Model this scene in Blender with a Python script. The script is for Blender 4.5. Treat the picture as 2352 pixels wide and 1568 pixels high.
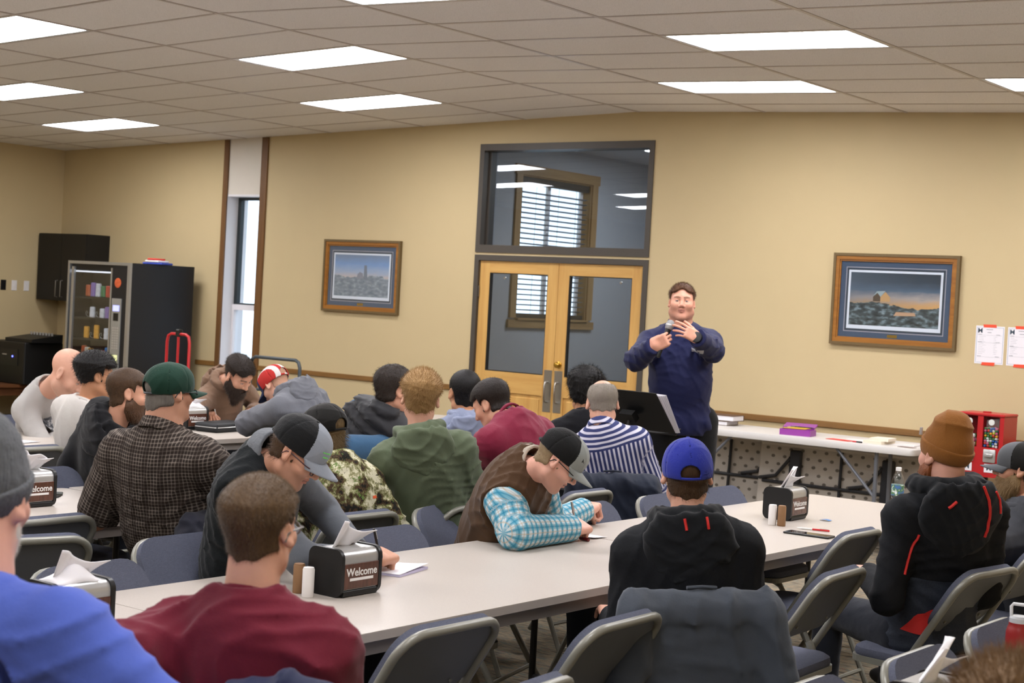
import bpy, bmesh, math, random
import numpy as np
from mathutils import Vector, Matrix
from math import sin, cos, pi, radians, sqrt, atan2

for _o in list(bpy.data.objects): bpy.data.objects.remove(_o, do_unlink=True)
SC = bpy.context.scene
COL = SC.collection

# ------------------------------------------------------------ camera
H = 1.70
YAW, PIT, ROL = 0.6558, 0.0261, 0.0539
def cam_axes():
    fw = Vector((-sin(YAW)*cos(PIT), cos(YAW)*cos(PIT), -sin(PIT)))
    r0 = Vector((cos(YAW), sin(YAW), 0)); u0 = r0.cross(fw)
    return r0*cos(ROL)+u0*sin(ROL), -r0*sin(ROL)+u0*cos(ROL), fw
_r, _u, _f = cam_axes()
cd = bpy.data.cameras.new('camera'); cam = bpy.data.objects.new('camera', cd); COL.objects.link(cam)
cd.sensor_fit = 'HORIZONTAL'; cd.sensor_width = 36.0; cd.lens = 3618.08*36/2352
cd.clip_start = 0.05; cd.clip_end = 200
cam.matrix_world = Matrix(((_r.x,_u.x,-_f.x,0),(_r.y,_u.y,-_f.y,0),(_r.z,_u.z,-_f.z,H),(0,0,0,1)))
cd.dof.use_dof = True; cd.dof.focus_distance = 6.3; cd.dof.aperture_fstop = 7.1
SC.camera = cam

# ------------------------------------------------------------ world, exposure
W = bpy.data.worlds.new('daylight'); SC.world = W; W.use_nodes = True
W.node_tree.nodes['Background'].inputs[0].default_value = (0.80, 0.90, 1.0, 1)
W.node_tree.nodes['Background'].inputs[1].default_value = 2.2
SC.view_settings.view_transform = 'Standard'; SC.view_settings.look = 'None'
SC.view_settings.gamma = 1.0; SC.view_settings.use_curve_mapping = False
SC.view_settings.exposure = 0.16
LIGHT = 20.0

# ------------------------------------------------------------ materials
def lin(c):
    if isinstance(c, str):
        c = c.lstrip('#'); c = tuple(int(c[i:i+2], 16)/255 for i in (0, 2, 4))
    return tuple(x/12.92 if x <= 0.04045 else ((x+0.055)/1.055)**2.4 for x in c[:3])
class NT:
    """small node-graph helper"""
    def __init__(s, name, rough=0.6, spec=0.3, metal=0.0):
        s.m = bpy.data.materials.new(name); s.m.use_nodes = True; s.t = s.m.node_tree
        s.b = s.t.nodes['Principled BSDF']; s.b.inputs['Roughness'].default_value = rough
        s.b.inputs['Specular IOR Level'].default_value = spec; s.b.inputs['Metallic'].default_value = metal
    def n(s, typ, **kw):
        d = s.t.nodes.new('ShaderNode'+typ)
        for k, v in kw.items():
            if k.startswith('i_'):
                key = k[2:].replace('_', ' ')
                d.inputs[int(key) if key.isdigit() else key].default_value = v
            else: setattr(d, k, v)
        return d
    def l(s, a, b): s.t.links.new(a, b)
    def coord(s, kind='Object'): return s.n('TexCoord').outputs[kind]
    def attr(s, name): return s.n('Attribute', attribute_name=name)
    def math(s, op, a, b=None, c=None):
        d = s.n('Math', operation=op)
        for i, v in enumerate((a, b, c)):
            if v is None: continue
            if isinstance(v, (int, float)): d.inputs[i].default_value = v
            else: s.l(v, d.inputs[i])
        return d.outputs[0]
    def mix(s, f, a, b, blend='MIX'):
        d = s.n('Mix', data_type='RGBA', blend_type=blend)
        for i, v in ((0, f), (6, a), (7, b)):
            if isinstance(v, (int, float)): d.inputs[i].default_value = v
            elif isinstance(v, (tuple, list)): d.inputs[i].default_value = (*v[:3], 1)
            else: s.l(v, d.inputs[i])
        return d.outputs[2]
    def noise(s, scale, detail=3, vec=None, rough=0.55, out=0, stretch=None):
        d = s.n('TexNoise'); d.inputs['Scale'].default_value = scale; d.inputs['Detail'].default_value = detail
        d.inputs['Roughness'].default_value = rough
        v = vec if vec is not None else s.coord()
        if stretch:
            mp = s.n('Mapping'); mp.inputs['Scale'].default_value = stretch; s.l(v, mp.inputs['Vector']); v = mp.outputs[0]
        s.l(v, d.inputs['Vector']); return d.outputs[out]
    def ramp(s, f, stops, interp='LINEAR'):
        d = s.n('ValToRGB'); d.color_ramp.interpolation = interp; e = d.color_ramp.elements
        while len(e) < len(stops): e.new(0.5)
        for k, (p, c) in zip(e, stops): k.position = p; k.color = (*c[:3], 1)
        s.l(f, d.inputs[0]); return d.outputs[0]
    def color(s, c):
        if isinstance(c, (tuple, list)): s.b.inputs['Base Color'].default_value = (*c[:3], 1)
        else: s.l(c, s.b.inputs['Base Color'])
        return s
    def bump(s, h, strength=0.3, dist=0.01):
        d = s.n('Bump'); d.inputs['Strength'].default_value = strength; d.inputs['Distance'].default_value = dist
        s.l(h, d.inputs['Height']); s.l(d.outputs[0], s.b.inputs['Normal']); return s
MATS = {}
def plain(name, col, rough=0.6, spec=0.3, metal=0.0, var=0.06, scale=14.0, bump=0.0, bscale=120.0):
    """one-colour procedural material with slight mottling and optional fine relief"""
    if name in MATS: return MATS[name]
    t = NT(name, rough, spec, metal); c = lin(col)
    if var > 0:
        t.color(t.mix(t.noise(scale, 4), tuple(x*(1-var) for x in c), tuple(min(1, x*(1+var)) for x in c)))
    else: t.color(c)
    if bump > 0: t.bump(t.noise(bscale, 3), bump, 0.004)
    MATS[name] = t.m; return t.m
def emit(name, col, strength):
    t = NT(name); c = lin(col); t.color((0.8, 0.8, 0.8))
    t.b.inputs['Emission Color'].default_value = (*c, 1); t.b.inputs['Emission Strength'].default_value = strength
    MATS[name] = t.m; return t.m
def wood(name, c1, c2, axis=2, rough=0.4, scale=6.0):
    if name in MATS: return MATS[name]
    t = NT(name, rough, 0.4); st = [scale*3.0]*3; st[axis] = scale*0.22
    f = t.noise(1.0, 6, stretch=tuple(st), rough=0.65)
    t.color(t.ramp(f, [(0.25, lin(c1)), (0.5, tuple((a+b)/2 for a, b in zip(lin(c1), lin(c2)))), (0.78, lin(c2))]))
    t.bump(f, 0.06, 0.003); MATS[name] = t.m; return t.m
def glass(name, tint=(1, 1, 1), rough=0.0):
    t = NT(name, rough, 0.5); t.color(tint)
    nt = t.t; out = nt.nodes['Material Output']; nt.nodes.remove(t.b)
    lw = t.n('LayerWeight'); lw.inputs[0].default_value = 0.5
    fz = t.math('ADD', t.math('MULTIPLY', t.math('POWER', lw.outputs['Facing'], 5.0), 0.94), 0.055)
    tr = t.n('BsdfTransparent'); tr.inputs[0].default_value = (*tint, 1)
    gl = t.n('BsdfGlossy'); gl.inputs['Roughness'].default_value = rough; gl.inputs[0].default_value = (1, 1, 1, 1)
    mx = t.n('MixShader'); t.l(fz, mx.inputs[0]); t.l(tr.outputs[0], mx.inputs[1]); t.l(gl.outputs[0], mx.inputs[2])
    t.l(mx.outputs[0], out.inputs[0]); MATS[name] = t.m; return t.m

# ------------------------------------------------------------ mesh helpers
def link(o, parent=None):
    COL.objects.link(o)
    if parent is not None: o.parent = parent
    return o
def tag(o, label=None, cat=None, group=None, kind=None):
    if label: o['label'] = label
    if cat: o['category'] = cat
    if group: o['group'] = group
    if kind: o['kind'] = kind
    return o
def empty(name, loc=(0, 0, 0), rz=0.0, label=None, cat=None, group=None):
    o = bpy.data.objects.new(name, None); o.empty_display_size = 0.1
    link(o); o.location = loc; o.rotation_euler = (0, 0, rz); return tag(o, label, cat, group)
class MB:
    def __init__(s): s.v = []; s.f = []; s.mi = []; s.cur = 0
    def add(s, vs, fs):
        k = len(s.v); s.v += [tuple(v) for v in vs]; s.f += [tuple(i+k for i in f) for f in fs]; s.mi += [s.cur]*len(fs); return s
    def box(s, a, b):
        x0, y0, z0 = a; x1, y1, z1 = b
        return s.add([(x0,y0,z0),(x1,y0,z0),(x1,y1,z0),(x0,y1,z0),(x0,y0,z1),(x1,y0,z1),(x1,y1,z1),(x0,y1,z1)],
                     [(0,3,2,1),(4,5,6,7),(0,1,5,4),(1,2,6,5),(2,3,7,6),(3,0,4,7)])
    def obox(s, c, size, M=None):
        """box about c with rotation matrix M (3x3)"""
        M = M or Matrix.Identity(3); c = Vector(c); k = []
        for z in (-.5, .5):
            for x, y in ((-.5,-.5),(.5,-.5),(.5,.5),(-.5,.5)):
                k.append(c+M@Vector((x*size[0], y*size[1], z*size[2])))
        return s.add(k, [(0,3,2,1),(4,5,6,7),(0,1,5,4),(1,2,6,5),(2,3,7,6),(3,0,4,7)])
    def rbox(s, a, b, r=0.01, seg=2):
        bm = bmesh.new(); t = MB().box(a, b); vs = [bm.verts.new(v) for v in t.v]
        for f in t.f: bm.faces.new([vs[i] for i in f])
        bmesh.ops.bevel(bm, geom=bm.edges[:], offset=r, segments=seg, affect='EDGES', profile=0.5)
        bm.verts.index_update(); s.add([v.co[:] for v in bm.verts], [[v.index for v in f.verts] for f in bm.faces]); bm.free(); return s
    def tube(s, path, r, n=8, caps=True, closed=False):
        P = [Vector(p) for p in path]; m = len(P); R = r if isinstance(r, (list, tuple)) else [r]*m
        prev = None; vs = []
        for i in range(m):
            d = (P[(i+1) % m]-P[i-1]) if closed else (P[min(i+1, m-1)]-P[max(i-1, 0)])
            d.normalize()
            if prev is None:
                a = Vector((0, 0, 1)) if abs(d.z) < 0.9 else Vector((1, 0, 0)); u = d.cross(a).normalized()
            else: u = (prev-d*prev.dot(d)).normalized()
            prev = u; w = d.cross(u)
            vs += [P[i]+(u*cos(2*pi*k/n)+w*sin(2*pi*k/n))*R[i] for k in range(n)]
        fs = []
        for i in range(m if closed else m-1):
            j = (i+1) % m
            for k in range(n): fs.append((i*n+k, i*n+(k+1) % n, j*n+(k+1) % n, j*n+k))
        if caps and not closed: fs += [tuple(range(n))[::-1], tuple(range((m-1)*n, m*n))]
        return s.add(vs, fs)
    def cyl(s, p0, p1, r, n=16, r1=None): return s.tube([p0, p1], [r, r if r1 is None else r1], n)
    def lathe(s, prof, n=20, c=(0, 0, 0)):
        vs = [(c[0]+r*cos(2*pi*k/n), c[1]+r*sin(2*pi*k/n), c[2]+z) for r, z in prof for k in range(n)]; fs = []
        for i in range(len(prof)-1):
            for k in range(n): fs.append((i*n+k, i*n+(k+1) % n, (i+1)*n+(k+1) % n, (i+1)*n+k))
        fs += [tuple(range(n))[::-1], tuple(range((len(prof)-1)*n, len(prof)*n))]
        return s.add(vs, fs)
    def prism(s, poly, a, b, axis=2):
        """polygon (2-D) extruded along axis from a to b"""
        def P(u, v, w): return ((w, u, v), (u, w, v), (u, v, w))[axis]
        n = len(poly); vs = [P(u, v, a) for u, v in poly]+[P(u, v, b) for u, v in poly]
        fs = [tuple(range(n))[::-1], tuple(range(n, 2*n))]+[(i, (i+1) % n, n+(i+1) % n, n+i) for i in range(n)]
        return s.add(vs, fs)
    def grid(s, nu, nv, fn, thick=None):
        vs = [fn(i/(nu-1), j/(nv-1)) for j in range(nv) for i in range(nu)]
        fs = [(j*nu+i, j*nu+i+1, (j+1)*nu+i+1, (j+1)*nu+i) for j in range(nv-1) for i in range(nu-1)]
        return s.add(vs, fs)
    def mesh(s, name, mats, smooth=False, normals=True):
        me = bpy.data.meshes.new(name); me.from_pydata(s.v, [], s.f)
        for m in (mats if isinstance(mats, (list, tuple)) else [mats]): me.materials.append(m)
        if any(s.mi): me.polygons.foreach_set('material_index', s.mi)
        if normals:
            bm = bmesh.new(); bm.from_mesh(me); bmesh.ops.recalc_face_normals(bm, faces=bm.faces[:]); bm.to_mesh(me); bm.free()
        if smooth:
            me.polygons.foreach_set('use_smooth', [True]*len(me.polygons))
            if smooth != 'all':
                try: me.set_sharp_from_angle(angle=radians(40))
                except Exception: pass
        me.update(); return me
    def build(s, name, mats, parent=None, smooth=False, loc=None, solid=None):
        o = bpy.data.objects.new(name, s.mesh(name, mats, smooth)); link(o, parent)
        if loc: o.location = loc
        if solid:
            md = o.modifiers.new('thickness', 'SOLIDIFY'); md.thickness = solid; md.offset = 0
        return o
def arc(c, r, a0, a1, n): return [(c[0]+r*cos(a0+(a1-a0)*i/n), c[1]+r*sin(a0+(a1-a0)*i/n)) for i in range(n+1)]
def rrect(x0, y0, x1, y1, r, n=4):
    return (arc((x1-r, y1-r), r, 0, pi/2, n)+arc((x0+r, y1-r), r, pi/2, pi, n)+arc((x0+r, y0+r), r, pi, 1.5*pi, n)+arc((x1-r, y0+r), r, 1.5*pi, 2*pi, n))
def copy_tree(root, loc=None, rz=None):
    r = root.copy(); COL.objects.link(r)
    if loc is not None: r.location = loc
    if rz is not None: r.rotation_euler = (0, 0, rz)
    for ch in root.children:
        c = ch.copy(); COL.objects.link(c); c.parent = r
        for g in ch.children:
            d = g.copy(); COL.objects.link(d); d.parent = c
    return r
def text_mesh(body, size, name, mat, parent, M, bold=False, align='CENTER', extrude=0.0004):
    cu = bpy.data.curves.new(name, 'FONT'); cu.body = body; cu.size = size; cu.align_x = align; cu.align_y = 'CENTER'
    cu.extrude = extrude; cu.resolution_u = 3
    if bold: cu.offset = size*0.015
    tmp = bpy.data.objects.new('tmp_text', cu); COL.objects.link(tmp)
    dg = bpy.context.evaluated_depsgraph_get(); me = bpy.data.meshes.new_from_object(tmp.evaluated_get(dg))
    bpy.data.objects.remove(tmp, do_unlink=True); bpy.data.curves.remove(cu)
    me.name = name; me.materials.clear(); me.materials.append(mat)
    o = bpy.data.objects.new(name, me); link(o, parent); o.matrix_local = M; return o
# ============================================================ THE ROOM
YB = 11.33; XL = -15.42; XR = 0.52; YF = -3.2
RX, RZ, SL, SR = -7.48, H+1.667, 0.0267, 0.0324
def ceil_z(x): return RZ-(RX-x)*math.tan(SL) if x < RX else RZ-(x-RX)*math.tan(SR)
def struct(name, mb, mat, parent=None, smooth=False):
    o = mb.build(name, mat, parent, smooth)
    if parent is None: o['kind'] = 'structure'
    return o
t = NT('wall_paint', 0.55, 0.25); c = lin('#c7b48c')
t.color(t.mix(t.noise(3, 3), tuple(x*0.97 for x in c), tuple(x*1.03 for x in c))); t.bump(t.noise(260, 2), 0.08, 0.002); M_WALL = t.m
M_WHITE = plain('white_paint', '#d9d2c6', 0.5, var=0.02)
M_TRIM = wood('brown_trim_wood', '#5b3d22', '#7d5830', 2, 0.5)
M_TRIMX = wood('brown_trim_wood_horizontal', '#6b4a26', '#8f6835', 0, 0.5)
# carpet
t = NT('patterned_carpet', 0.95, 0.05); co = t.coord()
v = t.noise(9, 4, co, stretch=(1.0, 3.2, 1)); v2 = t.noise(4.2, 3, co, stretch=(1.0, 2.6, 1)); v3 = t.noise(170, 2, co)
cc = t.ramp(v, [(0.30, lin('#4a453d')), (0.42, lin('#857b6b')), (0.52, lin('#ad9a7d')), (0.60, lin('#75807a')), (0.72, lin('#a06d52'))])
cc = t.mix(t.math('MULTIPLY', v2, 0.6), cc, lin('#63615a')); t.color(t.mix(t.math('MULTIPLY', v3, 0.30), cc, lin('#3a3734')))
t.bump(v3, 0.4, 0.004); M_CARPET = t.m
struct('floor', MB().box((XL-0.15, YF-0.15, -0.08), (XR+0.15, YB+0.15, 0)), M_CARPET)
# back wall: pieces round the door, the transom and the alcove (one mesh)
DX0, DX1, DZ = -9.196, -7.295, 2.105; TZ0, TZ1 = 2.127, 3.122
AX0, AX1 = -12.62, -12.06; AZ = 2.645; WT = 0.16
def wall_strip(mb, x0, x1, z0, z1=None, y0=YB, y1=YB+WT):
    xs = [x0]+([RX] if x0 < RX < x1 else [])+[x1]
    for a, b in zip(xs, xs[1:]):
        za = ceil_z(a)+0.02 if z1 is None else z1; zb = ceil_z(b)+0.02 if z1 is None else z1
        mb.add([(a,y0,z0),(b,y0,z0),(b,y1,z0),(a,y1,z0),(a,y0,za),(b,y0,zb),(b,y1,zb),(a,y1,za)],
               [(0,3,2,1),(4,5,6,7),(0,1,5,4),(1,2,6,5),(2,3,7,6),(3,0,4,7)])
m = MB()
wall_strip(m, XL-0.15, AX0, 0); wall_strip(m, AX1, DX0, 0); wall_strip(m, DX1, XR+0.15, 0)
wall_strip(m, AX0, AX1, 0, 0.72); wall_strip(m, DX0, DX1, TZ1); wall_strip(m, DX0, DX1, DZ, TZ0)
struct('wall_back', m, M_WALL)
m = MB(); wall_strip(m, AX0, AX1, AZ, None, YB+0.005, YB+WT); m2 = struct('wall_alcove', m, M_WHITE)
m.v, m.f, m.mi = [], [], []
for nm, mb in (('wall_left', MB().box((XL-0.15, YF-0.15, 0), (XL, YB, 3.3))), ('wall_right', MB().box((XR, YF-0.15, 0), (XR+0.15, YB, 3.3))),
               ('wall_front', MB().box((XL, YF-0.15, 0), (XR, YF, 3.5)))): struct(nm, mb, M_WALL)
# alcove reveal, sill and tall window
m = MB().box((AX0-0.02, YB+0.004, 0.70), (AX0+0.012, YB+0.30, AZ)).box((AX1-0.012, YB+0.004, 0.70), (AX1+0.02, YB+0.30, AZ)).box((AX0, YB+0.004, AZ-0.012), (AX1, YB+0.30, AZ+0.01)).box((AX0, YB+0.004, 0.69), (AX1, YB+0.30, 0.72))
struct('trim_1', m, plain('alcove_white', '#e4e2e4', 0.45, var=0.02))
wy = YB+WT
w = bpy.data.objects.new('window_1', None); link(w); w['kind'] = 'structure'; w['label'] = 'tall narrow window in the white alcove'
M_DARKF = plain('dark_bronze_frame', '#2d3436', 0.4, 0.4, var=0.03); M_VINYL = plain('white_vinyl', '#e9e7ea', 0.35, var=0.02)
ax0, ax1 = AX0+0.012, AX1-0.012
MB().box((ax0, wy, 1.50), (ax0+0.045, wy+0.05, AZ-0.012)).box((ax1-0.035, wy, 1.50), (ax1, wy+0.05, AZ-0.012)).box((ax0+0.045, wy, AZ-0.04), (ax1-0.035, wy+0.05, AZ-0.012)).box((ax0+0.045, wy, 1.50), (ax1-0.035, wy+0.05, 1.516)).build('upper_sash', M_DARKF, w)
MB().box((ax0, wy-0.02, 1.440), (ax1, wy+0.05, 1.4995)).box((ax0, wy-0.02, 0.72), (ax0+0.03, wy+0.05, 1.44)).box((ax1-0.03, wy-0.02, 0.72), (ax1, wy+0.05, 1.44)).box((ax0+0.03, wy-0.02, 0.72), (ax1-0.03, wy+0.05, 0.77)).build('lower_sash', M_VINYL, w)
M_PANE = glass('window_glass', (0.95, 0.98, 1.0))
MB().box((ax0+0.045, wy+0.02, 1.516), (ax1-0.035, wy+0.026, AZ-0.04)).build('pane', M_PANE, w)
MB().box((ax0+0.03, wy+0.01, 0.77), (ax1-0.03, wy+0.016, 1.44)).build('pane', M_PANE, w)
# vertical brown trims and chair rail
for i, x in enumerate((AX0-0.005, AX1+0.005)):
    struct('trim_%d' % (2+i), MB().box((x-0.045, YB-0.018, 0), (x+0.045 if i else x+0.02, YB-0.0005, ceil_z(x)-0.002)), M_TRIM)
k = 4
for x0, x1 in ((-12.98, -12.67), (-12.01, DX0-0.002), (DX1+0.002, XR)):
    struct('trim_%d' % k, MB().rbox((x0, YB-0.016, 0.835), (x1, YB-0.0005, 0.885), 0.004, 1), M_TRIMX); k += 1
struct('trim_%d' % k, MB().rbox((XL+0.0005, 6.0, 0.84), (XL+0.016, 10.63, 0.885), 0.004, 1), wood('brown_trim_wood_side', '#5b3d22', '#7d5830', 1, 0.5)); k += 1
M_BASE = plain('baseboard_vinyl', '#4a4038', 0.6)
for x0, x1, nm in ((XL, DX0-0.002, 'baseboard_back_left'), (DX1+0.002, XR, 'baseboard_back_right')):
    struct(nm, MB().box((x0+0.02, YB-0.012, 0), (x1, YB-0.0005, 0.1)), M_BASE)
struct('baseboard_left', MB().box((XL+0.0005, YF, 0), (XL+0.012, YB-0.02, 0.1)), M_BASE)

# ------------------------------------------------------------ suspended ceiling: each tile a piece, T-bars between
TL, TW = 1.2192, 0.6096
Y0 = 11.4516
ceil = bpy.data.objects.new('ceiling', None); link(ceil); ceil['kind'] = 'structure'; ceil['label'] = 'suspended ceiling of pale mineral tiles'
t = NT('mineral_tile', 0.95, 0.05); c = lin('#ebe8e6'); co = t.coord()
v = t.noise(210, 3, co); t.color(t.mix(t.ramp(v, [(0.34, (0, 0, 0)), (0.44, (1, 1, 1))]), tuple(x*0.62 for x in c), c)); t.bump(v, 0.25, 0.003); M_TILE = t.m
M_TBAR = plain('tbar_metal', '#b9b0aa', 0.35, 0.5, var=0.02)
M_DIFF = emit('light_diffuser', '#fbfaff', LIGHT)
M_LFRAME = plain('light_frame_white', '#d8dcdc', 0.4, var=0.02)
tile_me = MB().box((0.0115, 0.0115, 0.004), (TL-0.0115, TW-0.0115, 0.018)).mesh('ceiling_tile', M_TILE)
def grid_pos(cidx, row):
    """low (x, y, z) corner of the cell right of column line cidx, front of row line"""
    s = SR if cidx >= 0 else SL; L = TL*cidx
    return RX+L*cos(s), Y0-TW*row, RZ-abs(L)*sin(s)
def slope_rot(cidx): return SR if cidx >= 0 else -SL
LIGHTS = {(-5,3),(-2,3),(1,3),(3,3),(-4,6),(-1,6),(2,6),(4,6),(-5,9),(-2,9),(1,9),(4,9),(-4,12),(-1,12),(2,12),(-5,15),(-2,15),(1,15),(4,15),(-4,18),(-1,18),(2,18),(5,18)}
LIGHT_WHERE = {(-5,3):'farthest left ceiling light panel, above the vending machine',(-2,3):'ceiling light panel just left of the door transom',(1,3):'long ceiling light panel right of the transom, nearest the back wall',
 (3,3):'ceiling light panel cut by the right picture edge',(-4,6):'middle ceiling light panel at the left picture edge',(-1,6):'ceiling light panel above the framed tower picture, second from the wall',
 (2,6):'largest ceiling light panel at upper right',(-2,9):'topmost ceiling light panel at the upper left corner',(1,9):'ceiling light panel cut by the top picture edge'}
CC = (-7, 7)
rest = MB()
for cidx in range(*CC):
    for row in range(1, 25):
        x, y, z = grid_pos(cidx, row); rot = slope_rot(cidx)
        y1 = y+TW
        if x > XR-0.02 or x+TL < XL+0.02 or y1 < YF: continue
        M4 = Matrix.Translation((x, y, z)) @ Matrix.Rotation(rot, 4, 'Y')
        if (cidx, row) in LIGHTS:
            lt = empty('ceiling_light', (0, 0, 0)); lt.matrix_world = M4
            tag(lt, LIGHT_WHERE.get((cidx, row), 'flat white ceiling light panel out of view behind the camera side'), 'ceiling light', 'flat ceiling light panels')
            a = 0.012; b = 0.035
            MB().box((a, a, 0.002), (TL-a, b, 0.03)).box((a, TW-b, 0.002), (TL-a, TW-a, 0.03)).box((a, b, 0.002), (b, TW-b, 0.03)).box((TL-b, b, 0.002), (TL-a, TW-b, 0.03)).build('frame', M_LFRAME, lt)
            MB().box((b, b, 0.006), (TL-b, TW-b, 0.026)).build('diffuser', M_DIFF, lt)
            continue
        vis = row <= 10
        if vis:
            o = bpy.data.objects.new('ceiling_tile', tile_me); link(o, ceil); o.matrix_local = M4
        else:
            b_ = MB().box((0.0115, 0.0115, 0.004), (TL-0.0115, TW-0.0115, 0.018)); rest.add([M4 @ Vector(v) for v in b_.v], b_.f)
o = rest.build('ceiling_tile', M_TILE, ceil); o['kind'] = 'stuff'
tb = MB(); tb2 = MB()
for cidx in range(CC[0], CC[1]+1):
    x, _, z = grid_pos(cidx, 0)
    if XL < x < XR: tb.box((x-0.012, YF, z-0.001), (x+0.012, YB-0.001, z+0.012))
for row in range(0, 25):
    y = Y0-TW*row
    for sgn in (-1, 1):
        xe = XL if sgn < 0 else XR
        a = Vector((RX, y, RZ)); b = Vector((xe, y, ceil_z(xe)))
        for q in ((a, b),):
            tb2.add([(q[0].x, y-0.012, q[0].z+0.0005), (q[1].x, y-0.012, q[1].z+0.0005), (q[1].x, y+0.012, q[1].z+0.0005), (q[0].x, y+0.012, q[0].z+0.0005),
                     (q[0].x, y-0.012, q[0].z+0.012), (q[1].x, y-0.012, q[1].z+0.012), (q[1].x, y+0.012, q[1].z+0.012), (q[0].x, y+0.012, q[0].z+0.012)],
                    [(0,3,2,1),(4,5,6,7),(0,1,5,4),(1,2,6,5),(2,3,7,6),(3,0,4,7)])
tb.build('main_runner', M_TBAR, ceil); tb2.build('cross_runner', M_TBAR, ceil)
# plenum slab above so that no daylight leaks in
m = MB(); zc = 0.05
for x0, x1 in ((XL-0.15, RX), (RX, XR+0.15)):
    m.add([(x0,YF-0.15,ceil_z(x0)+zc),(x1,YF-0.15,ceil_z(x1)+zc),(x1,YB+WT,ceil_z(x1)+zc),(x0,YB+WT,ceil_z(x0)+zc),
           (x0,YF-0.15,3.7),(x1,YF-0.15,3.7),(x1,YB+WT,3.7),(x0,YB+WT,3.7)], [(0,3,2,1),(4,5,6,7),(0,1,5,4),(1,2,6,5),(2,3,7,6),(3,0,4,7)])
m.build('roof_deck', plain('dark_plenum', '#3a3632', 0.9), ceil)

# ------------------------------------------------------------ double door with transom
M_BRONZE = plain('bronze_frame', '#4a443d', 0.45, 0.4, var=0.04)
M_MAPLE = wood('maple_door', '#c08f4c', '#d9b06a', 2, 0.35, 5); M_MAPLEX = wood('maple_door_rail', '#c08f4c', '#d9b06a', 0, 0.35, 5)
M_STEEL = plain('brushed_steel', '#a5a29c', 0.3, 0.5, 0.9, 0.05, 60); M_BRASS = plain('brass', '#c9a24a', 0.25, 0.5, 0.95)
M_DGLASS = glass('door_glass', (0.88, 0.92, 0.95))
fr = bpy.data.objects.new('trim_door_frame', None); link(fr); fr['kind'] = 'structure'
fy0, fy1 = YB-0.012, YB+WT+0.02; ft = 0.05
m = MB().box((DX0, fy0, 0), (DX0+ft, fy1, DZ)).box((DX1-ft, fy0, 0), (DX1, fy1, DZ)).box((DX0+ft, fy0, DZ-ft), (DX1-ft, fy1, DZ)); m.build('door_jamb', M_BRONZE, fr)
tw = bpy.data.objects.new('window_2', None); link(tw); tw['kind'] = 'structure'; tw['label'] = 'wide transom window above the double door'
m = MB().box((DX0, fy0, TZ0), (DX0+ft, fy1, TZ1)).box((DX1-ft, fy0, TZ0), (DX1, fy1, TZ1)).box((DX0+ft, fy0, TZ1-ft-0.01), (DX1-ft, fy1, TZ1)).box((DX0+ft, fy0, TZ0), (DX1-ft, fy1, TZ0+ft+0.02))
m.build('transom_frame', M_BRONZE, tw)
gy = YB+0.09
MB().box((DX0+ft, gy, TZ0+ft+0.02), (DX1-ft, gy+0.006, TZ1-ft-0.01)).build('pane', M_DGLASS, tw)
MB().box((DX0+ft, gy-0.015, TZ0+ft+0.02), (DX0+ft+0.015, gy+0.02, TZ1-ft-0.01)).box((DX1-ft-0.015, gy-0.015, TZ0+ft+0.02), (DX1-ft, gy+0.02, TZ1-ft-0.01)).build('glazing_bead', M_BRONZE, tw)
xm = (DX0+DX1)/2; ly0, ly1 = YB+0.015, YB+0.06
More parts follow.
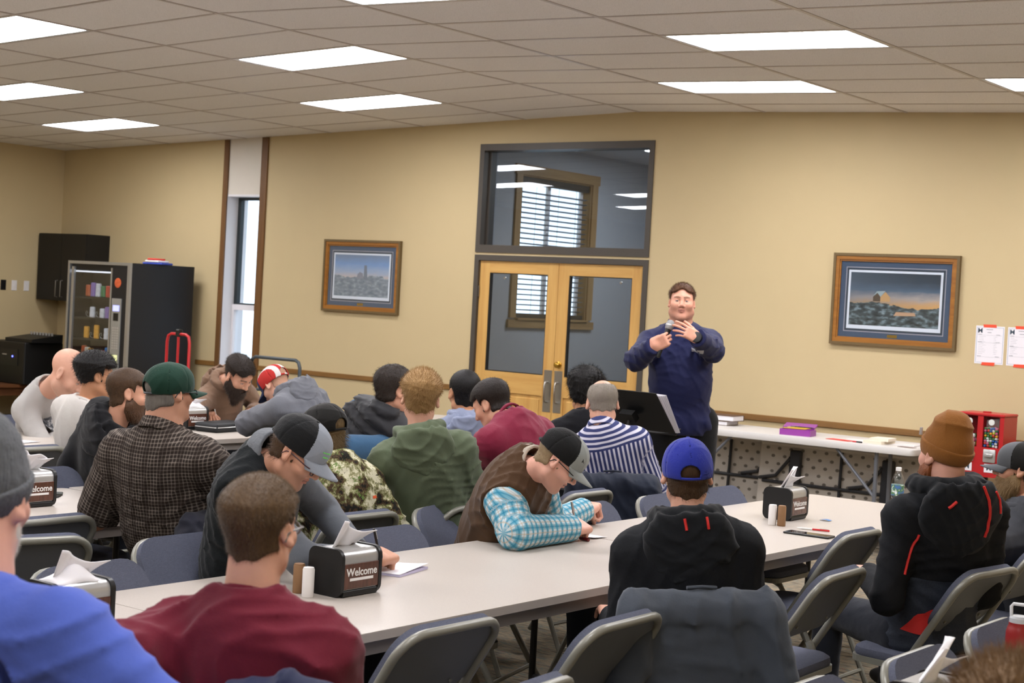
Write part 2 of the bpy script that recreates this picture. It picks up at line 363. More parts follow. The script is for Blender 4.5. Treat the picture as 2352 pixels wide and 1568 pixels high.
for i, (x0, x1) in enumerate(((DX0+ft+0.003, xm-0.002), (xm+0.002, DX1-ft-0.003))):
    d = bpy.data.objects.new('door_%d' % (i+1), None); link(d); d['kind'] = 'structure'
    d['label'] = ('left' if i == 0 else 'right')+' leaf of the maple double door with a tall glass pane'
    g0, g1, gz0, gz1 = x0+0.115, x1-0.115, 1.045, 1.945; top = DZ-ft-0.003
    MB().box((x0, ly0, 0.01), (g0, ly1, top)).box((g1, ly0, 0.01), (x1, ly1, top)).build('stile', M_MAPLE, d)
    MB().box((g0, ly0, gz1), (g1, ly1, top)).box((g0, ly0, 0.86), (g1, ly1, gz0)).box((g0, ly0, 0.01), (g1, ly1, 0.25)).build('rail', M_MAPLEX, d)
    MB().box((g0, ly0+0.014, 0.25), (g1, ly1-0.014, 0.86)).rbox((g0+0.03, ly0+0.006, 0.28), (g1-0.03, ly1-0.006, 0.83), 0.007, 1).build('lower_panel', M_MAPLE, d)
    MB().box((g0, ly0+0.019, gz0), (g1, ly0+0.025, gz1)).build('pane', M_DGLASS, d)
    b = 0.008
    MB().box((g0, ly0+0.004, gz0), (g0+b, ly1-0.004, gz1)).box((g1-b, ly0+0.004, gz0), (g1, ly1-0.004, gz1)).box((g0+b, ly0+0.004, gz1-b), (g1-b, ly1-0.004, gz1)).box((g0+b, ly0+0.004, gz0), (g1-b, ly1-0.004, gz0+b)).build('glazing_bead', plain('dark_bead', '#2b2723', 0.5), d)
    px0, px1 = (x1-0.098, x1-0.012) if i == 0 else (x0+0.012, x0+0.098)
    pl = MB().rbox((px0, ly0-0.0035, 0.72), (px1, ly0-0.0003, 1.095), 0.001, 1).build('push_plate', M_STEEL, d)
    pc = (px0+px1)/2
    MB().tube([(pc, ly0-0.003, 0.99), (pc, ly0-0.04, 0.985), (pc, ly0-0.05, 0.96), (pc, ly0-0.05, 0.84), (pc, ly0-0.04, 0.815), (pc, ly0-0.003, 0.81)], 0.0085, 8).build('pull_handle', M_STEEL, pl, True)
    hx = x0-0.012 if i == 0 else x1+0.012
    for z in (0.24, 0.98, 1.77):
        MB().cyl((hx, ly0-0.014, z-0.055), (hx, ly0-0.014, z+0.055), 0.008, 8).box((hx-0.02, ly0-0.013, z-0.05), (hx+0.02, ly0-0.010, z+0.05)).build('hinge', M_STEEL, d, True)
    MB().cyl((g0+0.17 if i == 0 else g1-0.12, ly0+0.018, gz1-0.045), (g0+0.17 if i == 0 else g1-0.12, ly0+0.005, gz1-0.045), 0.012, 10).build('glass_clip', M_STEEL, d, True)
    if i == 1:
        kx = x0+0.055
        MB().lathe([(0.031, 0), (0.031, 0.004), (0.016, 0.008), (0.014, 0.025), (0.024, 0.035), (0.027, 0.045), (0.02, 0.055), (0.004, 0.058)], 16).build('deadbolt_knob', M_BRASS, d, True).matrix_local = Matrix.Translation((kx, ly0, 1.15)) @ Matrix.Rotation(pi/2, 4, 'X')

# ------------------------------------------------------------ vestibule behind the glass
VX, VY1, VX1, VZ = -9.6, 14.9, -6.4, 3.28
M_VEST = plain('vestibule_grey', '#a8abb0', 0.7, var=0.03)
w0, w1, wz0, wz1 = 12.49, 13.72, 1.53, 2.96
m = MB().box((VX-0.15, YB+WT, 0), (VX, w0, VZ)).box((VX-0.15, w1, 0), (VX, VY1+0.15, VZ)).box((VX-0.15, w0, 0), (VX, w1, wz0)).box((VX-0.15, w0, wz1), (VX, w1, VZ)); struct('wall_vestibule_left', m, M_VEST)
struct('wall_vestibule_back', MB().box((VX, VY1, 0), (VX1, VY1+0.15, VZ)), M_VEST)
struct('wall_vestibule_right', MB().box((VX1, YB+WT, 0), (VX1+0.15, VY1+0.15, VZ)), M_VEST)
struct('ceiling_vestibule', MB().box((VX-0.15, YB+WT+0.001, VZ), (VX1+0.15, VY1+0.15, VZ+0.1)), plain('vestibule_ceiling', '#b7bac0', 0.8))
struct('floor_vestibule', MB().box((VX-0.15, YB+0.151, -0.1), (VX1+0.15, VY1+0.15, -0.001)), plain('vestibule_tile', '#5f5a55', 0.5))
m = MB().box((VX, YB+WT+0.001, 0), (DX0-0.002, YB+WT+0.06, VZ-0.002)); struct('wall_vestibule_return', m, plain('vestibule_dark_return', '#4a433e', 0.7))
w = bpy.data.objects.new('window_3', None); link(w); w['kind'] = 'structure'; w['label'] = 'pine framed window with grey blinds beyond the door glass'
M_PINE = wood('pine_casing', '#8a6a45', '#a98a5f', 2, 0.45); M_PINEY = wood('pine_casing_y', '#8a6a45', '#a98a5f', 1, 0.45)
c_ = 0.095
MB().box((VX+0.0005, w0-c_, wz0), (VX+0.022, w0, wz1)).box((VX+0.0005, w1, wz0), (VX+0.022, w1+c_, wz1)).build('side_casing', M_PINE, w)
MB().box((VX+0.0005, w0-c_-0.02, wz1), (VX+0.028, w1+c_+0.02, wz1+0.10)).build('head_casing', M_PINEY, w)
MB().box((VX+0.0005, w0-c_-0.03, wz0-0.10), (VX+0.03, w1+c_+0.03, wz0-0.02)).box((VX-0.13, w0+0.001, wz0-0.019), (VX+0.05, w1-0.001, wz0)).build('sill', M_PINEY, w)
MB().box((VX-0.148, w0, wz0), (VX-0.001, w0+0.012, wz1)).box((VX-0.148, w1-0.012, wz0), (VX-0.001, w1, wz1)).box((VX-0.148, w0+0.012, wz1-0.012), (VX-0.001, w1-0.012, wz1)).build('jamb', M_PINE, w)
MB().box((VX-0.13, w0+0.013, wz0), (VX-0.10, w0+0.05, wz1-0.013)).box((VX-0.13, w1-0.05, wz0), (VX-0.10, w1-0.013, wz1-0.013)).box((VX-0.13, (w0+w1)/2-0.025, wz0), (VX-0.10, (w0+w1)/2+0.025, wz1-0.013)).box((VX-0.13, w0+0.05, wz0), (VX-0.10, w1-0.05, wz0+0.04)).build('sash', M_VINYL, w)
MB().box((VX-0.118, w0+0.05, wz0+0.04), (VX-0.113, w1-0.05, wz1-0.013)).build('pane', M_PANE, w)
bl = empty('window_blind', (VX-0.045, (w0+w1)/2, wz0)); tag(bl, 'dark grey slatted blind hanging in the window beyond the door', 'blind')
M_SLAT = plain('blind_slat', '#6e7680', 0.5, var=0.02); hw = (w1-w0)/2-0.02
MB().box((-0.025, -hw, wz1-wz0-0.085), (0.03, hw, wz1-wz0-0.015)).build('head_rail', plain('blind_rail', '#3b3733', 0.5), bl)
sl_me = None
for i in range(24):
    z = 0.08+i*0.0515
    if sl_me is None:
        sl_me = MB().obox((0, 0, 0), (0.046, 2*hw-0.01, 0.0028), Matrix.Rotation(radians(-14), 3, 'Y')).mesh('slat', M_SLAT)
    o = bpy.data.objects.new('slat', sl_me); link(o, bl); o.location = (0, 0, z)
MB().box((-0.025, -hw, 0.002), (0.025, hw, 0.045)).build('bottom_rail', plain('blind_rail', '#3b3733', 0.5), bl)
m = MB()
for y in (-hw*0.55, hw*0.1, hw*0.62): m.cyl((0.026, y, 0.04), (0.026, y, wz1-wz0-0.08), 0.0018, 5)
m.build('ladder_cord', plain('cord_grey', '#55595f', 0.7), bl)
vest_fill = empty('ceiling_light', (-8.0, 13.4, VZ-0.02)); tag(vest_fill, 'added fill light panel for the vestibule, out of view above the door', 'ceiling light')  # unseen lamp added to brighten the vestibule behind the glass
MB().box((-0.61, -0.305, -0.01), (0.61, 0.305, 0.018)).build('frame', M_LFRAME, vest_fill); MB().box((-0.57, -0.27, -0.016), (0.57, 0.27, -0.011)).build('diffuser', emit('vestibule_fill_diffuser', '#f2f4f8', 20.0), vest_fill)
sh = empty('shelf_unit', (-7.55, 12.75, 0), 0, 'dark low shelf unit standing in the vestibule beyond the glass', 'shelf')
MB().box((-0.5, -0.2, 0), (-0.47, 0.2, 1.12)).box((0.47, -0.2, 0), (0.5, 0.2, 1.12)).build('side_panel', plain('dark_shelf', '#2a211b', 0.5), sh)
for z in (0.05, 0.4, 0.75, 1.12): MB().box((-0.47, -0.2, z-0.025), (0.47, 0.2, z)).build('shelf_board', plain('dark_shelf', '#2a211b', 0.5), sh)

# neighbouring siding seen through the tall window
sd = empty('neighbour_siding', (-14.3, 15.6, 0), 0, 'pale lap siding wall outside the tall narrow window', 'wall')
M_SID = plain('pale_siding', '#a9b8cc', 0.7, var=0.02)
for i in range(9):
    z = i*0.19
    o = MB().add([(-2.2, -0.03, z), (2.2, -0.03, z), (2.2, 0.0, z+0.2), (-2.2, 0.0, z+0.2), (-2.2, 0.05, z), (2.2, 0.05, z), (2.2, 0.05, z+0.2), (-2.2, 0.05, z+0.2)], [(0,1,2,3),(4,7,6,5),(0,4,5,1),(3,2,6,7),(0,3,7,4),(1,5,6,2)]).build('siding_board', M_SID, sd)
struct('ground_outside', MB().box((-20, YB+WT+0.1, -0.3), (4, 24, -0.15)), plain('snowy_ground', '#c9ccd2', 0.9))
# ============================================================ FURNITURE AND THINGS
TZ = 0.717
# ------------------------------------------------------------ long laminate tables
t = NT('table_laminate', 0.38, 0.4); c = lin('#bcb3a9'); v = t.noise(330, 3)
t.color(t.mix(t.ramp(v, [(0.35, (0, 0, 0)), (0.65, (1, 1, 1))]), tuple(x*0.93 for x in c), tuple(x*1.04 for x in c))); M_LAM = t.m
M_EDGE = plain('table_edge', '#b3aaa1', 0.5, var=0.03); M_APRON = plain('table_apron', '#9a948f', 0.5, var=0.03); M_LEG = plain('table_leg_black', '#23211f', 0.45)
def make_table():
    r = empty('folding_table')
    MB().prism(rrect(-0.457, -1.219, 0.457, 1.219, 0.04), TZ-0.004, TZ).build('tabletop', M_LAM, r)
    MB().prism(rrect(-0.457, -1.219, 0.457, 1.219, 0.04), TZ-0.028, TZ-0.004).build('edge_band', M_EDGE, r)
    a, b = 0.43, 1.19; z0, z1 = TZ-0.075, TZ-0.0285
    MB().box((-a, -b, z0), (-a+0.02, b, z1)).box((a-0.02, -b, z0), (a, b, z1)).box((-a+0.02, -b, z0), (a-0.02, -b+0.02, z1)).box((-a+0.02, b-0.02, z0), (a-0.02, b, z1)).build('apron', M_APRON, r)
    for s in (-1, 1):
        y = s*0.93; m = MB()
        m.tube([(-0.3, y, z1-0.01), (-0.3, y, 0.03), (-0.3, y, 0.005)], 0.014, 8); MBc = m
        m.tube([(0.3, y, z1-0.01), (0.3, y, 0.005)], 0.014, 8); m.tube([(-0.3, y, 0.16), (0.3, y, 0.16)], 0.011, 8); m.tube([(-0.3, y, 0.6), (0.3, y, 0.6)], 0.011, 8)
        m.build('leg', M_LEG, r, True)
        MB().tube([(0, y, 0.6), (0, s*0.45, z1-0.01)], 0.009, 6).build('brace', M_LEG, r, True)
    return r
tab0 = make_table(); first = True
TABLES = [(-3.515, 1.842, 'long laminate table nearest the camera, in front of the boy in maroon'), (-3.515, 4.284, 'long laminate table with the open napkin holder and writing notepad'), (-3.515, 6.729, 'long laminate table holding the phone and water bottle'),
          (-5.625, 0.885, 'laminate table beyond the grey knit beanie, nearest in its row'), (-5.625, 3.33, 'laminate table in front of the man in the green cap'), (-5.625, 5.775, 'laminate table in front of the green hoodie and striped shirt'),
          (-8.0, 3.93, 'laminate table at the left picture edge, behind the empty chair'), (-8.0, 6.375, 'laminate table where the bald man leans'), (-8.0, 8.82, 'laminate table hidden beyond the man in the flag cap'),
          (-1.195, 4.02, 'laminate table at the lower right with the red bottle'), (-1.195, 6.465, 'laminate table running off the right picture edge')]
for x, y, lb in TABLES:
    o = tab0 if first else copy_tree(tab0); first = False
    o.location = (x, y, 0); tag(o, lb, 'table', 'long laminate meeting tables')

# ------------------------------------------------------------ padded folding chairs
t = NT('chair_fabric', 0.9, 0.15); co = t.coord(); v = t.noise(420, 2, co); v2 = t.noise(60, 3, co, stretch=(1, 1, 6))
t.color(t.mix(v, lin('#42444f'), t.mix(v2, lin('#5f6373'), lin('#757a8c')))); t.bump(v, 0.5, 0.002); M_FAB = t.m
M_CHAIR = plain('chair_frame_grey', '#8b8a80', 0.35, 0.5, 0.15, 0.04); M_CPAN = plain('chair_back_pan', '#66696e', 0.45, 0.4, 0.1, 0.05); M_RUB = plain('rubber_black', '#1b1a19', 0.8)
def make_chair():
    r = empty('folding_chair')
    ty, tz, fy = -0.26, 0.785, 0.235
    d = Vector((0, fy-ty, -tz)).normalized(); hw = 0.215; rad = 0.085
    def at(x, s): return Vector((x, ty, tz))+d*s
    path = [at(-hw, 0.905), at(-hw, 0.45), at(-hw, rad)]
    for i in range(1, 6):
        a = i/6*pi/2; path.append(at(-hw+rad*(1-cos(a)), rad*(1-sin(a))))
    path += [at(-hw+rad, 0), at(hw-rad, 0)]
    for i in range(1, 6):
        a = i/6*pi/2; path.append(at(hw-rad+rad*sin(a), rad*(1-cos(a))))
    path += [at(hw, rad), at(hw, 0.45), at(hw, 0.905)]
    MB().tube(path, 0.0135, 10).build('back_frame', M_CHAIR, r, True)
    nrm = Vector((0, d.z, -d.y)); nrm = -nrm if nrm.y < 0 else nrm         # towards the sitter
    def slab(w, s0, s1, rr, off, th, name, mat, bulge=0.0):
        pl = rrect(-w, s0, w, s1, rr, 5)
        if bulge:   # curved lower edge
            pl = [(u, v+(bulge*(1-(u/w)**2) if v > (s0+s1)/2 else 0)) for u, v in pl]
        n = len(pl); f = [at(u, v)+nrm*off for u, v in pl]; g = [at(u*0.97, s0+(v-s0)*0.98)+nrm*(off+th) for u, v in pl]
        m = MB().add(f+g, [tuple(range(n)), tuple(range(n, 2*n))[::-1]]+[(i, (i+1) % n, n+(i+1) % n, n+i) for i in range(n)])
        return m.build(name, mat, r, True)
    slab(0.203, 0.010, 0.262, 0.075, 0.002, 0.006, 'back_panel', M_CPAN, 0.02)
    slab(0.218, -0.004, 0.27, 0.088, 0.0085, 0.024, 'back_cushion', M_FAB, 0.02)
    for s in (-1, 1): MB().cyl(at(s*0.13, 0.225)+nrm*0.001, at(s*0.13, 0.225)-nrm*0.004, 0.006, 8).build('rivet', M_CHAIR, r, True)
    pl = rrect(-0.2, -0.165, 0.2, 0.225, 0.06, 5)
    MB().prism(pl, 0.395, 0.418).build('seat_pan', M_CHAIR, r)
    pl2 = rrect(-0.195, -0.16, 0.195, 0.22, 0.07, 5); n = len(pl2)
    m = MB(); vs = []; lv = [(1.0, 0.4185), (1.02, 0.43), (1.0, 0.447), (0.93, 0.457), (0.6, 0.462)]
    for k, z in lv: vs += [(u*k, 0.03+(v-0.03)*k, z) for u, v in pl2]
    fs = [tuple(range(n))[::-1], tuple(range((len(lv)-1)*n, len(lv)*n))]+[(j*n+i, j*n+(i+1) % n, (j+1)*n+(i+1) % n, (j+1)*n+i) for j in range(len(lv)-1) for i in range(n)]
    m.add(vs, fs).build('seat_cushion', M_FAB, r, True)
    for s in (-1, 1):
        x = s*0.188
        MB().tube([(x, -0.055, 0.475), (x, -0.275, 0.005)], 0.012, 8).build('leg', M_CHAIR, r, True)
        MB().tube([(x, -0.052, 0.482), (x, -0.082, 0.42)], 0.0155, 8).build('leg_cap', M_CHAIR, r, True)
        p = at(s*hw, 0.56); MB().obox(((x+s*hw)/2-s*0.002, (p.y-0.105)/2, (p.z+0.37)/2), (0.004, 0.02, (p-Vector((s*hw, -0.105, 0.37))).length), Vector((0, p.y+0.105, p.z-0.37)).to_track_quat('Z', 'X').to_matrix()).build('brace', M_CHAIR, r)
    MB().tube([(-0.188, -0.20, 0.165), (0.188, -0.20, 0.165)], 0.009, 6).build('stretcher', M_CHAIR, r, True); MB().tube([at(-hw, 0.78), at(hw, 0.78)], 0.009, 6).build('stretcher', M_CHAIR, r, True)
    return r
chair0 = make_chair(); cfirst = True
WEST, EAST = pi/2, -pi/2
CHAIRS = [ # top-bar centre x, y, heading, label
 (-2.74, 3.38, WEST, 'empty padded folding chair between the boy in maroon and the blue cap'), (-2.47, 3.84, WEST+0.04, 'empty padded folding chair in front of the grey draped jacket'),
 (-2.47, 4.24, 0.95, 'folding chair under the draped grey jacket, blue cap man seated'), (-2.44, 5.20, WEST+0.05, 'empty padded folding chair right of the draped grey jacket'),
 (-2.10, 5.74, WEST-0.12, 'folding chair of the man in the tan beanie'), (-2.86, 6.24, WEST, 'empty folding chair half hidden behind the red-trimmed sleeve'), (-2.18, 6.62, WEST-0.06, 'folding chair of the bearded man at the right edge'),
 (-2.05, 2.06, 0.45, 'folding chair of the boy in maroon, navy jacket on it'), (-1.93, 1.42, 0.5, 'folding chair of the man in the royal blue shirt'), (-2.17, 2.98, WEST+0.1, 'folding chair at the bottom edge beside the navy jacket'),
 (-1.72, 4.10, EAST, 'blue padded chair at the lower right table, left one'), (-1.73, 4.70, EAST, 'blue padded chair at the lower right table beside the red bottle'), (-1.76, 3.50, EAST, 'blue padded chair at the bottom edge behind the white napkin'),
 (-4.06, 3.12, EAST, 'blue padded chair left of the boy in maroon, across the table'), (-4.34, 3.74, EAST, 'folding chair of the man in the black fleece vest'), (-4.06, 4.50, EAST, 'blue padded chair right of the writing hand with notepad'),
 (-4.38, 5.19, EAST+0.25, 'folding chair of the man in the brown vest, turned aside'), (-4.06, 5.86, EAST, 'blue padded chair right of the plaid sleeved writer'), (-4.06, 6.50, EAST, 'blue padded chair right behind the royal blue cap'), (-4.06, 7.04, EAST, 'blue padded chair left of the far napkin holder'),
 (-4.90, 3.62, WEST, 'empty folding chair left of the plaid shirt man'), (-4.56, 3.30, WEST-0.25, 'folding chair just right of the grey knit beanie'), (-4.52, 4.16, WEST, 'folding chair of the plaid shirt man, dark jacket on it'),
 (-4.36, 4.76, WEST, 'folding chair of the camouflage jacket person'), (-4.30, 5.42, WEST, 'folding chair of the green hoodie youth'), (-4.30, 6.28, WEST, 'empty folding chair beyond the plaid sleeved writer'), (-4.53, 6.80, 0.95, 'folding chair of the striped shirt man, navy jacket on it'),
 (-6.98, 5.03, WEST, 'empty folding chair left of the black hoodie man'), (-6.20, 4.48, EAST, 'blue padded chair behind the red pen table'), (-8.60, 5.92, EAST, 'blue padded chair at the left edge behind the bald man'),
 (-8.95, 6.5, EAST, 'folding chair of the bald man'), (-9.05, 7.85, EAST, 'folding chair of the man in the brown hoodie'), (-7.15, 7.75, WEST, 'folding chair of the man in the flag cap'), (-6.35, 5.6, EAST, 'folding chair of the man in the black hoodie'),
 (-7.05, 5.72, WEST, 'folding chair of the young man in the white shirt'), (-6.62, 6.75, EAST, 'folding chair of the man in the puffer vest'), (-6.04, 7.75, WEST-0.4, 'folding chair of the person in the pale blue hoodie'), (-5.40, 7.88, WEST-0.7, 'folding chair of the person in black with black hair'), (-4.5, 6.02+0.55, WEST, 'folding chair of the man in the burgundy shirt')]
CHAIRS = [c_ for c_ in CHAIRS if not c_[3].startswith('folding chair of the man in the burgundy')]
for x, y, rz, lb in CHAIRS:
    o = chair0 if cfirst else copy_tree(chair0); cfirst = False
    o.location = (x+0.26*sin(rz)*-1, y+0.26*cos(rz), 0); o.rotation_euler = (0, 0, rz); tag(o, lb, 'chair', 'padded folding chairs')

# ------------------------------------------------------------ napkin holders and shakers
M_BLK = plain('black_plastic', '#161616', 0.4, 0.4, var=0.03); M_SILV = plain('silver_plastic', '#c4c4c2', 0.3, 0.5, 0.6, 0.03)
t = NT('display_card', 0.2, 0.5); co = t.coord(); sp = t.n('SeparateXYZ'); t.l(co, sp.inputs[0])
pk = t.noise(26, 2, co, stretch=(1, 3, 0.4)); t.color(t.mix(t.math('GREATER_THAN', sp.outputs[2], -0.018), t.mix(pk, lin('#6b4a3a'), lin('#c9a48a')), t.mix(pk, lin('#2c1c16'), lin('#6e4434')))); M_CARD = t.m
M_TISS = plain('napkin_white', '#f0eef0', 0.9, 0.1, var=0.02); M_WTXT = plain('print_white', '#e9e6e2', 0.6, var=0)
def make_holder():
    r = empty('napkin_holder'); w, dp, h = 0.19, 0.15, 0.155
    prof = rrect(-dp/2, 0.0, dp/2, h, 0.03, 5)
    for s in (-1, 1): MB().prism(prof, s*w/2-0.014*(s > 0), s*w/2+0.014*(s < 0), 1).build('side_cheek', M_BLK, r, True)
    inner = [(u*0.93, 0.004+v*0.95) for u, v in prof]
    MB().prism(inner, -w/2+0.0145, w/2-0.0145, 1).build('body', M_SILV, r, True)
    MB().prism([(u*0.96, v) for u, v in inner if v < 0.02]+[(-0.062, 0.02), (0.062, 0.02)] if False else rrect(-dp*0.485, 0.001, dp*0.485, 0.024, 0.008, 3), -w/2+0.0146, w/2-0.0146, 1).build('base', M_BLK, r, True)
    for s in (-1, 1):
        x = s*dp*0.47
        pn = MB().rbox((min(x, x+s*0.004), -w/2+0.0148, 0.026), (max(x, x+s*0.004), w/2-0.0148, 0.108), 0.0015, 1).build('display_panel', M_CARD, r)
        Rm = Matrix.Translation((x+s*0.0046, 0, 0.079)) @ Matrix(((0, 0, s, 0), (s, 0, 0, 0), (0, 1, 0, 0), (0, 0, 0, 1)))
        text_mesh('Welcome', 0.036, 'lettering', M_WTXT, pn, Rm, True)
        MB().box((x+s*0.0041-0.0004, -0.055, 0.052), (x+s*0.0041+0.0004, 0.055, 0.061)).build('print_bar', M_WTXT, pn)
    return r
def napkin(kind, seed):
    rs = random.Random(seed); m = MB(); nu, nv = 13, 11
    if kind == 'tuft':
        def fn(u, v): return Vector(((v-0.3)*0.05+0.018*v*sin(u*7+seed)+0.008*sin(11*u+seed), (u-0.5)*(0.115+0.05*v)+0.01*v, v*0.088*(1-0.25*u)+0.010*v*sin(u*6+seed)-0.02*u*v*v))
    elif kind == 'peak':
        def fn(u, v): return Vector((0.012*sin(u*5+seed)+0.02*v, (u-0.5)*0.10*(1-v)**0.7+0.045*v*v, v*0.10))
    else:
        def fn(u, v): return Vector(((v-0.5)*0.10, (u-0.5)*0.15, 0.035*(1-(2*u-1)**4)*(1-(2*v-1)**2)+0.012*sin(u*9+seed)*sin(v*3)))
    return m.grid(nu, nv, fn)
hold0 = make_holder(); hfirst = True
HOLD = [(-3.53, 3.76, 0.0, 'tuft', 'napkin holder in front of the boy in maroon, big white napkin standing up'), (-3.56, 6.87, 0.03, 'peak', 'napkin holder on the far end of the middle table beside the phone'), (-3.56, 2.70, -0.03, 'flop', 'napkin holder by the royal blue shoulder with a flopped white napkin'),
        (-5.68, 4.06, 0.02, 'tuft', 'napkin holder cut off behind the grey knit beanie'), (-8.16, 7.10, 0.0, 'flop', 'napkin holder in front of the bearded man in the brown hoodie'), (-1.42, 3.52, 0.0, 'peak', 'napkin holder below the bottom picture edge')]
for i, (x, y, rz, kind, lb) in enumerate(HOLD):
    o = hold0 if hfirst else copy_tree(hold0); hfirst = False
    o.location = (x, y, TZ+0.0005); o.rotation_euler = (0, 0, rz); tag(o, lb, 'napkin holder', 'black napkin holders')
    n_ = napkin(kind, i+1).build('napkin', M_TISS, o, 'all', solid=0.002); n_.location = (0, 0, 0.150); n_['label'] = 'white paper napkin pulled out of the top'
if True:
    o = HOLD
def shaker(x, y, mat, lb):
    r = empty('shaker', (x, y, TZ+0.0005), 0, lb, 'shaker', 'salt and pepper shakers')
    MB().lathe([(0.0185, 0), (0.0195, 0.003), (0.0195, 0.088), (0.018, 0.091)], 20).build('body', mat, r, True)
    MB().lathe([(0.0178, 0.0912), (0.017, 0.095), (0.006, 0.096)], 20).build('lid', mat, r, True)
M_SALT = plain('salt_paper', '#e6e2de', 0.6, var=0.02); M_PEP = plain('pepper_paper', '#8d6a4a', 0.6, var=0.05)
shaker(-3.612, 3.632, M_PEP, 'brown pepper shaker beside the napkin holder near the boy'); shaker(-3.545, 3.607, M_SALT, 'white salt shaker beside the napkin holder near the boy')
shaker(-3.48, 6.70-0.11, M_SALT, 'white salt shaker beside the far napkin holder and phone'); shaker(-3.437, 6.60, M_PEP, 'brown pepper shaker beside the far napkin holder and phone')

# ------------------------------------------------------------ small things on the tables
ang = 0.9
ph = empty('phone', (-3.21, 6.435, TZ+0.0005), 0.05, 'black smartphone lying at the table edge below the pen', 'phone')
MB().rbox((-0.11, -0.04, 0), (0.11, 0.04, 0.009), 0.004, 2).build('case', M_BLK, ph); MB().box((-0.10, -0.034, 0.0091), (0.10, 0.034, 0.0096)).build('screen', plain('screen_black', '#20242a', 0.08, 0.6, var=0), ph)
ph2 = empty('phone', (-5.93, 4.33, TZ+0.0005), 0.9, 'dark phone lying beside the cut-off napkin holder', 'phone')
MB().rbox((-0.08, -0.037, 0), (0.08, 0.037, 0.009), 0.004, 2).build('case', plain('olive_case', '#2e2f28', 0.6), ph2)
def pen(p0, p1, c1, c2, lb, r=0.0045, parentname='pen'):
    p0 = Vector(p0); p1 = Vector(p1); o = empty(parentname, p0, 0, lb, 'pen'); d = p1-p0; L = d.length
    q = d.to_track_quat('Z', 'X'); o.rotation_mode = 'QUATERNION'; o.rotation_quaternion = q
    MB().lathe([(r, 0), (r*1.05, L*0.3), (r, L*0.52)], 10).build('barrel', c1, o, True); MB().lathe([(r*0.98, L*0.521), (r*1.02, L*0.85), (r*0.4, L*0.97), (r*0.2, L)], 10).build('grip', c2, o, True)
    MB().box((r*0.9, -0.0015, 0.005), (r*1.5, 0.0015, L*0.3)).build('clip', M_SILV, o)
    return o
M_RED = plain('pen_red', '#c21f23', 0.3, 0.5); M_PWHT = plain('pen_white', '#dddcd8', 0.35, 0.5)
pen((-3.20, 6.62, TZ+0.006), (-3.345, 6.575, TZ+0.006), M_RED, M_PWHT, 'red and white pen lying beside the phone')
pen((-5.75, 4.17, TZ+0.006), (-5.808, 4.33, TZ+0.006), M_RED, M_BLK, 'red and black pen lying by the cut-off napkin holder')
m = MB().lathe([(0.006, 0), (0.0075, 0.004), (0.0075, 0.036), (0.008, 0.040), (0.0072, 0.055), (0.0066, 0.0552)], 12)
o = m.build('marker', plain('cap_dark_red', '#5d1518', 0.3, 0.5), None, True); o.location = (-3.735, 5.392, TZ+0.0085)
o.rotation_euler = (0, pi/2, -0.25); tag(o, 'dark red marker cap lying in front of the plaid sleeve', 'cap')
M_PAPER = plain('paper_white', '#e8e6ea', 0.8, 0.1, var=0.01); M_PAGE = plain('paper_edges', '#cfc9e4', 0.8, 0.1, var=0.02)
nb = empty('notepad', (-3.70, 4.20, TZ+0.0003), 0.25, 'white notepad under the writing hand', 'notepad')
MB().box((-0.075, -0.11, 0), (0.075, 0.11, 0.008)).build('page_block', M_PAGE, nb)
MB().grid(8, 10, lambda u, v: Vector((-0.076+0.152*u, -0.112+0.224*v, 0.009+0.012*u*u*v))).build('top_sheet', M_PAPER, nb, 'all', solid=0.0006)
pc_ = MB().grid(4, 4, lambda u, v: Vector((-0.06+0.1*u, -0.05+0.1*v, 0.0015+0.006*u*(1-v)))).build('paper_slip', M_PAPER, None, 'all', solid=0.0006); pc_.location = (-3.745, 5.50, TZ+0.0012); tag(pc_, 'white paper slip under the plaid sleeved hand', 'paper')
# water bottle
wb = empty('water_bottle', (-3.41, 7.83, TZ+0.0005), 0, 'clear plastic water bottle with a green label at the table end', 'bottle')
M_PET = glass('clear_plastic', (0.93, 0.95, 0.97), 0.04)
MB().lathe([(0.028, 0), (0.033, 0.004), (0.033, 0.05), (0.031, 0.055), (0.033, 0.06), (0.033, 0.135), (0.030, 0.155), (0.020, 0.178), (0.0135, 0.188), (0.0135, 0.196)], 22).build('bottle_body', M_PET, wb, True)
t = NT('bottle_label', 0.4); v = t.noise(30, 2); t.color(t.ramp(v, [(0.4, lin('#dfe6ea')), (0.5, lin('#4f7a35')), (0.6, lin('#4a6ca0'))])); MB().lathe([(0.0333, 0.066), (0.0336, 0.067), (0.0336, 0.122), (0.0333, 0.123)], 22).build('label', t.m, wb, True)
MB().lathe([(0.0145, 0.195), (0.0148, 0.197), (0.0148, 0.212), (0.013, 0.214)], 16).build('cap', plain('cap_white', '#e4e4e2', 0.4), wb, True)
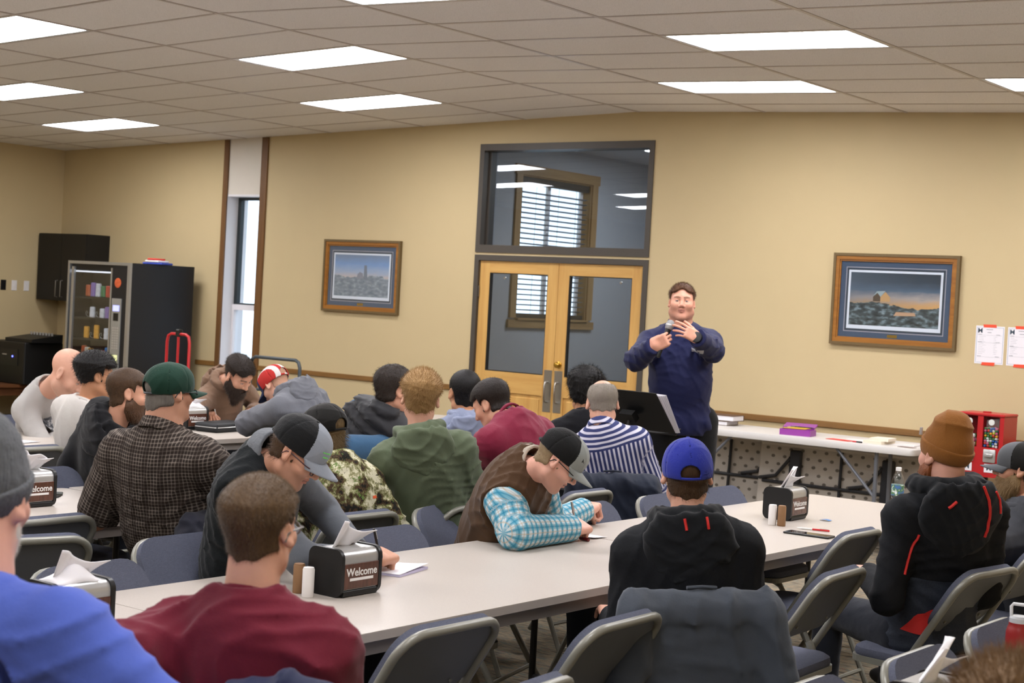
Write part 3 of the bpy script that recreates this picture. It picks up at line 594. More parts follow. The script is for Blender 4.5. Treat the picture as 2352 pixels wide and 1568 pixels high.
# red flask
fl = empty('red_flask', (-1.60, 4.605, TZ+0.0005), 0.3, 'red insulated flask with a clear handle lid at the right edge', 'bottle')
MB().lathe([(0.036, 0), (0.038, 0.004), (0.038, 0.085), (0.034, 0.10), (0.031, 0.108), (0.031, 0.115)], 24).build('flask_body', plain('flask_red', '#8e1f1f', 0.35, 0.5), fl, True)
MB().lathe([(0.030, 0.1152), (0.030, 0.128), (0.026, 0.132), (0.024, 0.134)], 22).build('lid', plain('lid_grey', '#b9bcc0', 0.3, 0.5), fl, True)
MB().tube([(-0.024, 0, 0.13), (-0.026, 0, 0.160), (-0.020, 0, 0.168), (0.020, 0, 0.168), (0.026, 0, 0.160), (0.024, 0, 0.13)], 0.005, 8).build('carry_loop', plain('loop_white', '#d5d7da', 0.3), fl, True)
o = MB().grid(6, 3, lambda u, v: Vector((0.05*u, 0.03*v, 0.002+0.004*sin(3*u)))).build('blue_wrapper', plain('wrapper_blue', '#4d86c9', 0.4), None, True, solid=0.001); o.location = (-3.42, 6.96, TZ+0.001); tag(o, 'small blue wrapper behind the far napkin holder', 'wrapper')
o = MB().grid(6, 6, lambda u, v: Vector((0.2*u, 0.27*v, 0.001+0.003*u*v))).build('paper_sheet', M_PAPER, None, True, solid=0.0006); o.location = (-7.95, 5.35, TZ+0.001); o.rotation_euler = (0, 0, 0.2); tag(o, 'loose paper sheet on the table by the left picture edge', 'paper')
# black zip case and black cap on the far table
zc_ = empty('zip_case', (-7.98, 7.22, TZ+0.0005), 0.15, 'black zipped case on the far table behind the plaid shoulder', 'case')
MB().rbox((-0.10, -0.17, 0), (0.10, 0.17, 0.062), 0.02, 3).build('case_body', plain('black_nylon', '#1c1d1f', 0.55, 0.4), zc_, True); MB().tube([(-0.101, -0.15, 0.034), (-0.085, -0.171, 0.034), (0.085, -0.171, 0.034), (0.101, -0.15, 0.034), (0.101, 0.15, 0.034)], 0.003, 6).build('zipper', M_SILV, zc_, True)

# ------------------------------------------------------------ framed pictures
def framed(name, x0, x1, z0, z1, lb, kind):
    cx, cz = (x0+x1)/2, (z0+z1)/2; w, h = x1-x0, z1-z0
    r = empty(name, (cx, YB-0.0005, cz), 0, lb, 'picture', 'framed pictures on the back wall')
    mo = wood('oak_frame_'+kind, '#7d4f22', '#a9722f', 0, 0.35, 8); mg = plain('frame_edge_gilt_'+kind, '#6d5a3a', 0.5, 0.4, 0.2, 0.2, 90)
    def ring(m, a, b, y0, y1):   # between inset a and inset b
        m.box((-w/2+a, y0, -h/2+a), (w/2-a, y1, -h/2+b)); m.box((-w/2+a, y0, h/2-b), (w/2-a, y1, h/2-a)); m.box((-w/2+a, y0, -h/2+b), (-w/2+b, y1, h/2-b)); m.box((w/2-b, y0, -h/2+b), (w/2-a, y1, h/2-b)); return m
    ring(MB(), 0, 0.022, -0.034, 0).build('outer_moulding', mg, r); ring(MB(), 0.022, 0.05, -0.028, 0).build('frame', mo, r); ring(MB(), 0.05, 0.062, -0.02, 0).build('inner_moulding', mo, r)
    mt = plain('blue_mat', '#47566b', 0.8, var=0.06, scale=40); MB().box((-w/2+0.062, -0.010, -h/2+0.062), (w/2-0.062, -0.004, h/2-0.062)).build('mat_board', mt, r)
    a = 0.105; ring(MB(), a, a+0.006, -0.0118, -0.0101).build('mat_line', plain('mat_line_pale', '#b3a9ab', 0.8), r); ring(MB(), a+0.012, a+0.022, -0.0118, -0.0101).build('mat_line', plain('mat_line_dark', '#39424c', 0.8), r)
    MB().box((-w/2+a+0.024, -0.0125, -h/2+a+0.024), (w/2-a-0.024, -0.0101, h/2-a-0.024)).build('print_border', M_PAPER, r)
    b = a+0.042; pw, p_h = w-2*b, h-2*b-0.01
    t = NT('print_'+kind, 0.5, 0.2); co = t.coord(); sp = t.n('SeparateXYZ'); t.l(co, sp.inputs[0]); X = t.math('DIVIDE', sp.outputs[0], pw/2); Z = t.math('DIVIDE', sp.outputs[2], p_h/2)
    n1 = t.noise(7, 4, co, stretch=(1, 1, 3.5)); n2 = t.noise(18, 4, co, stretch=(1, 1, 2.2))
    zz = t.math('ADD', Z, t.math('MULTIPLY', t.math('SUBTRACT', n1, 0.5), 0.35))
    if kind == 'dusk':
        sky = t.ramp(t.math('ADD', t.math('MULTIPLY', zz, 0.5), 0.5), [(0.42, lin('#d9a468')), (0.55, lin('#b7a59b')), (0.68, lin('#55677a')), (0.85, lin('#38434f')), (1, lin('#2f3a45'))])
        gl = t.math('SUBTRACT', 0.5, t.math('MULTIPLY', X, 0.5)); sky = t.mix(t.math('MULTIPLY', gl, 0.55), sky, lin('#5b6570'))
        gnd = t.ramp(n2, [(0.3, lin('#23282b')), (0.5, lin('#4c5557')), (0.62, lin('#7f8b8e')), (0.75, lin('#99a3a6'))]); hor = t.math('ADD', t.math('MULTIPLY', t.math('SINE', t.math('MULTIPLY', X, 3.0)), -0.10), -0.18)
    else:
        sky = t.ramp(t.math('ADD', t.math('MULTIPLY', zz, 0.5), 0.5), [(0.40, lin('#d9bba4')), (0.6, lin('#a9b2c4')), (0.8, lin('#7f9cc4')), (1, lin('#7d8ba0'))])
        gnd = t.ramp(n2, [(0.3, lin('#6d7680')), (0.55, lin('#8d9299')), (0.75, lin('#b3b6ba'))]); hor = t.math('MULTIPLY', t.math('SINE', t.math('MULTIPLY', X, 4.0)), 0.06)
    f = t.math('GREATER_THAN', t.math('ADD', Z, t.math('MULTIPLY', t.math('SUBTRACT', n2, 0.5), 0.25)), hor)
    t.color(t.mix(f, gnd, sky)); pr = MB().box((-pw/2, -0.0132, -p_h/2+0.006), (pw/2, -0.0126, p_h/2+0.006)).build('print', t.m, r)
    m = MB(); y0, y1 = -0.0136, -0.0133
    if kind == 'dusk':   # a plain little house on the hill
        hx, hz = -pw*0.16, -0.01
        MB().prism([(hx-0.055, hz), (hx+0.005, hz), (hx+0.005, hz+0.035), (hx-0.025, hz+0.07), (hx-0.055, hz+0.035)], y0, y1, 1).build('printed_house', plain('print_house_dark', '#5b4a3c', 0.7), pr)
        MB().prism([(hx+0.006, hz), (hx+0.085, hz), (hx+0.085, hz+0.035), (hx+0.045, hz+0.075), (hx+0.006, hz+0.035)], y0, y1, 1).build('printed_house', plain('print_house_warm', '#c79a68', 0.7), pr)
        MB().prism([(hx-0.06, hz+0.033), (hx-0.025, hz+0.078), (hx+0.045, hz+0.082), (hx+0.006, hz+0.036), (hx-0.02, hz+0.066)], y0-0.0003, y0-0.0001, 1).build('printed_roof', plain('print_roof', '#9fa9a8', 0.7), pr)
        MB().prism([(hx+0.12, -0.115), (hx+0.30, -0.11), (hx+0.29, -0.085), (hx+0.14, -0.085)], y0, y1, 1).build('printed_pond', plain('print_pond', '#c69a78', 0.7), pr)
    else:
        MB().prism([(0.03, -0.03), (0.085, -0.03), (0.075, 0.05), (0.07, 0.11), (0.035, 0.11), (0.035, 0.04)], y0, y1, 1).build('printed_tower', plain('print_tower', '#7b8089', 0.7), pr)
        MB().prism([(-0.06, -0.02), (0.03, -0.02), (0.02, 0.03), (-0.02, 0.045), (-0.05, 0.02)], y0, y1, 1).build('printed_barn', plain('print_barn', '#8d8b93', 0.7), pr)
    MB().box((-0.04, -0.0115, -h/2+0.07), (0.04, -0.0101, -h/2+0.094)).build('name_plate', M_BRASS, r)
    g_ = MB().box((-w/2+0.062, -0.0165, -h/2+0.062), (w/2-0.062, -0.0155, h/2-0.062)).build('glazing', M_PANE, r)
framed('framed_picture', -11.12, -10.103, 1.497, 2.209, 'framed pale tower landscape left of the double door', 'pale'); framed('framed_picture', -5.563, -4.538, 1.497, 2.209, 'large framed dusk landscape right of the speaker', 'dusk')

# ------------------------------------------------------------ wall notices
M_TAPE = plain('orange_tape', '#e8553a', 0.5); M_INK = plain('ink_grey', '#8d8f96', 0.8, var=0); M_INKD = plain('ink_dark', '#4c5a66', 0.8, var=0)
def notice(x0, lb, k):
    r = empty('wall_notice', (x0+0.108, YB-0.001, 1.56), 0, lb, 'notice', 'taped paper notices')
    MB().box((-0.108, -0.0012, -0.14), (0.108, -0.0002, 0.14)).build('sheet', M_PAPER, r)
    m = MB(); a = 0.1
    m.box((-a, -0.0016, -0.13), (a, -0.0012, -0.1285)).box((-a, -0.0016, 0.1285), (a, -0.0012, 0.13)).box((-a, -0.0016, -0.1285), (-a+0.002, -0.0012, 0.1285)).box((a-0.002, -0.0016, -0.1285), (a, -0.0012, 0.1285)); m.build('printed_border', plain('ink_blue', '#5d7f9c', 0.8, var=0), r)
    Rm = Matrix.Translation((-0.075, -0.0014, 0.103)) @ Matrix.Rotation(pi/2, 4, 'X'); text_mesh('M', 0.05, 'letter_mark', M_INKD, r, Rm, True)
    rs = random.Random(k); m = MB(); z = 0.112
    for i in range(2): m.box((-0.03+0.01*i, -0.0016, z-0.022*i), (0.02-0.01*i+0.06*k, -0.0012, z-0.022*i+0.004))
    for z in (0.075, 0.02, -0.085) if k == 0 else (0.075, 0.0, -0.07): m.box((-0.09, -0.0016, z), (-0.06, -0.0012, z+0.003)); m.box((-0.09, -0.0016, z-0.004), (0.09, -0.0012, z-0.003)); m.box((0.045, -0.0016, z), (0.075, -0.0012, z+0.003))
    for i in range(11):
        zz = 0.06-i*0.0125
        m.box((-0.085, -0.0016, zz), (-0.085+rs.uniform(0.02, 0.06), -0.0012, zz+0.0012)); m.box((0.03, -0.0016, zz), (0.03+rs.uniform(0.01, 0.03), -0.0012, zz+0.0012))
    m.build('printed_lines', M_INK, r)
    for s in (-1, 1): MB().prism([(-0.05, 0.128*s), (0.048, 0.128*s+0.002), (0.043, 0.152*s), (-0.055, 0.15*s)], -0.0024, -0.0017, 1).build('tape_strip', M_TAPE, r)
notice(-4.395, 'taped white notice with an M mark, left one', 0); notice(-4.155, 'taped white notice cut by the right picture edge', 1)
# switches on the left wall
for y, mt, lb in ((10.577, M_BLK, 'black wall switch plate, leftmost of three'), (10.719, M_SALT, 'white wall switch plate in the middle'), (10.882, M_SALT, 'white wall switch plate nearest the corner')):
    r = empty('wall_switch', (XL+0.0005, y, 1.565), 0, lb, 'switch', 'wall plates beside the cabinet')
    MB().rbox((0, -0.035, -0.058), (0.008, 0.035, 0.058), 0.003, 1).build('plate', mt, r); MB().box((0.0082, -0.008, -0.018), (0.014, 0.008, 0.018)).build('toggle', mt, r)

# ------------------------------------------------------------ corner: wall cabinet, vending machine, printer, stand
M_CAB = plain('black_cabinet', '#161514', 0.45, 0.35, var=0.05)
r = empty('wall_cabinet', (-14.955, YB-0.0005, 1.42), 0, 'black two-door wall cabinet hung in the far corner', 'cabinet')
MB().box((-0.43, -0.31, 0), (0.43, 0, 0.76)).build('carcass', M_CAB, r)
for s in (-1, 1):
    d = MB().box((min(0.002*s, 0.428*s), -0.33, 0.003), (max(0.002*s, 0.428*s), -0.3115, 0.757)).build('door', M_CAB, r)
    MB().tube([(s*0.045, -0.331, 0.04), (s*0.045, -0.358, 0.045), (s*0.045, -0.358, 0.225), (s*0.045, -0.331, 0.23)], 0.006, 8).build('handle', M_STEEL, d, True)
vx0, vx1, vy0, vy1, vh = -13.92, -12.9, 10.33, 11.18, 1.87
r = empty('vending_machine', ((vx0+vx1)/2, (vy0+vy1)/2, 0), 0, 'black snack vending machine with a lit glass front', 'vending machine'); hx, hy = (vx1-vx0)/2, (vy1-vy0)/2
M_VB = plain('vending_black', '#15171c', 0.4, 0.45, var=0.04); M_ALU = plain('aluminium_trim', '#b4b6b8', 0.3, 0.5, 0.8)
MB().box((-hx, -hy+0.30, 0.08), (hx, hy, vh)).box((-hx, -hy+0.03, 0.08), (-hx+0.03, -hy+0.30, vh)).box((0.2, -hy+0.03, 0.08), (hx, -hy+0.30, vh)).box((-hx+0.03, -hy+0.03, vh-0.09), (0.2, -hy+0.30, vh)).box((-hx+0.03, -hy+0.03, 0.08), (0.2, -hy+0.30, 0.58)).build('cabinet_body', M_VB, r)
MB().box((-hx+0.05, -hy+0.1, 0), (-hx+0.1, hy-0.1, 0.08)).box((hx-0.1, -hy+0.1, 0), (hx-0.05, hy-0.1, 0.08)).build('base_foot', M_VB, r)
MB().box((-hx, -hy, 0.1), (-hx+0.03, -hy+0.029, vh)).box((hx-0.04, -hy, 0.1), (hx, -hy+0.029, vh)).box((-hx+0.03, -hy, vh-0.03), (hx-0.04, -hy+0.029, vh)).box((-hx+0.06, -hy+0.005, 0.5), (-hx+0.10, -hy+0.029, vh-0.06)).box((0.20, -hy+0.005, 0.12), (0.225, -hy+0.029, vh-0.06)).build('door_trim', M_ALU, r)
MB().box((-hx+0.105, -hy+0.012, 0.585), (0.198, -hy+0.018, vh-0.095)).build('glass_front', M_PANE, r)
MB().box((0.23, -hy+0.004, 0.12), (hx-0.042, -hy+0.029, vh-0.035)).build('control_panel', M_VB, r)
kp = MB().box((0.25, -hy-0.006, 0.75), (0.40, -hy+0.0035, 1.50)).build('keypad_plate', plain('keypad_grey', '#a8aaa8', 0.35, 0.5, 0.5), r)
MB().box((0.275, -hy-0.008, 1.37), (0.375, -hy-0.0062, 1.43)).build('display', emit('vend_display', '#3f52d8', 2.0), kp); MB().box((0.285, -hy-0.008, 1.27), (0.365, -hy-0.0062, 1.35)).build('coin_slot', M_BLK, kp)
for i in range(9):
    for j in range(3): MB().box((0.28+j*0.035, -hy-0.0078, 0.98+i*0.026), (0.305+j*0.035, -hy-0.0062, 0.998+i*0.026)).build('key', M_SILV, kp)
MB().box((0.285, -hy-0.008, 0.80), (0.375, -hy-0.0062, 0.92)).build('bill_slot', emit('bill_slot', '#c8d040', 0.9), kp)
MB().lathe([(0.05, 0), (0.05, 0.004), (0.03, 0.005)], 20).build('round_sticker', plain('sticker_orange', '#c9603a', 0.5, var=0.5, scale=30), r).matrix_local = Matrix.Translation((0.325, -hy+0.0035, 1.66)) @ Matrix.Rotation(pi/2, 4, 'X')
rs = random.Random(5); cols = ['#c23b2e', '#e7d9c4', '#3f7fc4', '#e0a23a', '#8a6fb0', '#d9d9df', '#3a7a50', '#b5552f']
for i, z in enumerate((0.66, 0.84, 1.06, 1.28, 1.50)):
    MB().box((-hx+0.035, -hy+0.06, z-0.02), (0.195, -hy+0.29, z)).build('shelf', M_BLK, r)
    n = 6 if i > 1 else 9
    for j in range(n):
        x = -hx+0.16+j*(0.50/n)
        if j < 1: continue
        if rs.random() < 0.42 or (i == 4 and j == n-1):
            c_ = rs.choice(cols); hgt = rs.uniform(0.10, 0.15)
            MB().rbox((x-0.032, -hy+0.075, z+0.001), (x+0.032, -hy+0.11, z+hgt), 0.008, 1).build('snack_packet', plain('packet_'+c_, c_, 0.35, 0.5, var=0.35, scale=40), r)
        else:
            MB().tube([(x+0.03*cos(a), -hy+0.07+0.008*a, z+0.038+0.03*sin(a)) for a in [k*0.7 for k in range(20)]], 0.003, 5).build('coil', M_ALU, r, True)
lg = MB().box((-hx+0.05, -hy+0.06, vh-0.115), (0.18, -hy+0.10, vh-0.10)).build('tube_light', emit('vend_light', '#f4f6ff', 0.9), r)
r = empty('folded_flag', (-12.98, 10.75, vh+0.0005), 0.2, 'small red white and blue cloth bundle on the vending machine', 'cloth')
for i, (c_, z0) in enumerate((('#3d4fa8', 0.0), ('#e6e0dc', 0.022), ('#d0463c', 0.044))): MB().rbox((-0.13+0.03*i, -0.09, z0), (0.13-0.05*i, 0.09, z0+0.021), 0.009, 2).build('fold', plain('flag_'+c_, c_, 0.9, bump=0.3), r, True)
st = empty('side_table', (-15.0, 10.3, 0), 0, 'brown wooden side table in the far left corner', 'table'); M_BRN = wood('brown_table', '#4d2d18', '#6d4426', 1, 0.45)
MB().box((-0.35, -0.55, 0.47), (0.4, 0.6, 0.50)).build('table_top', M_BRN, st); MB().box((-0.3, -0.5, 0.38), (0.35, 0.55, 0.4695)).build('apron', M_BRN, st)
for sx, sy in ((-0.3, -0.5), (0.31, -0.5), (-0.3, 0.51), (0.31, 0.51)): MB().box((sx, sy, 0), (sx+0.05, sy+0.05, 0.3795)).build('leg', M_BRN, st)
pr = empty('printer', (-14.86, 10.52, 0.5005), 0, 'black boxy printer with a blue light under the cabinet', 'printer')
MB().rbox((-0.33, -0.25, 0), (0.33, 0.25, 0.46), 0.015, 2).build('body', M_CAB, pr); MB().box((-0.2, -0.256, 0.20), (0.22, -0.2505, 0.38)).build('front_panel', M_BLK, pr); MB().cyl((0.13, -0.262, 0.30), (0.13, -0.2565, 0.30), 0.01, 10).build('led', emit('led_blue', '#3a49ff', 6.0), pr)
MB().box((-0.06, -0.2575, 0.31), (0.02, -0.2562, 0.322)).build('badge', M_SILV, pr); MB().cyl((-0.27, -0.262, 0.26), (-0.27, -0.2505, 0.26), 0.012, 10).build('key_lock', M_SILV, pr)
mx = empty('audio_mixer', (-14.72, 10.52, 0.961), 0, 'flat black audio mixer lying on the printer', 'mixer')
MB().prism([(-0.2, 0), (0.2, 0), (0.2, 0.09), (-0.2, 0.035)], -0.24, 0.24, 0).build('chassis', M_CAB, mx)
for i in range(8): MB().cyl((-0.19+i*0.054, 0.1, 0.07), (-0.19+i*0.054, 0.095, 0.105), 0.011, 8).build('knob', M_SILV, mx, True)
o = MB().lathe([(0.05, 0), (0.10, 0.03), (0.11, 0.09), (0.07, 0.15), (0.03, 0.19)], 14).build('green_bag', None or plain('bag_green_white', '#7fa35a', 0.4, 0.5, var=0.6, scale=18), None, True); o.location = (-15.25, 9.95, 0.5005); tag(o, 'small green and white plastic bag on the brown side table', 'bag')
# hand truck
ht = empty('hand_truck', (-11.25, 9.6, 0), 0.0, 'red steel hand truck standing by the vending machine', 'hand truck'); M_HR = plain('truck_red', '#c22a30', 0.35, 0.5)
MB().tube([(-0.155, 0, 0.08), (-0.155, 0, 1.15), (-0.14, 0, 1.205), (-0.10, 0, 1.225), (0.10, 0, 1.225), (0.14, 0, 1.205), (0.155, 0, 1.15), (0.155, 0, 0.08)], 0.014, 10).build('frame', M_HR, ht, True)
MB().tube([(0, 0, 1.215), (0, 0, 0.1)], 0.012, 8).build('centre_bar', M_HR, ht, True)
for z in (0.3, 0.7): MB().tube([(-0.155, 0, z), (0.155, 0, z)], 0.011, 8).build('cross_bar', M_HR, ht, True)
MB().box((-0.18, -0.22, 0.005), (0.18, 0.0, 0.015)).build('toe_plate', M_HR, ht); MB().rbox((-0.03, -0.02, 1.20), (0.03, 0.03, 1.27), 0.01, 1).build('handle_grip', M_BLK, ht)
for s in (-1, 1): MB().tube([(s*0.2-0.02, 0.07, 0.11), (s*0.2+0.02, 0.07, 0.11)], 0.11, 18).build('wheel', M_RUB, ht, True)
pcart = empty('platform_cart', (-10.85, 10.45, 0), 0.0, 'dark grey platform cart with a tall tube handle by the wall', 'cart'); M_CG = plain('cart_grey', '#434b50', 0.4, 0.45)
MB().tube([(-0.33, 0, 0.2), (-0.33, 0, 0.96), (-0.31, 0, 1.01), (-0.27, 0, 1.03), (0.27, 0, 1.03), (0.31, 0, 1.01), (0.33, 0, 0.96), (0.33, 0, 0.2)], 0.017, 10).build('handle', M_CG, pcart, True); MB().tube([(-0.33, 0, 0.72), (0.33, 0, 0.72)], 0.013, 8).build('cross_bar', M_CG, pcart, True)
MB().box((-0.38, -0.06, 0.17), (0.38, 0.8, 0.21)).build('deck', M_CG, pcart)
for sx in (-1, 1):
    for y in (0.05, 0.68): MB().tube([(sx*0.3-0.02, y, 0.085), (sx*0.3+0.02, y, 0.085)], 0.08, 14).build('wheel', M_RUB, pcart, True)

# ------------------------------------------------------------ white folding table by the wall, stored tables behind it
FZ = 0.80; fx0, fx1, fy0_, fy1_ = -6.62, -4.50, 10.56, 11.20
r = empty('plastic_table', ((fx0+fx1)/2, (fy0_+fy1_)/2, 0), 0, 'white plastic folding table along the back wall', 'table'); hx, hy = (fx1-fx0)/2, (fy1_-fy0_)/2
M_PLW = plain('white_plastic', '#d6d3cf', 0.45, var=0.02); M_GLEG = plain('grey_leg', '#6c6f76', 0.4, 0.5, 0.2)
m = MB(); pl = rrect(-hx, -hy, hx, hy, 0.06, 5); n = len(pl); lv = [(0.995, FZ-0.05), (1.0, FZ-0.04), (1.0, FZ-0.008), (0.992, FZ)]
m.add([(u*k, v*k, z) for k, z in lv for u, v in pl], [tuple(range(n))[::-1], tuple(range(3*n, 4*n))]+[(j*n+i, j*n+(i+1) % n, (j+1)*n+(i+1) % n, (j+1)*n+i) for j in range(3) for i in range(n)]); m.build('tabletop', M_PLW, r, True)
for s in (-1, 1):
    x = s*(hx-0.30)
    for y in (-hy+0.06, hy-0.34): MB().tube([(x, y, FZ-0.051), (x, y, 0.01)], 0.016, 8).build('leg', M_GLEG, r, True)
    MB().tube([(x, -hy+0.06, 0.12), (x, hy-0.34, 0.12)], 0.012, 8).build('leg_rail', M_GLEG, r, True)
    MB().tube([(x, -hy+0.06, 0.42), (x-s*0.32, -hy+0.06, FZ-0.052)], 0.012, 8).build('brace', M_GLEG, r, True)
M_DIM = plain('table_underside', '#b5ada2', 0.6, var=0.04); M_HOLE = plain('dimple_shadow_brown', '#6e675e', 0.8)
for k, (xa, xb, yb, lean, lb) in enumerate(((-7.05, -5.45, 11.20, 0.06, 'folded plastic table stored on edge, left one under the white table'), (-5.95, -4.50, 11.08, 0.06, 'folded plastic table stored on edge, right one under the white table'))):
    r = empty('folded_table', ((xa+xb)/2, yb-0.10, 0.002), 0, lb, 'table', 'folded plastic tables stored on edge'); r.rotation_euler = (-lean, 0, 0); hx = (xb-xa)/2; hgt = 0.74
    MB().rbox((-hx, -0.02, 0), (hx, 0.02, hgt), 0.015, 2).build('panel', M_DIM, r)
    MB().tube([(-hx+0.03, -0.034, 0.70), (hx-0.03, -0.034, 0.70)], 0.02, 8).build('rim', M_DIM, r, True)
    m = MB()
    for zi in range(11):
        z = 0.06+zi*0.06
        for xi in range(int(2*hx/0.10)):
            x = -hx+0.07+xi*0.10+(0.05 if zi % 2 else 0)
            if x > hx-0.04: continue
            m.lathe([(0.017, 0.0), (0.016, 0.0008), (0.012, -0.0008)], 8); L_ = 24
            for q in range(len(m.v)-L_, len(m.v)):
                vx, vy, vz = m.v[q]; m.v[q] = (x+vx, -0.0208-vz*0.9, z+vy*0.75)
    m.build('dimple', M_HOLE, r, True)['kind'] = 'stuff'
    for z in (0.10, 0.40): MB().tube([(-hx+0.05, -0.035, z), (hx-0.05, -0.035, z)], 0.013, 8).build('frame_rail', plain('frame_black', '#26262a', 0.4, 0.4), r, True)
    for x in (-hx*0.55, hx*0.5):
        MB().rbox((x-0.05, -0.055, 0.02), (x+0.05, -0.0215, 0.66), 0.01, 1).build('leg_plate', plain('frame_black', '#26262a', 0.4, 0.4), r)
        MB().tube([(x-0.04, -0.045, 0.60), (x-0.16, -0.045, 0.45), (x-0.30, -0.045, 0.42)], 0.014, 8).build('leg', plain('frame_black', '#26262a', 0.4, 0.4), r, True)
    MB().tube([(-0.02, -0.035, 0.12), (-0.02, -0.035, 0.68)], 0.012, 8).build('hinge_rod', plain('frame_black', '#26262a', 0.4, 0.4), r, True)
# things on the white table
def book(x, y, z, w, d, h, c_, lb, rz=0.0):
    r = empty('book', (x, y, z), rz, lb, 'book'); MB().box((-w/2, -d/2, 0), (w/2, d/2, 0.004)).box((-w/2, -d/2, h-0.004), (w/2, d/2, h)).box((-w/2, d/2-0.004, 0.004), (w/2, d/2, h-0.004)).build('cover', plain('cover_'+c_, c_, 0.6), r); MB().box((-w/2+0.004, -d/2+0.004, 0.0045), (w/2-0.004, d/2-0.0045, h-0.0045)).build('page_block', M_PAPER, r)
book(-6.33, 11.0, FZ+0.0005, 0.24, 0.18, 0.035, '#7a6a5a', 'lower white-paged book on the white table by the speaker'); book(-6.29, 11.0, FZ+0.0365, 0.26, 0.19, 0.045, '#5f4536', 'upper brown-covered book on the white table by the speaker', 0.05)
pcs = empty('pencil_case', (-5.50, 10.74, FZ+0.0005), 0.15, 'open purple pencil case on the white table', 'pencil case'); M_PUR = plain('purple_plastic', '#94419a', 0.35, 0.4)
MB().box((-0.12, -0.07, 0), (0.12, 0.07, 0.004)).box((-0.12, -0.07, 0.004), (0.12, -0.066, 0.045)).box((-0.12, 0.066, 0.004), (0.12, 0.07, 0.045)).box((-0.12, -0.066, 0.004), (-0.116, 0.066, 0.045)).box((0.116, -0.066, 0.004), (0.12, 0.066, 0.045)).build('tray', M_PUR, pcs)
lid = MB().box((-0.12, 0, 0), (0.12, 0.12, 0.012)).build('lid', M_PUR, pcs); lid.location = (-0.02, 0.072, 0.042); lid.rotation_euler = (radians(12), 0, 0.1)
for i, c_ in enumerate(('#d9b43a', '#d9b43a', '#1c1c1c')): pen((-5.60+0.02*i, 10.70+0.02*i, FZ+0.05+0.006*i), (-5.42+0.02*i, 10.74+0.02*i, FZ+0.05+0.006*i), plain('pencil_'+c_, c_, 0.5), plain('pencil_'+c_, c_, 0.5), ['yellow pencil in the purple case, front one', 'yellow pencil in the purple case, middle one', 'black pen lying on the purple case'][i], 0.004, 'pencil')
for nm, x, y, w, d, h, c_, rz, lb in (('folder', -5.13, 10.70, 0.2, 0.09, 0.004, '#cf5048', -0.2, 'red folder on the white table right of the pencil case'), ('paper_sheet', -5.05, 10.85, 0.18, 0.16, 0.004, '#e6e2e0', 0.3, 'loose white sheet behind the red folder'), ('paper_stack', -4.86, 10.78, 0.15, 0.2, 0.02, '#e3d9c4', -0.1, 'cream paper stack on the white table'), ('paper_stack', -4.84, 10.80, 0.14, 0.18, 0.02, '#e9e0cf', 0.1, 'upper cream paper stack on the white table'),
                                  ('paper_sheet', -4.68, 10.88, 0.16, 0.2, 0.006, '#dfdcda', 0.1, 'white sheet at the right end of the white table'), ('leaflet', -4.60, 10.68, 0.12, 0.06, 0.003, '#7b6a63', -0.1, 'small dark leaflet at the right end of the white table')):
    z = FZ+0.0005+(0.021 if lb.startswith('upper') else 0)
    o = MB().box((-w/2, -d/2, 0), (w/2, d/2, h)).build(nm, plain('sheet_'+c_, c_, 0.7), None); o.location = (x, y, z); o.rotation_euler = (0, 0, rz); tag(o, lb, 'paper')
pen((-4.93, 10.64, FZ+0.005), (-5.02, 10.66, FZ+0.005), M_BLK, M_RED, 'black and red marker at the front edge of the white table', 0.006, 'marker')

# ------------------------------------------------------------ gumball machine
g = empty('gumball_machine', (-4.155, 11.02, 0), 0, 'red double gumball machine standing by the wall', 'gumball machine'); M_GR = plain('gumball_red', '#b21f22', 0.35, 0.5)
MB().box((-0.17, 0.02, 0.63), (0.17, 0.14, 1.06)).box((-0.17, -0.12, 0.63), (0.17, 0.02, 0.84)).box((-0.17, -0.12, 0.84), (-0.14, 0.02, 1.06)).box((-0.02, -0.12, 0.84), (0.02, 0.02, 1.06)).box((0.14, -0.12, 0.84), (0.17, 0.02, 1.06)).build('cabinet', M_GR, g)
MB().rbox((-0.175, -0.125, 1.0605), (0.175, 0.145, 1.08), 0.006, 1).build('top_cover', M_GR, g); MB().cyl((0, 0, 1.0805), (0, 0, 1.09), 0.03, 12).build('lock', M_GR, g, True)
MB().cyl((0, 0.02, 0.03), (0, 0.02, 0.63), 0.025, 10).lathe([(0.18, 0), (0.18, 0.02), (0.05, 0.035)], 20, (0, 0.02, 0)).build('stand', M_BLK, g, True)
rs = random.Random(3); gum = ['#d8412f', '#e8a21e', '#3f7d3d', '#d7d24a', '#2f5fa8', '#e6e0d8', '#d86a8a']; ball_me = {}
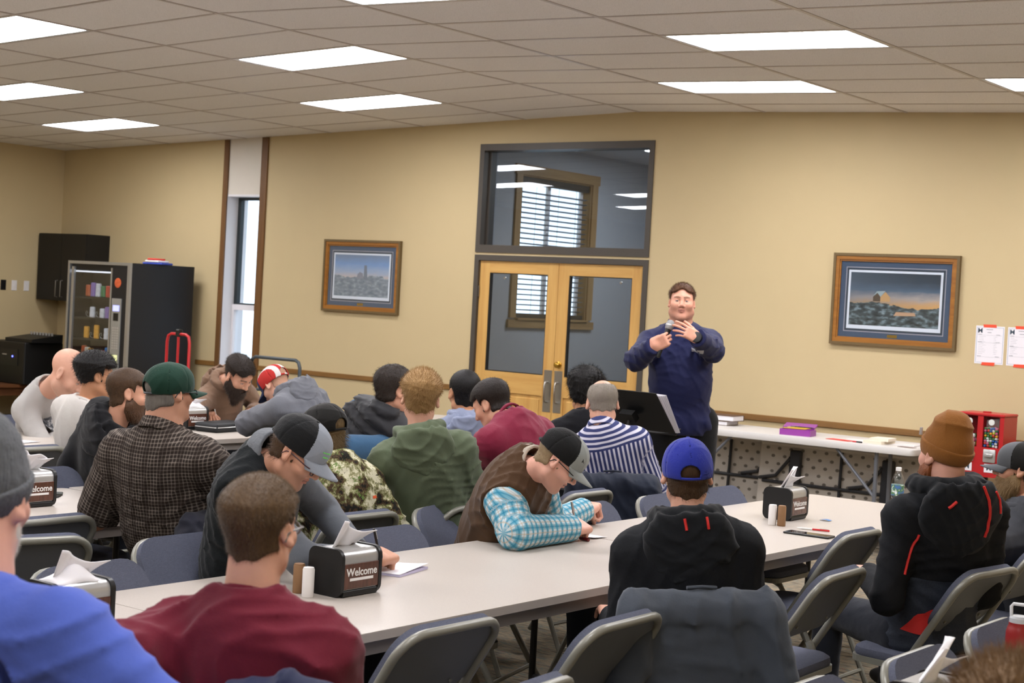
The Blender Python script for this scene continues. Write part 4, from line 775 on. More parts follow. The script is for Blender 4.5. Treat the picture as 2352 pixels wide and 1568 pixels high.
for bi, (bx, br, zt) in enumerate(((-0.08, 0.016, 0.94), (0.08, 0.010, 0.99))):
    MB().box((bx-0.057, -0.118, 0.845), (bx+0.057, -0.115, 1.055)).build('window_pane', M_PANE, g)
    z = 0.84+br
    while z < zt:
        for i in range(int(0.115/(2*br))):
            for j in range(2):
                c_ = rs.choice(gum); key = (c_, br)
                if key not in ball_me: ball_me[key] = MB().lathe([(br*sin(a), -br*cos(a)) for a in (0.3, 0.9, 1.57, 2.2, 2.85)], 8).mesh('gumball', plain('gum_'+c_, c_, 0.3, 0.5, var=0), True)
                o = bpy.data.objects.new('gumball', ball_me[key]); link(o, g); o.location = (bx-0.055+br+i*2*br+rs.uniform(-.002, .002), -0.114+br+j*2*br, z+rs.uniform(-.003, .003))
        z += 1.8*br
    MB().lathe([(0.022, 0), (0.022, 0.002), (0.012, 0.0025)], 16).build('round_sticker', M_PWHT, g).matrix_local = Matrix.Translation((bx, -0.1185, 1.02)) @ Matrix.Rotation(pi/2, 4, 'X')
    MB().rbox((bx-0.045, -0.135, 0.735), (bx+0.045, -0.1205, 0.83), 0.008, 2).rbox((bx-0.03, -0.155, 0.775), (bx+0.03, -0.135, 0.80), 0.005, 1).build('coin_mechanism', M_SILV, g, True)
    sg = MB().box((bx-0.035, -0.1225, 0.665), (bx+0.035, -0.1205, 0.725)).build('price_card', M_PAPER, g); text_mesh('M', 0.05, 'letter_mark', M_INKD, sg, Matrix.Translation((bx, -0.1228, 0.695)) @ Matrix.Rotation(pi/2, 4, 'X'), True)

# ------------------------------------------------------------ music stand with papers
MSZ = -0.13; MST = radians(40)
ms = empty('music_stand', (-4.99, 7.66, 0), MSZ, 'black music stand in front of the speaker', 'music stand')
MB().obox((0, 0, 1.105), (0.50, 0.006, 0.30), Matrix.Rotation(MST, 3, 'X')).build('desk', M_BLK, ms)
MB().obox((0, 0.125, 0.995), (0.50, 0.06, 0.006), Matrix.Rotation(MST, 3, 'X')).build('ledge', M_BLK, ms)
MB().tube([(0, -0.01, 1.09), (0, -0.03, 1.0), (0, -0.03, 0.25)], 0.011, 8).build('post', M_BLK, ms, True)
MB().obox((0, -0.025, 1.07), (0.10, 0.04, 0.06), Matrix.Rotation(MST, 3, 'X')).build('tilt_bracket', M_BLK, ms)
for k in range(3):
    a = k*2*pi/3+0.5; MB().tube([(0, -0.03, 0.30), (0.28*cos(a), -0.03+0.28*sin(a), 0.012)], 0.009, 6).build('leg', M_BLK, ms, True)
sh_ = empty('paper_sheaf', (-4.99, 7.66, 0), MSZ, 'loose white papers sticking out of the music stand', 'paper')
for i in range(4):
    MB().obox((0.158+0.005*i, 0.010+0.004*i, 1.100+0.002*i), (0.216, 0.001, 0.279), Matrix.Rotation(MST-0.012*i, 3, 'X') @ Matrix.Rotation(radians(1+1.2*i), 3, 'Y') @ Matrix.Rotation(radians(1.2*i), 3, 'Z')).build('sheet', M_PAPER, sh_)
# ============================================================ PEOPLE: signed-distance modelling, polygonised by surface nets
F32 = np.float32
def snets(F, lo, h):
    nx, ny, nz = F.shape; S = F < 0
    c = [S[i:nx-1+i, j:ny-1+j, k:nz-1+k] for i in (0, 1) for j in (0, 1) for k in (0, 1)]
    cnt = sum(x.astype(np.int8) for x in c); act = (cnt > 0) & (cnt < 8)
    idx = -np.ones(act.shape, np.int32); I = np.argwhere(act); n = len(I); idx[act] = np.arange(n)
    acc = np.zeros((n, 3), F32); num = np.zeros(n, F32)
    off = [(0,0,0),(0,0,1),(0,1,0),(0,1,1),(1,0,0),(1,0,1),(1,1,0),(1,1,1)]
    val = [F[I[:,0]+o[0], I[:,1]+o[1], I[:,2]+o[2]] for o in off]
    for a in range(8):
        for b in range(a+1, 8):
            d = np.array(off[b])-np.array(off[a])
            if np.abs(d).sum() != 1: continue
            m = (val[a] < 0) != (val[b] < 0)
            if not m.any(): continue
            tt = val[a][m]/(val[a][m]-val[b][m])
            acc[m] += np.array(off[a], F32)+tt[:, None]*d.astype(F32); num[m] += 1
    V = lo+(I+acc/np.maximum(num, 1)[:, None])*h
    Q = []
    for ax in range(3):
        sl0 = [slice(None)]*3; sl1 = [slice(None)]*3; sl0[ax] = slice(0, -1); sl1[ax] = slice(1, None)
        a, b = S[tuple(sl0)], S[tuple(sl1)]
        o1, o2 = [(1, 2), (2, 0), (0, 1)][ax]
        E_ = np.argwhere(a != b); ok = (E_[:, o1] > 0) & (E_[:, o2] > 0) & (E_[:, o1] < F.shape[o1]-1) & (E_[:, o2] < F.shape[o2]-1); E_ = E_[ok]
        if not len(E_): continue
        fl = a[E_[:,0], E_[:,1], E_[:,2]]
        def g(d1, d2):
            q = E_.copy(); q[:, o1] -= d1; q[:, o2] -= d2; return idx[q[:,0], q[:,1], q[:,2]]
        q = np.stack([g(1, 1), g(0, 1), g(0, 0), g(1, 0)], 1); q[~fl] = q[~fl][:, ::-1]; Q.append(q)
    Q = np.concatenate(Q) if Q else np.zeros((0, 4), np.int32)
    return V.astype(F32), Q[(Q >= 0).all(1)]
def mesh_sdf(fn, lo, hi, h, K=3):
    lo = np.array(lo, F32); hi = np.array(hi, F32); N = np.ceil((hi-lo)/(h*K)).astype(int)
    ax = [lo[i]+np.arange(N[i]+1, dtype=F32)*h*K for i in range(3)]
    Pc = np.stack(np.meshgrid(*ax, indexing='ij'), -1).reshape(-1, 3); C = fn(Pc).reshape(N+1)
    A = np.abs(C) < h*K*1.9; act = np.zeros(N, bool)
    for i in (0, 1):
        for j in (0, 1):
            for k in (0, 1): act |= A[i:N[0]+i, j:N[1]+j, k:N[2]+k]
    fine = N*K+1; F = np.empty(fine, F32); m = np.zeros(fine, bool)
    r = np.repeat(np.repeat(np.repeat(act, K, 0), K, 1), K, 2); v = np.repeat(np.repeat(np.repeat(C[:-1, :-1, :-1], K, 0), K, 1), K, 2)
    F[:] = 1; F[:-1, :-1, :-1] = v
    for i in (0, 1):
        for j in (0, 1):
            for k in (0, 1): m[i:fine[0]-1+i, j:fine[1]-1+j, k:fine[2]-1+k] |= r
    I = np.argwhere(m); F[m] = fn(lo+I.astype(F32)*h)
    F[0] = F[-1] = 1; F[:, 0] = F[:, -1] = 1; F[:, :, 0] = F[:, :, -1] = 1
    return snets(F, lo, h)
def A3(v): return np.array(v, F32)
def nrm(v): v = np.array(v, float); return v/max(1e-9, np.linalg.norm(v))
def s_ell(P, c, r, M=None):
    q = P-A3(c)
    if M is not None: q = q @ M.astype(F32)
    r = A3(r); k0 = np.linalg.norm(q/r, axis=1); k1 = np.linalg.norm(q/(r*r), axis=1); return k0*(k0-1)/np.maximum(k1, 1e-6)
def s_sph(P, c, r): return np.linalg.norm(P-A3(c), axis=1)-r
def s_cone(P, a, b, r0, r1):
    a = A3(a); d = A3(b)-a; L2 = max(float(d@d), 1e-9); t = np.clip((P-a)@d/L2, 0, 1); return np.linalg.norm(P-a-t[:, None]*d, axis=1)-(r0+(r1-r0)*t)
def s_rbox(P, c, hs, r, M=None):
    q = P-A3(c)
    if M is not None: q = q @ M.astype(F32)
    q = np.abs(q)-(A3(hs)-r); return np.linalg.norm(np.maximum(q, 0), axis=1)+np.minimum(q.max(1), 0)-r
def smin(a, b, k):
    h = np.clip(0.5+0.5*(b-a)/k, 0, 1); return b+(a-b)*h-k*h*(1-h)
def smax(a, b, k): return -smin(-a, -b, k)
def wrinkle(P, seed, f=1.0, dirs=(0.35, 0.35, 1.0)):
    """cloth creases: warped ridged waves"""
    rs = np.random.RandomState(seed); o = np.zeros(len(P), F32)
    for i in range(3):
        k = rs.normal(size=3)*dirs; k /= np.linalg.norm(k); k2 = rs.normal(size=3); k2 /= np.linalg.norm(k2); k3 = rs.normal(size=3); k3 /= np.linalg.norm(k3)
        fr = f*rs.uniform(42, 78); wv = np.sin(P@A3(k)*fr+2.2*np.sin(P@A3(k2)*fr*0.31+rs.uniform(0, 6))+rs.uniform(0, 6))
        env = 0.5+0.5*np.sin(P@A3(k3)*f*16+rs.uniform(0, 6)); o += (1-np.abs(wv))**2*env
    return (o/2.0).astype(F32)
def np_mesh(name, V, Q, mats, smooth=True, attrs=None, mi=None):
    me = bpy.data.meshes.new(name); V = np.asarray(V, F32); Q = np.asarray(Q, np.int32)
    me.vertices.add(len(V)); me.vertices.foreach_set('co', V.ravel())
    me.loops.add(Q.size); me.loops.foreach_set('vertex_index', Q.ravel())
    k = Q.shape[1]; me.polygons.add(len(Q)); me.polygons.foreach_set('loop_start', np.arange(0, Q.size, k, dtype=np.int32)); me.polygons.foreach_set('loop_total', np.full(len(Q), k, np.int32))
    for m in (mats if isinstance(mats, (list, tuple)) else [mats]): me.materials.append(m)
    if mi is not None: me.polygons.foreach_set('material_index', np.asarray(mi, np.int32))
    me.polygons.foreach_set('use_smooth', np.full(len(Q), smooth)); me.update(calc_edges=True); me.validate()
    for an, (ty, arr) in (attrs or {}).items():
        at = me.attributes.new(an, ty, 'POINT')
        if ty == 'FLOAT_VECTOR': at.data.foreach_set('vector', np.asarray(arr, F32).ravel())
        elif ty == 'FLOAT_COLOR': at.data.foreach_set('color', np.asarray(arr, F32).ravel())
    return me
def np_obj(name, V, Q, mats, parent, origin, **kw):
    o = bpy.data.objects.new(name, np_mesh(name, V-A3(origin), Q, mats, **kw)); link(o, parent); return o

# ------------------------------------------------------------ hands
FING = [(-0.029, 0.086, (.043, .025, .020), .0088), (-0.0095, 0.090, (.046, .029, .021), .0089), (0.0105, 0.087, (.042, .027, .020), .0085), (0.0285, 0.079, (.033, .021, .018), .0076)]
HPOSE = {'relax': ([(22, 28, 15)]*4, 3, (-.55, .75, -.35), (10, 15)), 'flat': ([(5, 8, 5)]*4, 3, (-.65, .7, -.15), (5, 8)),
         'pen': ([(40, 48, 22), (55, 66, 30), (68, 80, 40), (76, 84, 40)], 1, (-.12, .80, -.58), (10, 20)),
         'grip': ([(62, 80, 45), (66, 82, 45), (68, 82, 45), (72, 80, 45)], 1, (.10, .62, -.76), (15, 25)),
         'open': ([(14, 20, 12), (18, 24, 14), (24, 28, 16), (30, 30, 18)], 5, (-.45, .8, -.3), (8, 15)), 'fist': ([(70, 88, 50)]*4, 1, (.15, .6, -.75), (20, 30))}
def hand_chain(pose):
    curls, spread, td, tc = HPOSE[pose]; segs = []
    for i, (x, y, Ls, r) in enumerate(FING):
        a = 0.0; p = np.array([x, y-0.012, 0.002]); sp = radians((i-1.5)*spread)
        for j, L in enumerate(Ls):
            a += radians(curls[i][j]); d = np.array([sin(sp)*cos(a), cos(sp)*cos(a), -sin(a)]); q = p+d*(L+(0.012 if j == 0 else 0))
            segs.append((p, q, r*(1-.08*j), r*(1-.08*(j+1)))); p = q
    p = np.array([-0.026, 0.018, -0.006]); d = nrm(td); ax = nrm(np.cross(d, (0.3, 0.3, 1)))
    for j, (L, r) in enumerate(((.046, .0135), (.034, .0108), (.027, .0096))):
        if j:
            th = radians(tc[j-1]); d = nrm(d*cos(th)+np.cross(np.cross(d, (1, 0, 0)), d)*0+np.array([0.5, 0.2, -0.1])*sin(th))
        q = p+d*L; segs.append((p, q, r, r*0.92)); p = q
    return segs
HANDS = {}
def hand_mesh(pose):
    if pose in HANDS: return HANDS[pose]
    segs = hand_chain(pose)
    def fn(P):
        d = s_rbox(P, (0, 0.045, 0), (0.039, 0.047, 0.0135), 0.013); d = smin(d, s_cone(P, (-0.028, 0.012, -0.006), (-0.030, 0.05, -0.006), .017, .013), 0.012)
        d = smin(d, s_cone(P, (0, -0.018, 0), (0, 0.012, 0), .024, .026), 0.02)
        fd = None
        for a, b, r0, r1 in segs: e = s_cone(P, a, b, r0, r1); fd = e if fd is None else np.minimum(fd, e)
        return smin(d, fd, 0.006)
    HANDS[pose] = mesh_sdf(fn, (-0.1, -0.075, -0.11), (0.075, 0.20, 0.04), 0.0028); return HANDS[pose]

# ------------------------------------------------------------ heads (local frame: x right, y forward, z up, origin mid-head)
def head_fn(o, ears=True):
    jw, fat, nose = o.get('jaw', 1.0), o.get('fat', 0.0), o.get('nose', 1.0)
    def fn(P):
        Q = P.copy(); Q[:, 0] = np.abs(Q[:, 0])
        d = s_ell(P, (0, -0.016, 0.034), (0.0745, 0.097, 0.083))
        d = smin(d, s_ell(P, (0, 0.024, -0.03), (0.058*jw+fat*.4, 0.064, 0.088)), 0.035)
        d = smin(d, s_cone(Q, (0.044*jw+fat*.5, 0.004, -0.066), (0.012, 0.062, -0.098), .024+fat*.3, .020+fat*.2), 0.03)
        d = smin(d, s_ell(P, (0, 0.070, -0.102), (0.020, 0.018, 0.016)), 0.018)
        d = smin(d, s_cone(Q, (0.0, 0.079, 0.030), (0.045, 0.062, 0.026), .013, .010), 0.018)
        d = smin(d, s_sph(Q, (0.042, 0.056, -0.022), .022+fat*.3), 0.025)
        d = smax(d, -s_ell(Q, (0.033, 0.094, 0.006), (0.019, 0.016, 0.0115)), 0.014)
        d = smin(d, s_sph(Q, (0.032, 0.071, 0.006), .0128), 0.004)
        d = smin(d, s_cone(P, (0, 0.083, 0.014), (0, 0.103*(0.9+0.1*nose), -0.024), .0075, .0125*nose), 0.012)
        d = smin(d, s_sph(Q, (0.0125, 0.090, -0.030), .0085*nose), 0.007)
        d = smin(d, s_cone(Q, (0, 0.0885, -0.052), (0.025, 0.075, -0.057), .0062, .004), 0.006)
        d = smin(d, s_cone(Q, (0, 0.0865, -0.065), (0.023, 0.075, -0.061), .0072, .004), 0.006)
        d = smax(d, -s_cone(Q, (0, 0.0965, -0.0585), (0.024, 0.083, -0.0590), .0024, .0018), 0.004)
        if not ears: return d
        c, s_ = cos(0.25), sin(0.25)
        E = Q-A3((0.078, -0.012, -0.002)); E = np.stack([E[:, 0]*0.92-E[:, 1]*0.38, E[:, 0]*0.38+E[:, 1]*0.92, E[:, 2]], 1); E = np.stack([E[:, 0], E[:, 1]*c+E[:, 2]*s_, -E[:, 1]*s_+E[:, 2]*c], 1)
        ear = s_ell(E, (0, 0, 0), (0.0085, 0.0185, 0.031)); ear = smax(ear, -s_ell(E, (0.009, 0.004, 0.003), (0.0075, 0.0105, 0.019)), 0.004); ear = smin(ear, s_sph(E, (0.0, 0.006, -0.026), .0085), 0.008)
        return smin(d, ear, 0.006)
    return fn
HEAD_LO, HEAD_HI = (-0.115, -0.14, -0.20), (0.115, 0.135, 0.135)

# ------------------------------------------------------------ materials for people
def skin_mat(name, c):
    if name in MATS: return MATS[name]
    t = NT(name, 0.5, 0.35); a = t.attr('tint'); v = t.noise(55, 4); v2 = t.noise(9, 3); c = lin(c)
    base = t.mix(v, tuple(x*0.90 for x in c), tuple(min(1, x*1.06) for x in c)); base = t.mix(t.math('MULTIPLY', v2, 0.35), base, (c[0]*1.05, c[1]*0.78, c[2]*0.72))
    t.color(t.mix(a.outputs['Alpha'], base, a.outputs['Color'])); t.b.inputs['Subsurface Weight'].default_value = 0.12; t.b.inputs['Subsurface Radius'].default_value = (0.012, 0.005, 0.003)
    t.bump(t.noise(260, 3), 0.12, 0.002); MATS[name] = t.m; return t.m
def hair_mat(name, c1, c2):
    if name in MATS: return MATS[name]
    t = NT(name, 0.55, 0.3); v = t.noise(150, 3, stretch=(1, 1, 0.22)); v2 = t.noise(20, 3); t.color(t.mix(t.mix(0.5, v, v2), lin(c1), lin(c2))); t.bump(v, 0.8, 0.004); MATS[name] = t.m; return t.m
def cloth(name, c, rough=0.85, var=0.10, weave=300.0, bump=0.25, c2=None):
    if name in MATS: return MATS[name]
    t = NT(name, rough, 0.15); c = lin(c); co = t.coord(); v = t.noise(weave, 2, co); v2 = t.noise(7, 4, co)
    d2 = lin(c2) if c2 else tuple(min(1, x*(1+var)) for x in c)
    t.color(t.mix(t.mix(0.45, v, v2), tuple(x*(1-var) for x in c), d2)); t.b.inputs['Sheen Weight'].default_value = 0.12
    hb = t.math('ADD', t.math('MULTIPLY', v, 0.25), t.noise(26, 4, co)); t.bump(hb, bump, 0.006); MATS[name] = t.m; return t.m
def cloth_uv(t):
    a = t.attr('cuv'); s = t.n('SeparateXYZ'); t.l(a.outputs['Vector'], s.inputs[0]); return s.outputs[0], s.outputs[1], s.outputs[2]
def band(t, x, period, width, soft=0.12, phase=0.0):
    """soft stripe mask: 1 inside the stripe"""
    f = t.math('FRACT', t.math('ADD', t.math('DIVIDE', x, period), phase+50.0)); d = t.math('ABSOLUTE', t.math('SUBTRACT', f, 0.5))
    r = t.n('MapRange', interpolation_type='SMOOTHSTEP'); t.l(d, r.inputs[0]); r.inputs[1].default_value = width/2+soft/2; r.inputs[2].default_value = max(0, width/2-soft/2); r.inputs[3].default_value = 0; r.inputs[4].default_value = 1
    return r.outputs[0]
def plaid_mat(name, base, cols, rough=0.85):
    if name in MATS: return MATS[name]
    t = NT(name, rough, 0.15); u, v, w = cloth_uv(t); c = lin(base); out = None
    out = t.mix(0.0, c, c)
    for axis, per, wd, ph, col, op in cols: out = t.mix(t.math('MULTIPLY', band(t, u if axis == 'u' else v, per, wd, 0.1, ph), op), out, lin(col))
    t.color(out); t.bump(t.noise(28, 4), 0.3, 0.006); MATS[name] = t.m; return t.m
def camo_mat():
    t = NT('camouflage_cloth', 0.8, 0.2); co = t.coord(); n1 = t.noise(13, 5, co, rough=0.7); n2 = t.noise(17, 5, t.n('VectorMath', operation='ADD', i_1=(3, 7, 1)).outputs[0] if False else co, rough=0.8, stretch=(1.3, 0.8, 1.1))
    c = t.ramp(n1, [(0.0, lin('#1d1c16')), (0.41, lin('#4a3826')), (0.46, lin('#66663f')), (0.50, lin('#9a9672')), (0.545, lin('#cdc8ac'))], 'CONSTANT')
    c = t.mix(t.ramp(n2, [(0.60, (0, 0, 0)), (0.62, (1, 1, 1))]), c, lin('#5f7a3a')); c = t.mix(t.ramp(n2, [(0.36, (1, 1, 1)), (0.38, (0, 0, 0))]), c, lin('#20211b')); t.color(c); t.bump(t.noise(24, 4, co), 0.3, 0.006); return t.m

# ------------------------------------------------------------ the person builder
PCOUNT = [0]
def yawvec(a): return np.array([cos(a), sin(a), 0.0])
def person(label, pel, neck, head, byaw, hyaw, hpitch=0, hroll=0, s=1.0, g=1.0, w=1.0, hs=1.0, skin='#c9987c', skinname='skin_fair', outfit=None, hair=None, arms=None, face=None, beard=None, stand=False,
           tilt=0.0, hunch=0.02, res=0.0105, extras=(), lap=False, belly=0.0, pants='#23262e', group='seated audience'):
    PCOUNT[0] += 1; seed = PCOUNT[0]*7; outfit = outfit or {}; face = face or {}
    pel, neck, head = (np.array(x, float) for x in (pel, neck, head)); org = np.array([pel[0], pel[1], 0.0])
    root = empty('person', org, 0, label, 'person', group)
    up = nrm(neck-pel); fh = yawvec(byaw); rt = np.cross(fh, (0, 0, 1.0)); rt = nrm(rt-up*(rt@up)); rt = nrm(rt*cos(tilt)+up*sin(tilt)); fd = nrm(np.cross(up, rt)); L = np.linalg.norm(neck-pel)
    B = np.stack([rt, fd, up], 1)                                     # local -> world columns
    def W(x, y, z): return pel+B@np.array([x, y, z])
    # head frame
    hf = yawvec(hyaw); hr_ = np.cross(hf, (0, 0, 1.0)); p_ = radians(hpitch); hfwd = hf*cos(p_)-np.array([0, 0, 1.0])*sin(p_); hup = np.cross(hr_, hfwd); q_ = radians(hroll)
    hr2 = hr_*cos(q_)+hup*sin(q_); hup2 = -hr_*sin(q_)+hup*cos(q_); HM = np.stack([hr2, hfwd, hup2], 1)*hs
    def HW(V): return (np.asarray(V, float)@HM.T+head).astype(F32)
    def HL(p): return np.linalg.solve(HM, np.array(p)-head)
    sw = 0.150*w*s; dr = outfit.get('drop', 0.092)*s; SH = {'R': W(sw, -0.01, L-dr), 'L': W(-sw, -0.01, L-dr)}
    AR = {}
    for k, sg in (('R', 1), ('L', -1)):
        a = (arms or {}).get(k, {}); S = SH[k]
        e = np.array(a['e']) if 'e' in a else S+rt*sg*0.07+fh*0.12-np.array([0, 0, 0.26])
        E_ = S+nrm(e-S)*0.285*s*a.get('ul', 1.0)
        wv = np.array(a['w']) if 'w' in a else E_+fh*0.24-rt*sg*0.10+np.array([0, 0, 0.02])
        Wr = E_+nrm(wv-E_)*0.255*s*a.get('fl', 1.0)
        if a.get('x'): E_ = np.array(a['e'], float); Wr = np.array(a['w'], float)
        hd = nrm(a['d']) if 'd' in a else nrm(Wr-E_); AR[k] = dict(S=S, E=E_, W=Wr, d=hd, up=np.array(a.get('up', (0, 0, 1.0)), float), pose=a.get('pose', 'relax'))
    # legs
    LG = {}
    for k, sg in (('R', 1), ('L', -1)):
        if stand: hp = W(0.10*sg*g, 0, 0.0); kn = hp*1.0; kn[2] = 0.50; kn += fh*0.02+rt*sg*0.03; an = kn.copy(); an[2] = 0.09; an -= fh*0.03
        else:
            hp = W(0.10*sg, 0.02, -0.01); hp[2] = max(hp[2], 0.50); kn = hp+fh*0.42*s+rt*sg*0.06; kn[2] = 0.51; an = kn+fh*0.02; an[2] = 0.09
        LG[k] = (hp, kn, an)
    # ---- body (skin): head and neck, then core and limbs
    hfn = head_fn(face); nl = HL(neck-up*0.05); nr = face.get('neck', 0.049)*s/hs
    def hn(P): return smin(hfn(P), s_cone(P, (0, -0.024, -0.055), nl, nr*0.96, nr*1.18), 0.022)
    lo = np.minimum(HEAD_LO, nl-0.07); hi = np.maximum(HEAD_HI, nl+0.07)
    Vh, Qh = mesh_sdf(hn, lo, hi, 0.0036 if face.get('fine') else 0.0048)
    T = np.zeros((len(Vh), 4), F32); x, y, z = np.abs(Vh[:, 0]), Vh[:, 1], Vh[:, 2]
    def put(m, c, a): T[m, :3] = lin(c); T[m, 3] = a
    sc_ = lin(skin)
    put((x < 0.026-0.35*np.abs(z+0.059)) & (y > 0.068) & (z < -0.048) & (z > -0.0725), '#a8625a', 0.6); put((x < 0.021) & (y > 0.068) & (np.abs(z+0.0586) < 0.0026), '#4a2422', 0.8)
    eb = ((x-0.032)/0.0125)**2+((z-0.0045)/0.0046)**2 < 1; put(eb & (y > 0.062), '#b9aca2', 0.85); put((np.abs(z-0.0095+12*(x-0.032)**2*0.8) < 0.0019) & (np.abs(x-0.032) < 0.0135) & (y > 0.06), '#4a3530', 0.7); ir = ((x-0.031)/0.0052)**2+((z-0.0045)/0.0045)**2 < 1; put(ir & (y > 0.062), '#33404a', 1.0)  # dark upper lid line: lashes plus lid shading painted into the tint
    bw = (np.abs(z-0.0275-0.10*(0.03-np.abs(x-0.032)))-0.0 < 0.0048) & (x > 0.012) & (x < 0.052) & (y > 0.045); put(bw, face.get('brow', '#4a3626'), 0.75)
    if face.get('stubble'):
        al = np.clip((-0.026-z)/0.022, 0, 1)*np.clip((y+0.018)/0.03, 0, 1)*np.clip((z+0.128)/0.02, 0, 1)*0.42; m = (al > 0.01) & ~((x < 0.021) & (z > -0.0725)); T[m, :3] = lin(face['stubble']); T[m, 3] = al[m]
    if face.get('scalp'): m = (z > 0.02) & (y < 0.055) & ~((x > 0.06) & (z < 0.03)); put(m, face['scalp'], 0.18)
    Vs, Qs, Ts = [HW(Vh)], [Qh], [T]
    body_r = 0.86
    slv = outfit.get('sleeve', 1.0)
    def core(P):
        q = (P-pel.astype(F32))@B.astype(F32)
        d = s_ell(q, (0, 0, 0.02), (.14*g, .11*g, .13)); d = smin(d, s_ell(q, (0, .0-hunch*.5, L*.45), (.125*g, .10*g, .24)), .05); d = smin(d, s_ell(q, (0, -hunch, L*.74), (.125*w, .09, .19)), .05)
        for k in 'RL':
            a = AR[k]; d = smin(d, s_cone(P, a['S'], a['E'], .044*s, .039*s), .03); d = np.minimum(d, s_cone(P, a['E'], a['W'], .042*s, .027*s))
            hp, kn, an = LG[k]; d = smin(d, s_cone(P, hp, kn, .072, .05), .03); d = np.minimum(d, s_cone(P, kn, an, .048, .035))
        return d
    pts = [pel, neck]+[AR[k][j] for k in 'RL' for j in ('S', 'E', 'W')]+[x_ for k in 'RL' for x_ in LG[k]]; lo = np.min(pts, 0)-0.16; hi = np.max(pts, 0)+0.16
    Vc, Qc = mesh_sdf(core, lo, hi, 0.013 if slv < 0.9 else 0.02, 3); Vs.append(Vc); Qs.append(Qc); Ts.append(np.zeros((len(Vc), 4), F32))
    for k in 'RL':
        a = AR[k]; a_ = (arms or {}).get(k, {})
        if a['pose'] is None: continue
        V, Q = hand_mesh(a['pose']); V = V.copy(); Q = Q.copy()
        if k == 'L': V[:, 0] *= -1; Q = Q[:, ::-1]
        d = a['d']; u = nrm(a['up']-d*(a['up']@d)); r = np.cross(d, u); Vw = (V*s*a_.get('hsz', 1.0))@np.stack([r, d, u], 1).T.astype(F32)+a['W'].astype(F32)
        Vs.append(Vw.astype(F32)); Qs.append(Q); Ts.append(np.zeros((len(V), 4), F32))
    off = 0; QQ = []
    for V, Q in zip(Vs, Qs): QQ.append(Q+off); off += len(V)
    np_obj('body', np.concatenate(Vs), np.concatenate(QQ), skin_mat(skinname, skin), root, org, attrs={'tint': ('FLOAT_COLOR', np.concatenate(Ts))})
    # ---- garments
    def torso(P, inf=0.0):
        q = (P-pel.astype(F32))@B.astype(F32)
        d = s_ell(q, (0, 0, 0.0), (.170*g+inf, .138*g+inf, .15)); d = smin(d, s_ell(q, (0, belly-hunch*.5, L*.42), (.156*g+inf, (.125+belly*.6)*g+inf, .25)), .06)
        d = smin(d, s_ell(q, (0, -hunch, L*.73), (.162*w*s+inf, .120*(.5+.5*g)+inf, .205)), .06)
        d = smin(d, s_cone(P, SH['L'], SH['R'], .056*s+inf, .056*s+inf), .05)
        for k in 'RL': d = smin(d, s_cone(P, neck-up*0.015-fd*.01, SH[k], .055*s+inf, .05*s+inf), .04)
        return d
    cut_n = face.get('cut', 0.060)
    def neckcut(P): return s_cone(P, neck+up*0.012, neck+(head-neck)*1.2+up*0.05, cut_n, cut_n*1.6)
    sr = outfit.get('sr', 1.0); amp = outfit.get('amp', 0.007)*s*1.35; va = 0.35 if outfit.get('vest') else 1.0
    def shirt(P, inf=0.0):
        d = torso(P, inf)
        for k in 'RL':
            a = AR[k]
            if slv >= 0.9:
                d = smin(d, s_cone(P, a['S'], a['E'], .060*s*sr+inf, .052*s*sr+inf), .045); f = np.minimum(s_cone(P, a['E'], a['W'], .051*s*sr+inf, .040*s*sr+inf), 9); d = smin(d, f, .02)
            elif slv > 0.1: e2 = a['S']+(a['E']-a['S'])*slv; d = smin(d, s_cone(P, a['S'], e2, .064*s*sr+inf, .064*s*sr+inf), .045)
        d = d-amp*va*wrinkle(P, seed)-amp*va*0.8*wrinkle(P, seed+1, 0.5, (1, 1, 0.5))
        d = smax(d, -neckcut(P), 0.012)
        if stand: d = smax(d, (pel[2]-0.075)-P[:, 2], .008)
        if slv > 0.9:
            for k in 'RL':
                a = AR[k]; e = nrm(a['W']-a['E']); dd = (P-(a['W']+e*0.012).astype(F32))@e.astype(F32); near = np.linalg.norm(P-a['W'].astype(F32), axis=1) < 0.09; d = np.where(near, np.maximum(d, dd), d)
        elif slv > 0.1:
            for k in 'RL':
                a = AR[k]; e = nrm(a['E']-a['S']); c_ = a['S']+(a['E']-a['S'])*slv; dd = (P-(c_+e*0.03).astype(F32))@e.astype(F32); near = np.linalg.norm(P-c_.astype(F32), axis=1) < 0.13; d = np.where(near, np.maximum(d, dd), d)
        return d
    def cuv(V):
        V = V.astype(F32); q = (V-pel.astype(F32))@B.astype(F32); C = np.stack([q[:, 0], q[:, 2], q[:, 1]], 1); td = torso(V)
        for i, k in enumerate('RL'):
            a = AR[k]
            for p0, p1, base, r_ in ((a['S'], a['E'], 0.0, .06), (a['E'], a['W'], 0.285*s, .05)):
                d = s_cone(V, p0, p1, r_, r_*.9); e = nrm(p1-p0); n1 = nrm(np.cross(e, rt*0.3+up*0.2+fd)); n2 = np.cross(e, n1); rel = V-p0.astype(F32); m = (d < td-0.004) if base == 0 else (d < td+0.012)
                th = np.arctan2(rel@n2.astype(F32), rel@n1.astype(F32)); C[m, 0] = th[m]*r_*1.05; C[m, 1] = 0.4+base+(rel@e.astype(F32))[m]; C[m, 2] = 5+i; td = np.where(m, np.minimum(td, d), td)
        return C
    apts = [pel, neck]+[AR[k][j] for k in 'RL' for j in (('S', 'E', 'W') if slv > .1 else ('S',))]; slo = np.min(apts, 0)-0.24; shi = np.max(apts, 0)+0.24; slo[2] = max(slo[2], 0.40 if not stand else 0.84)
    top = outfit.get('top', 'shirt'); tm = outfit['mat']
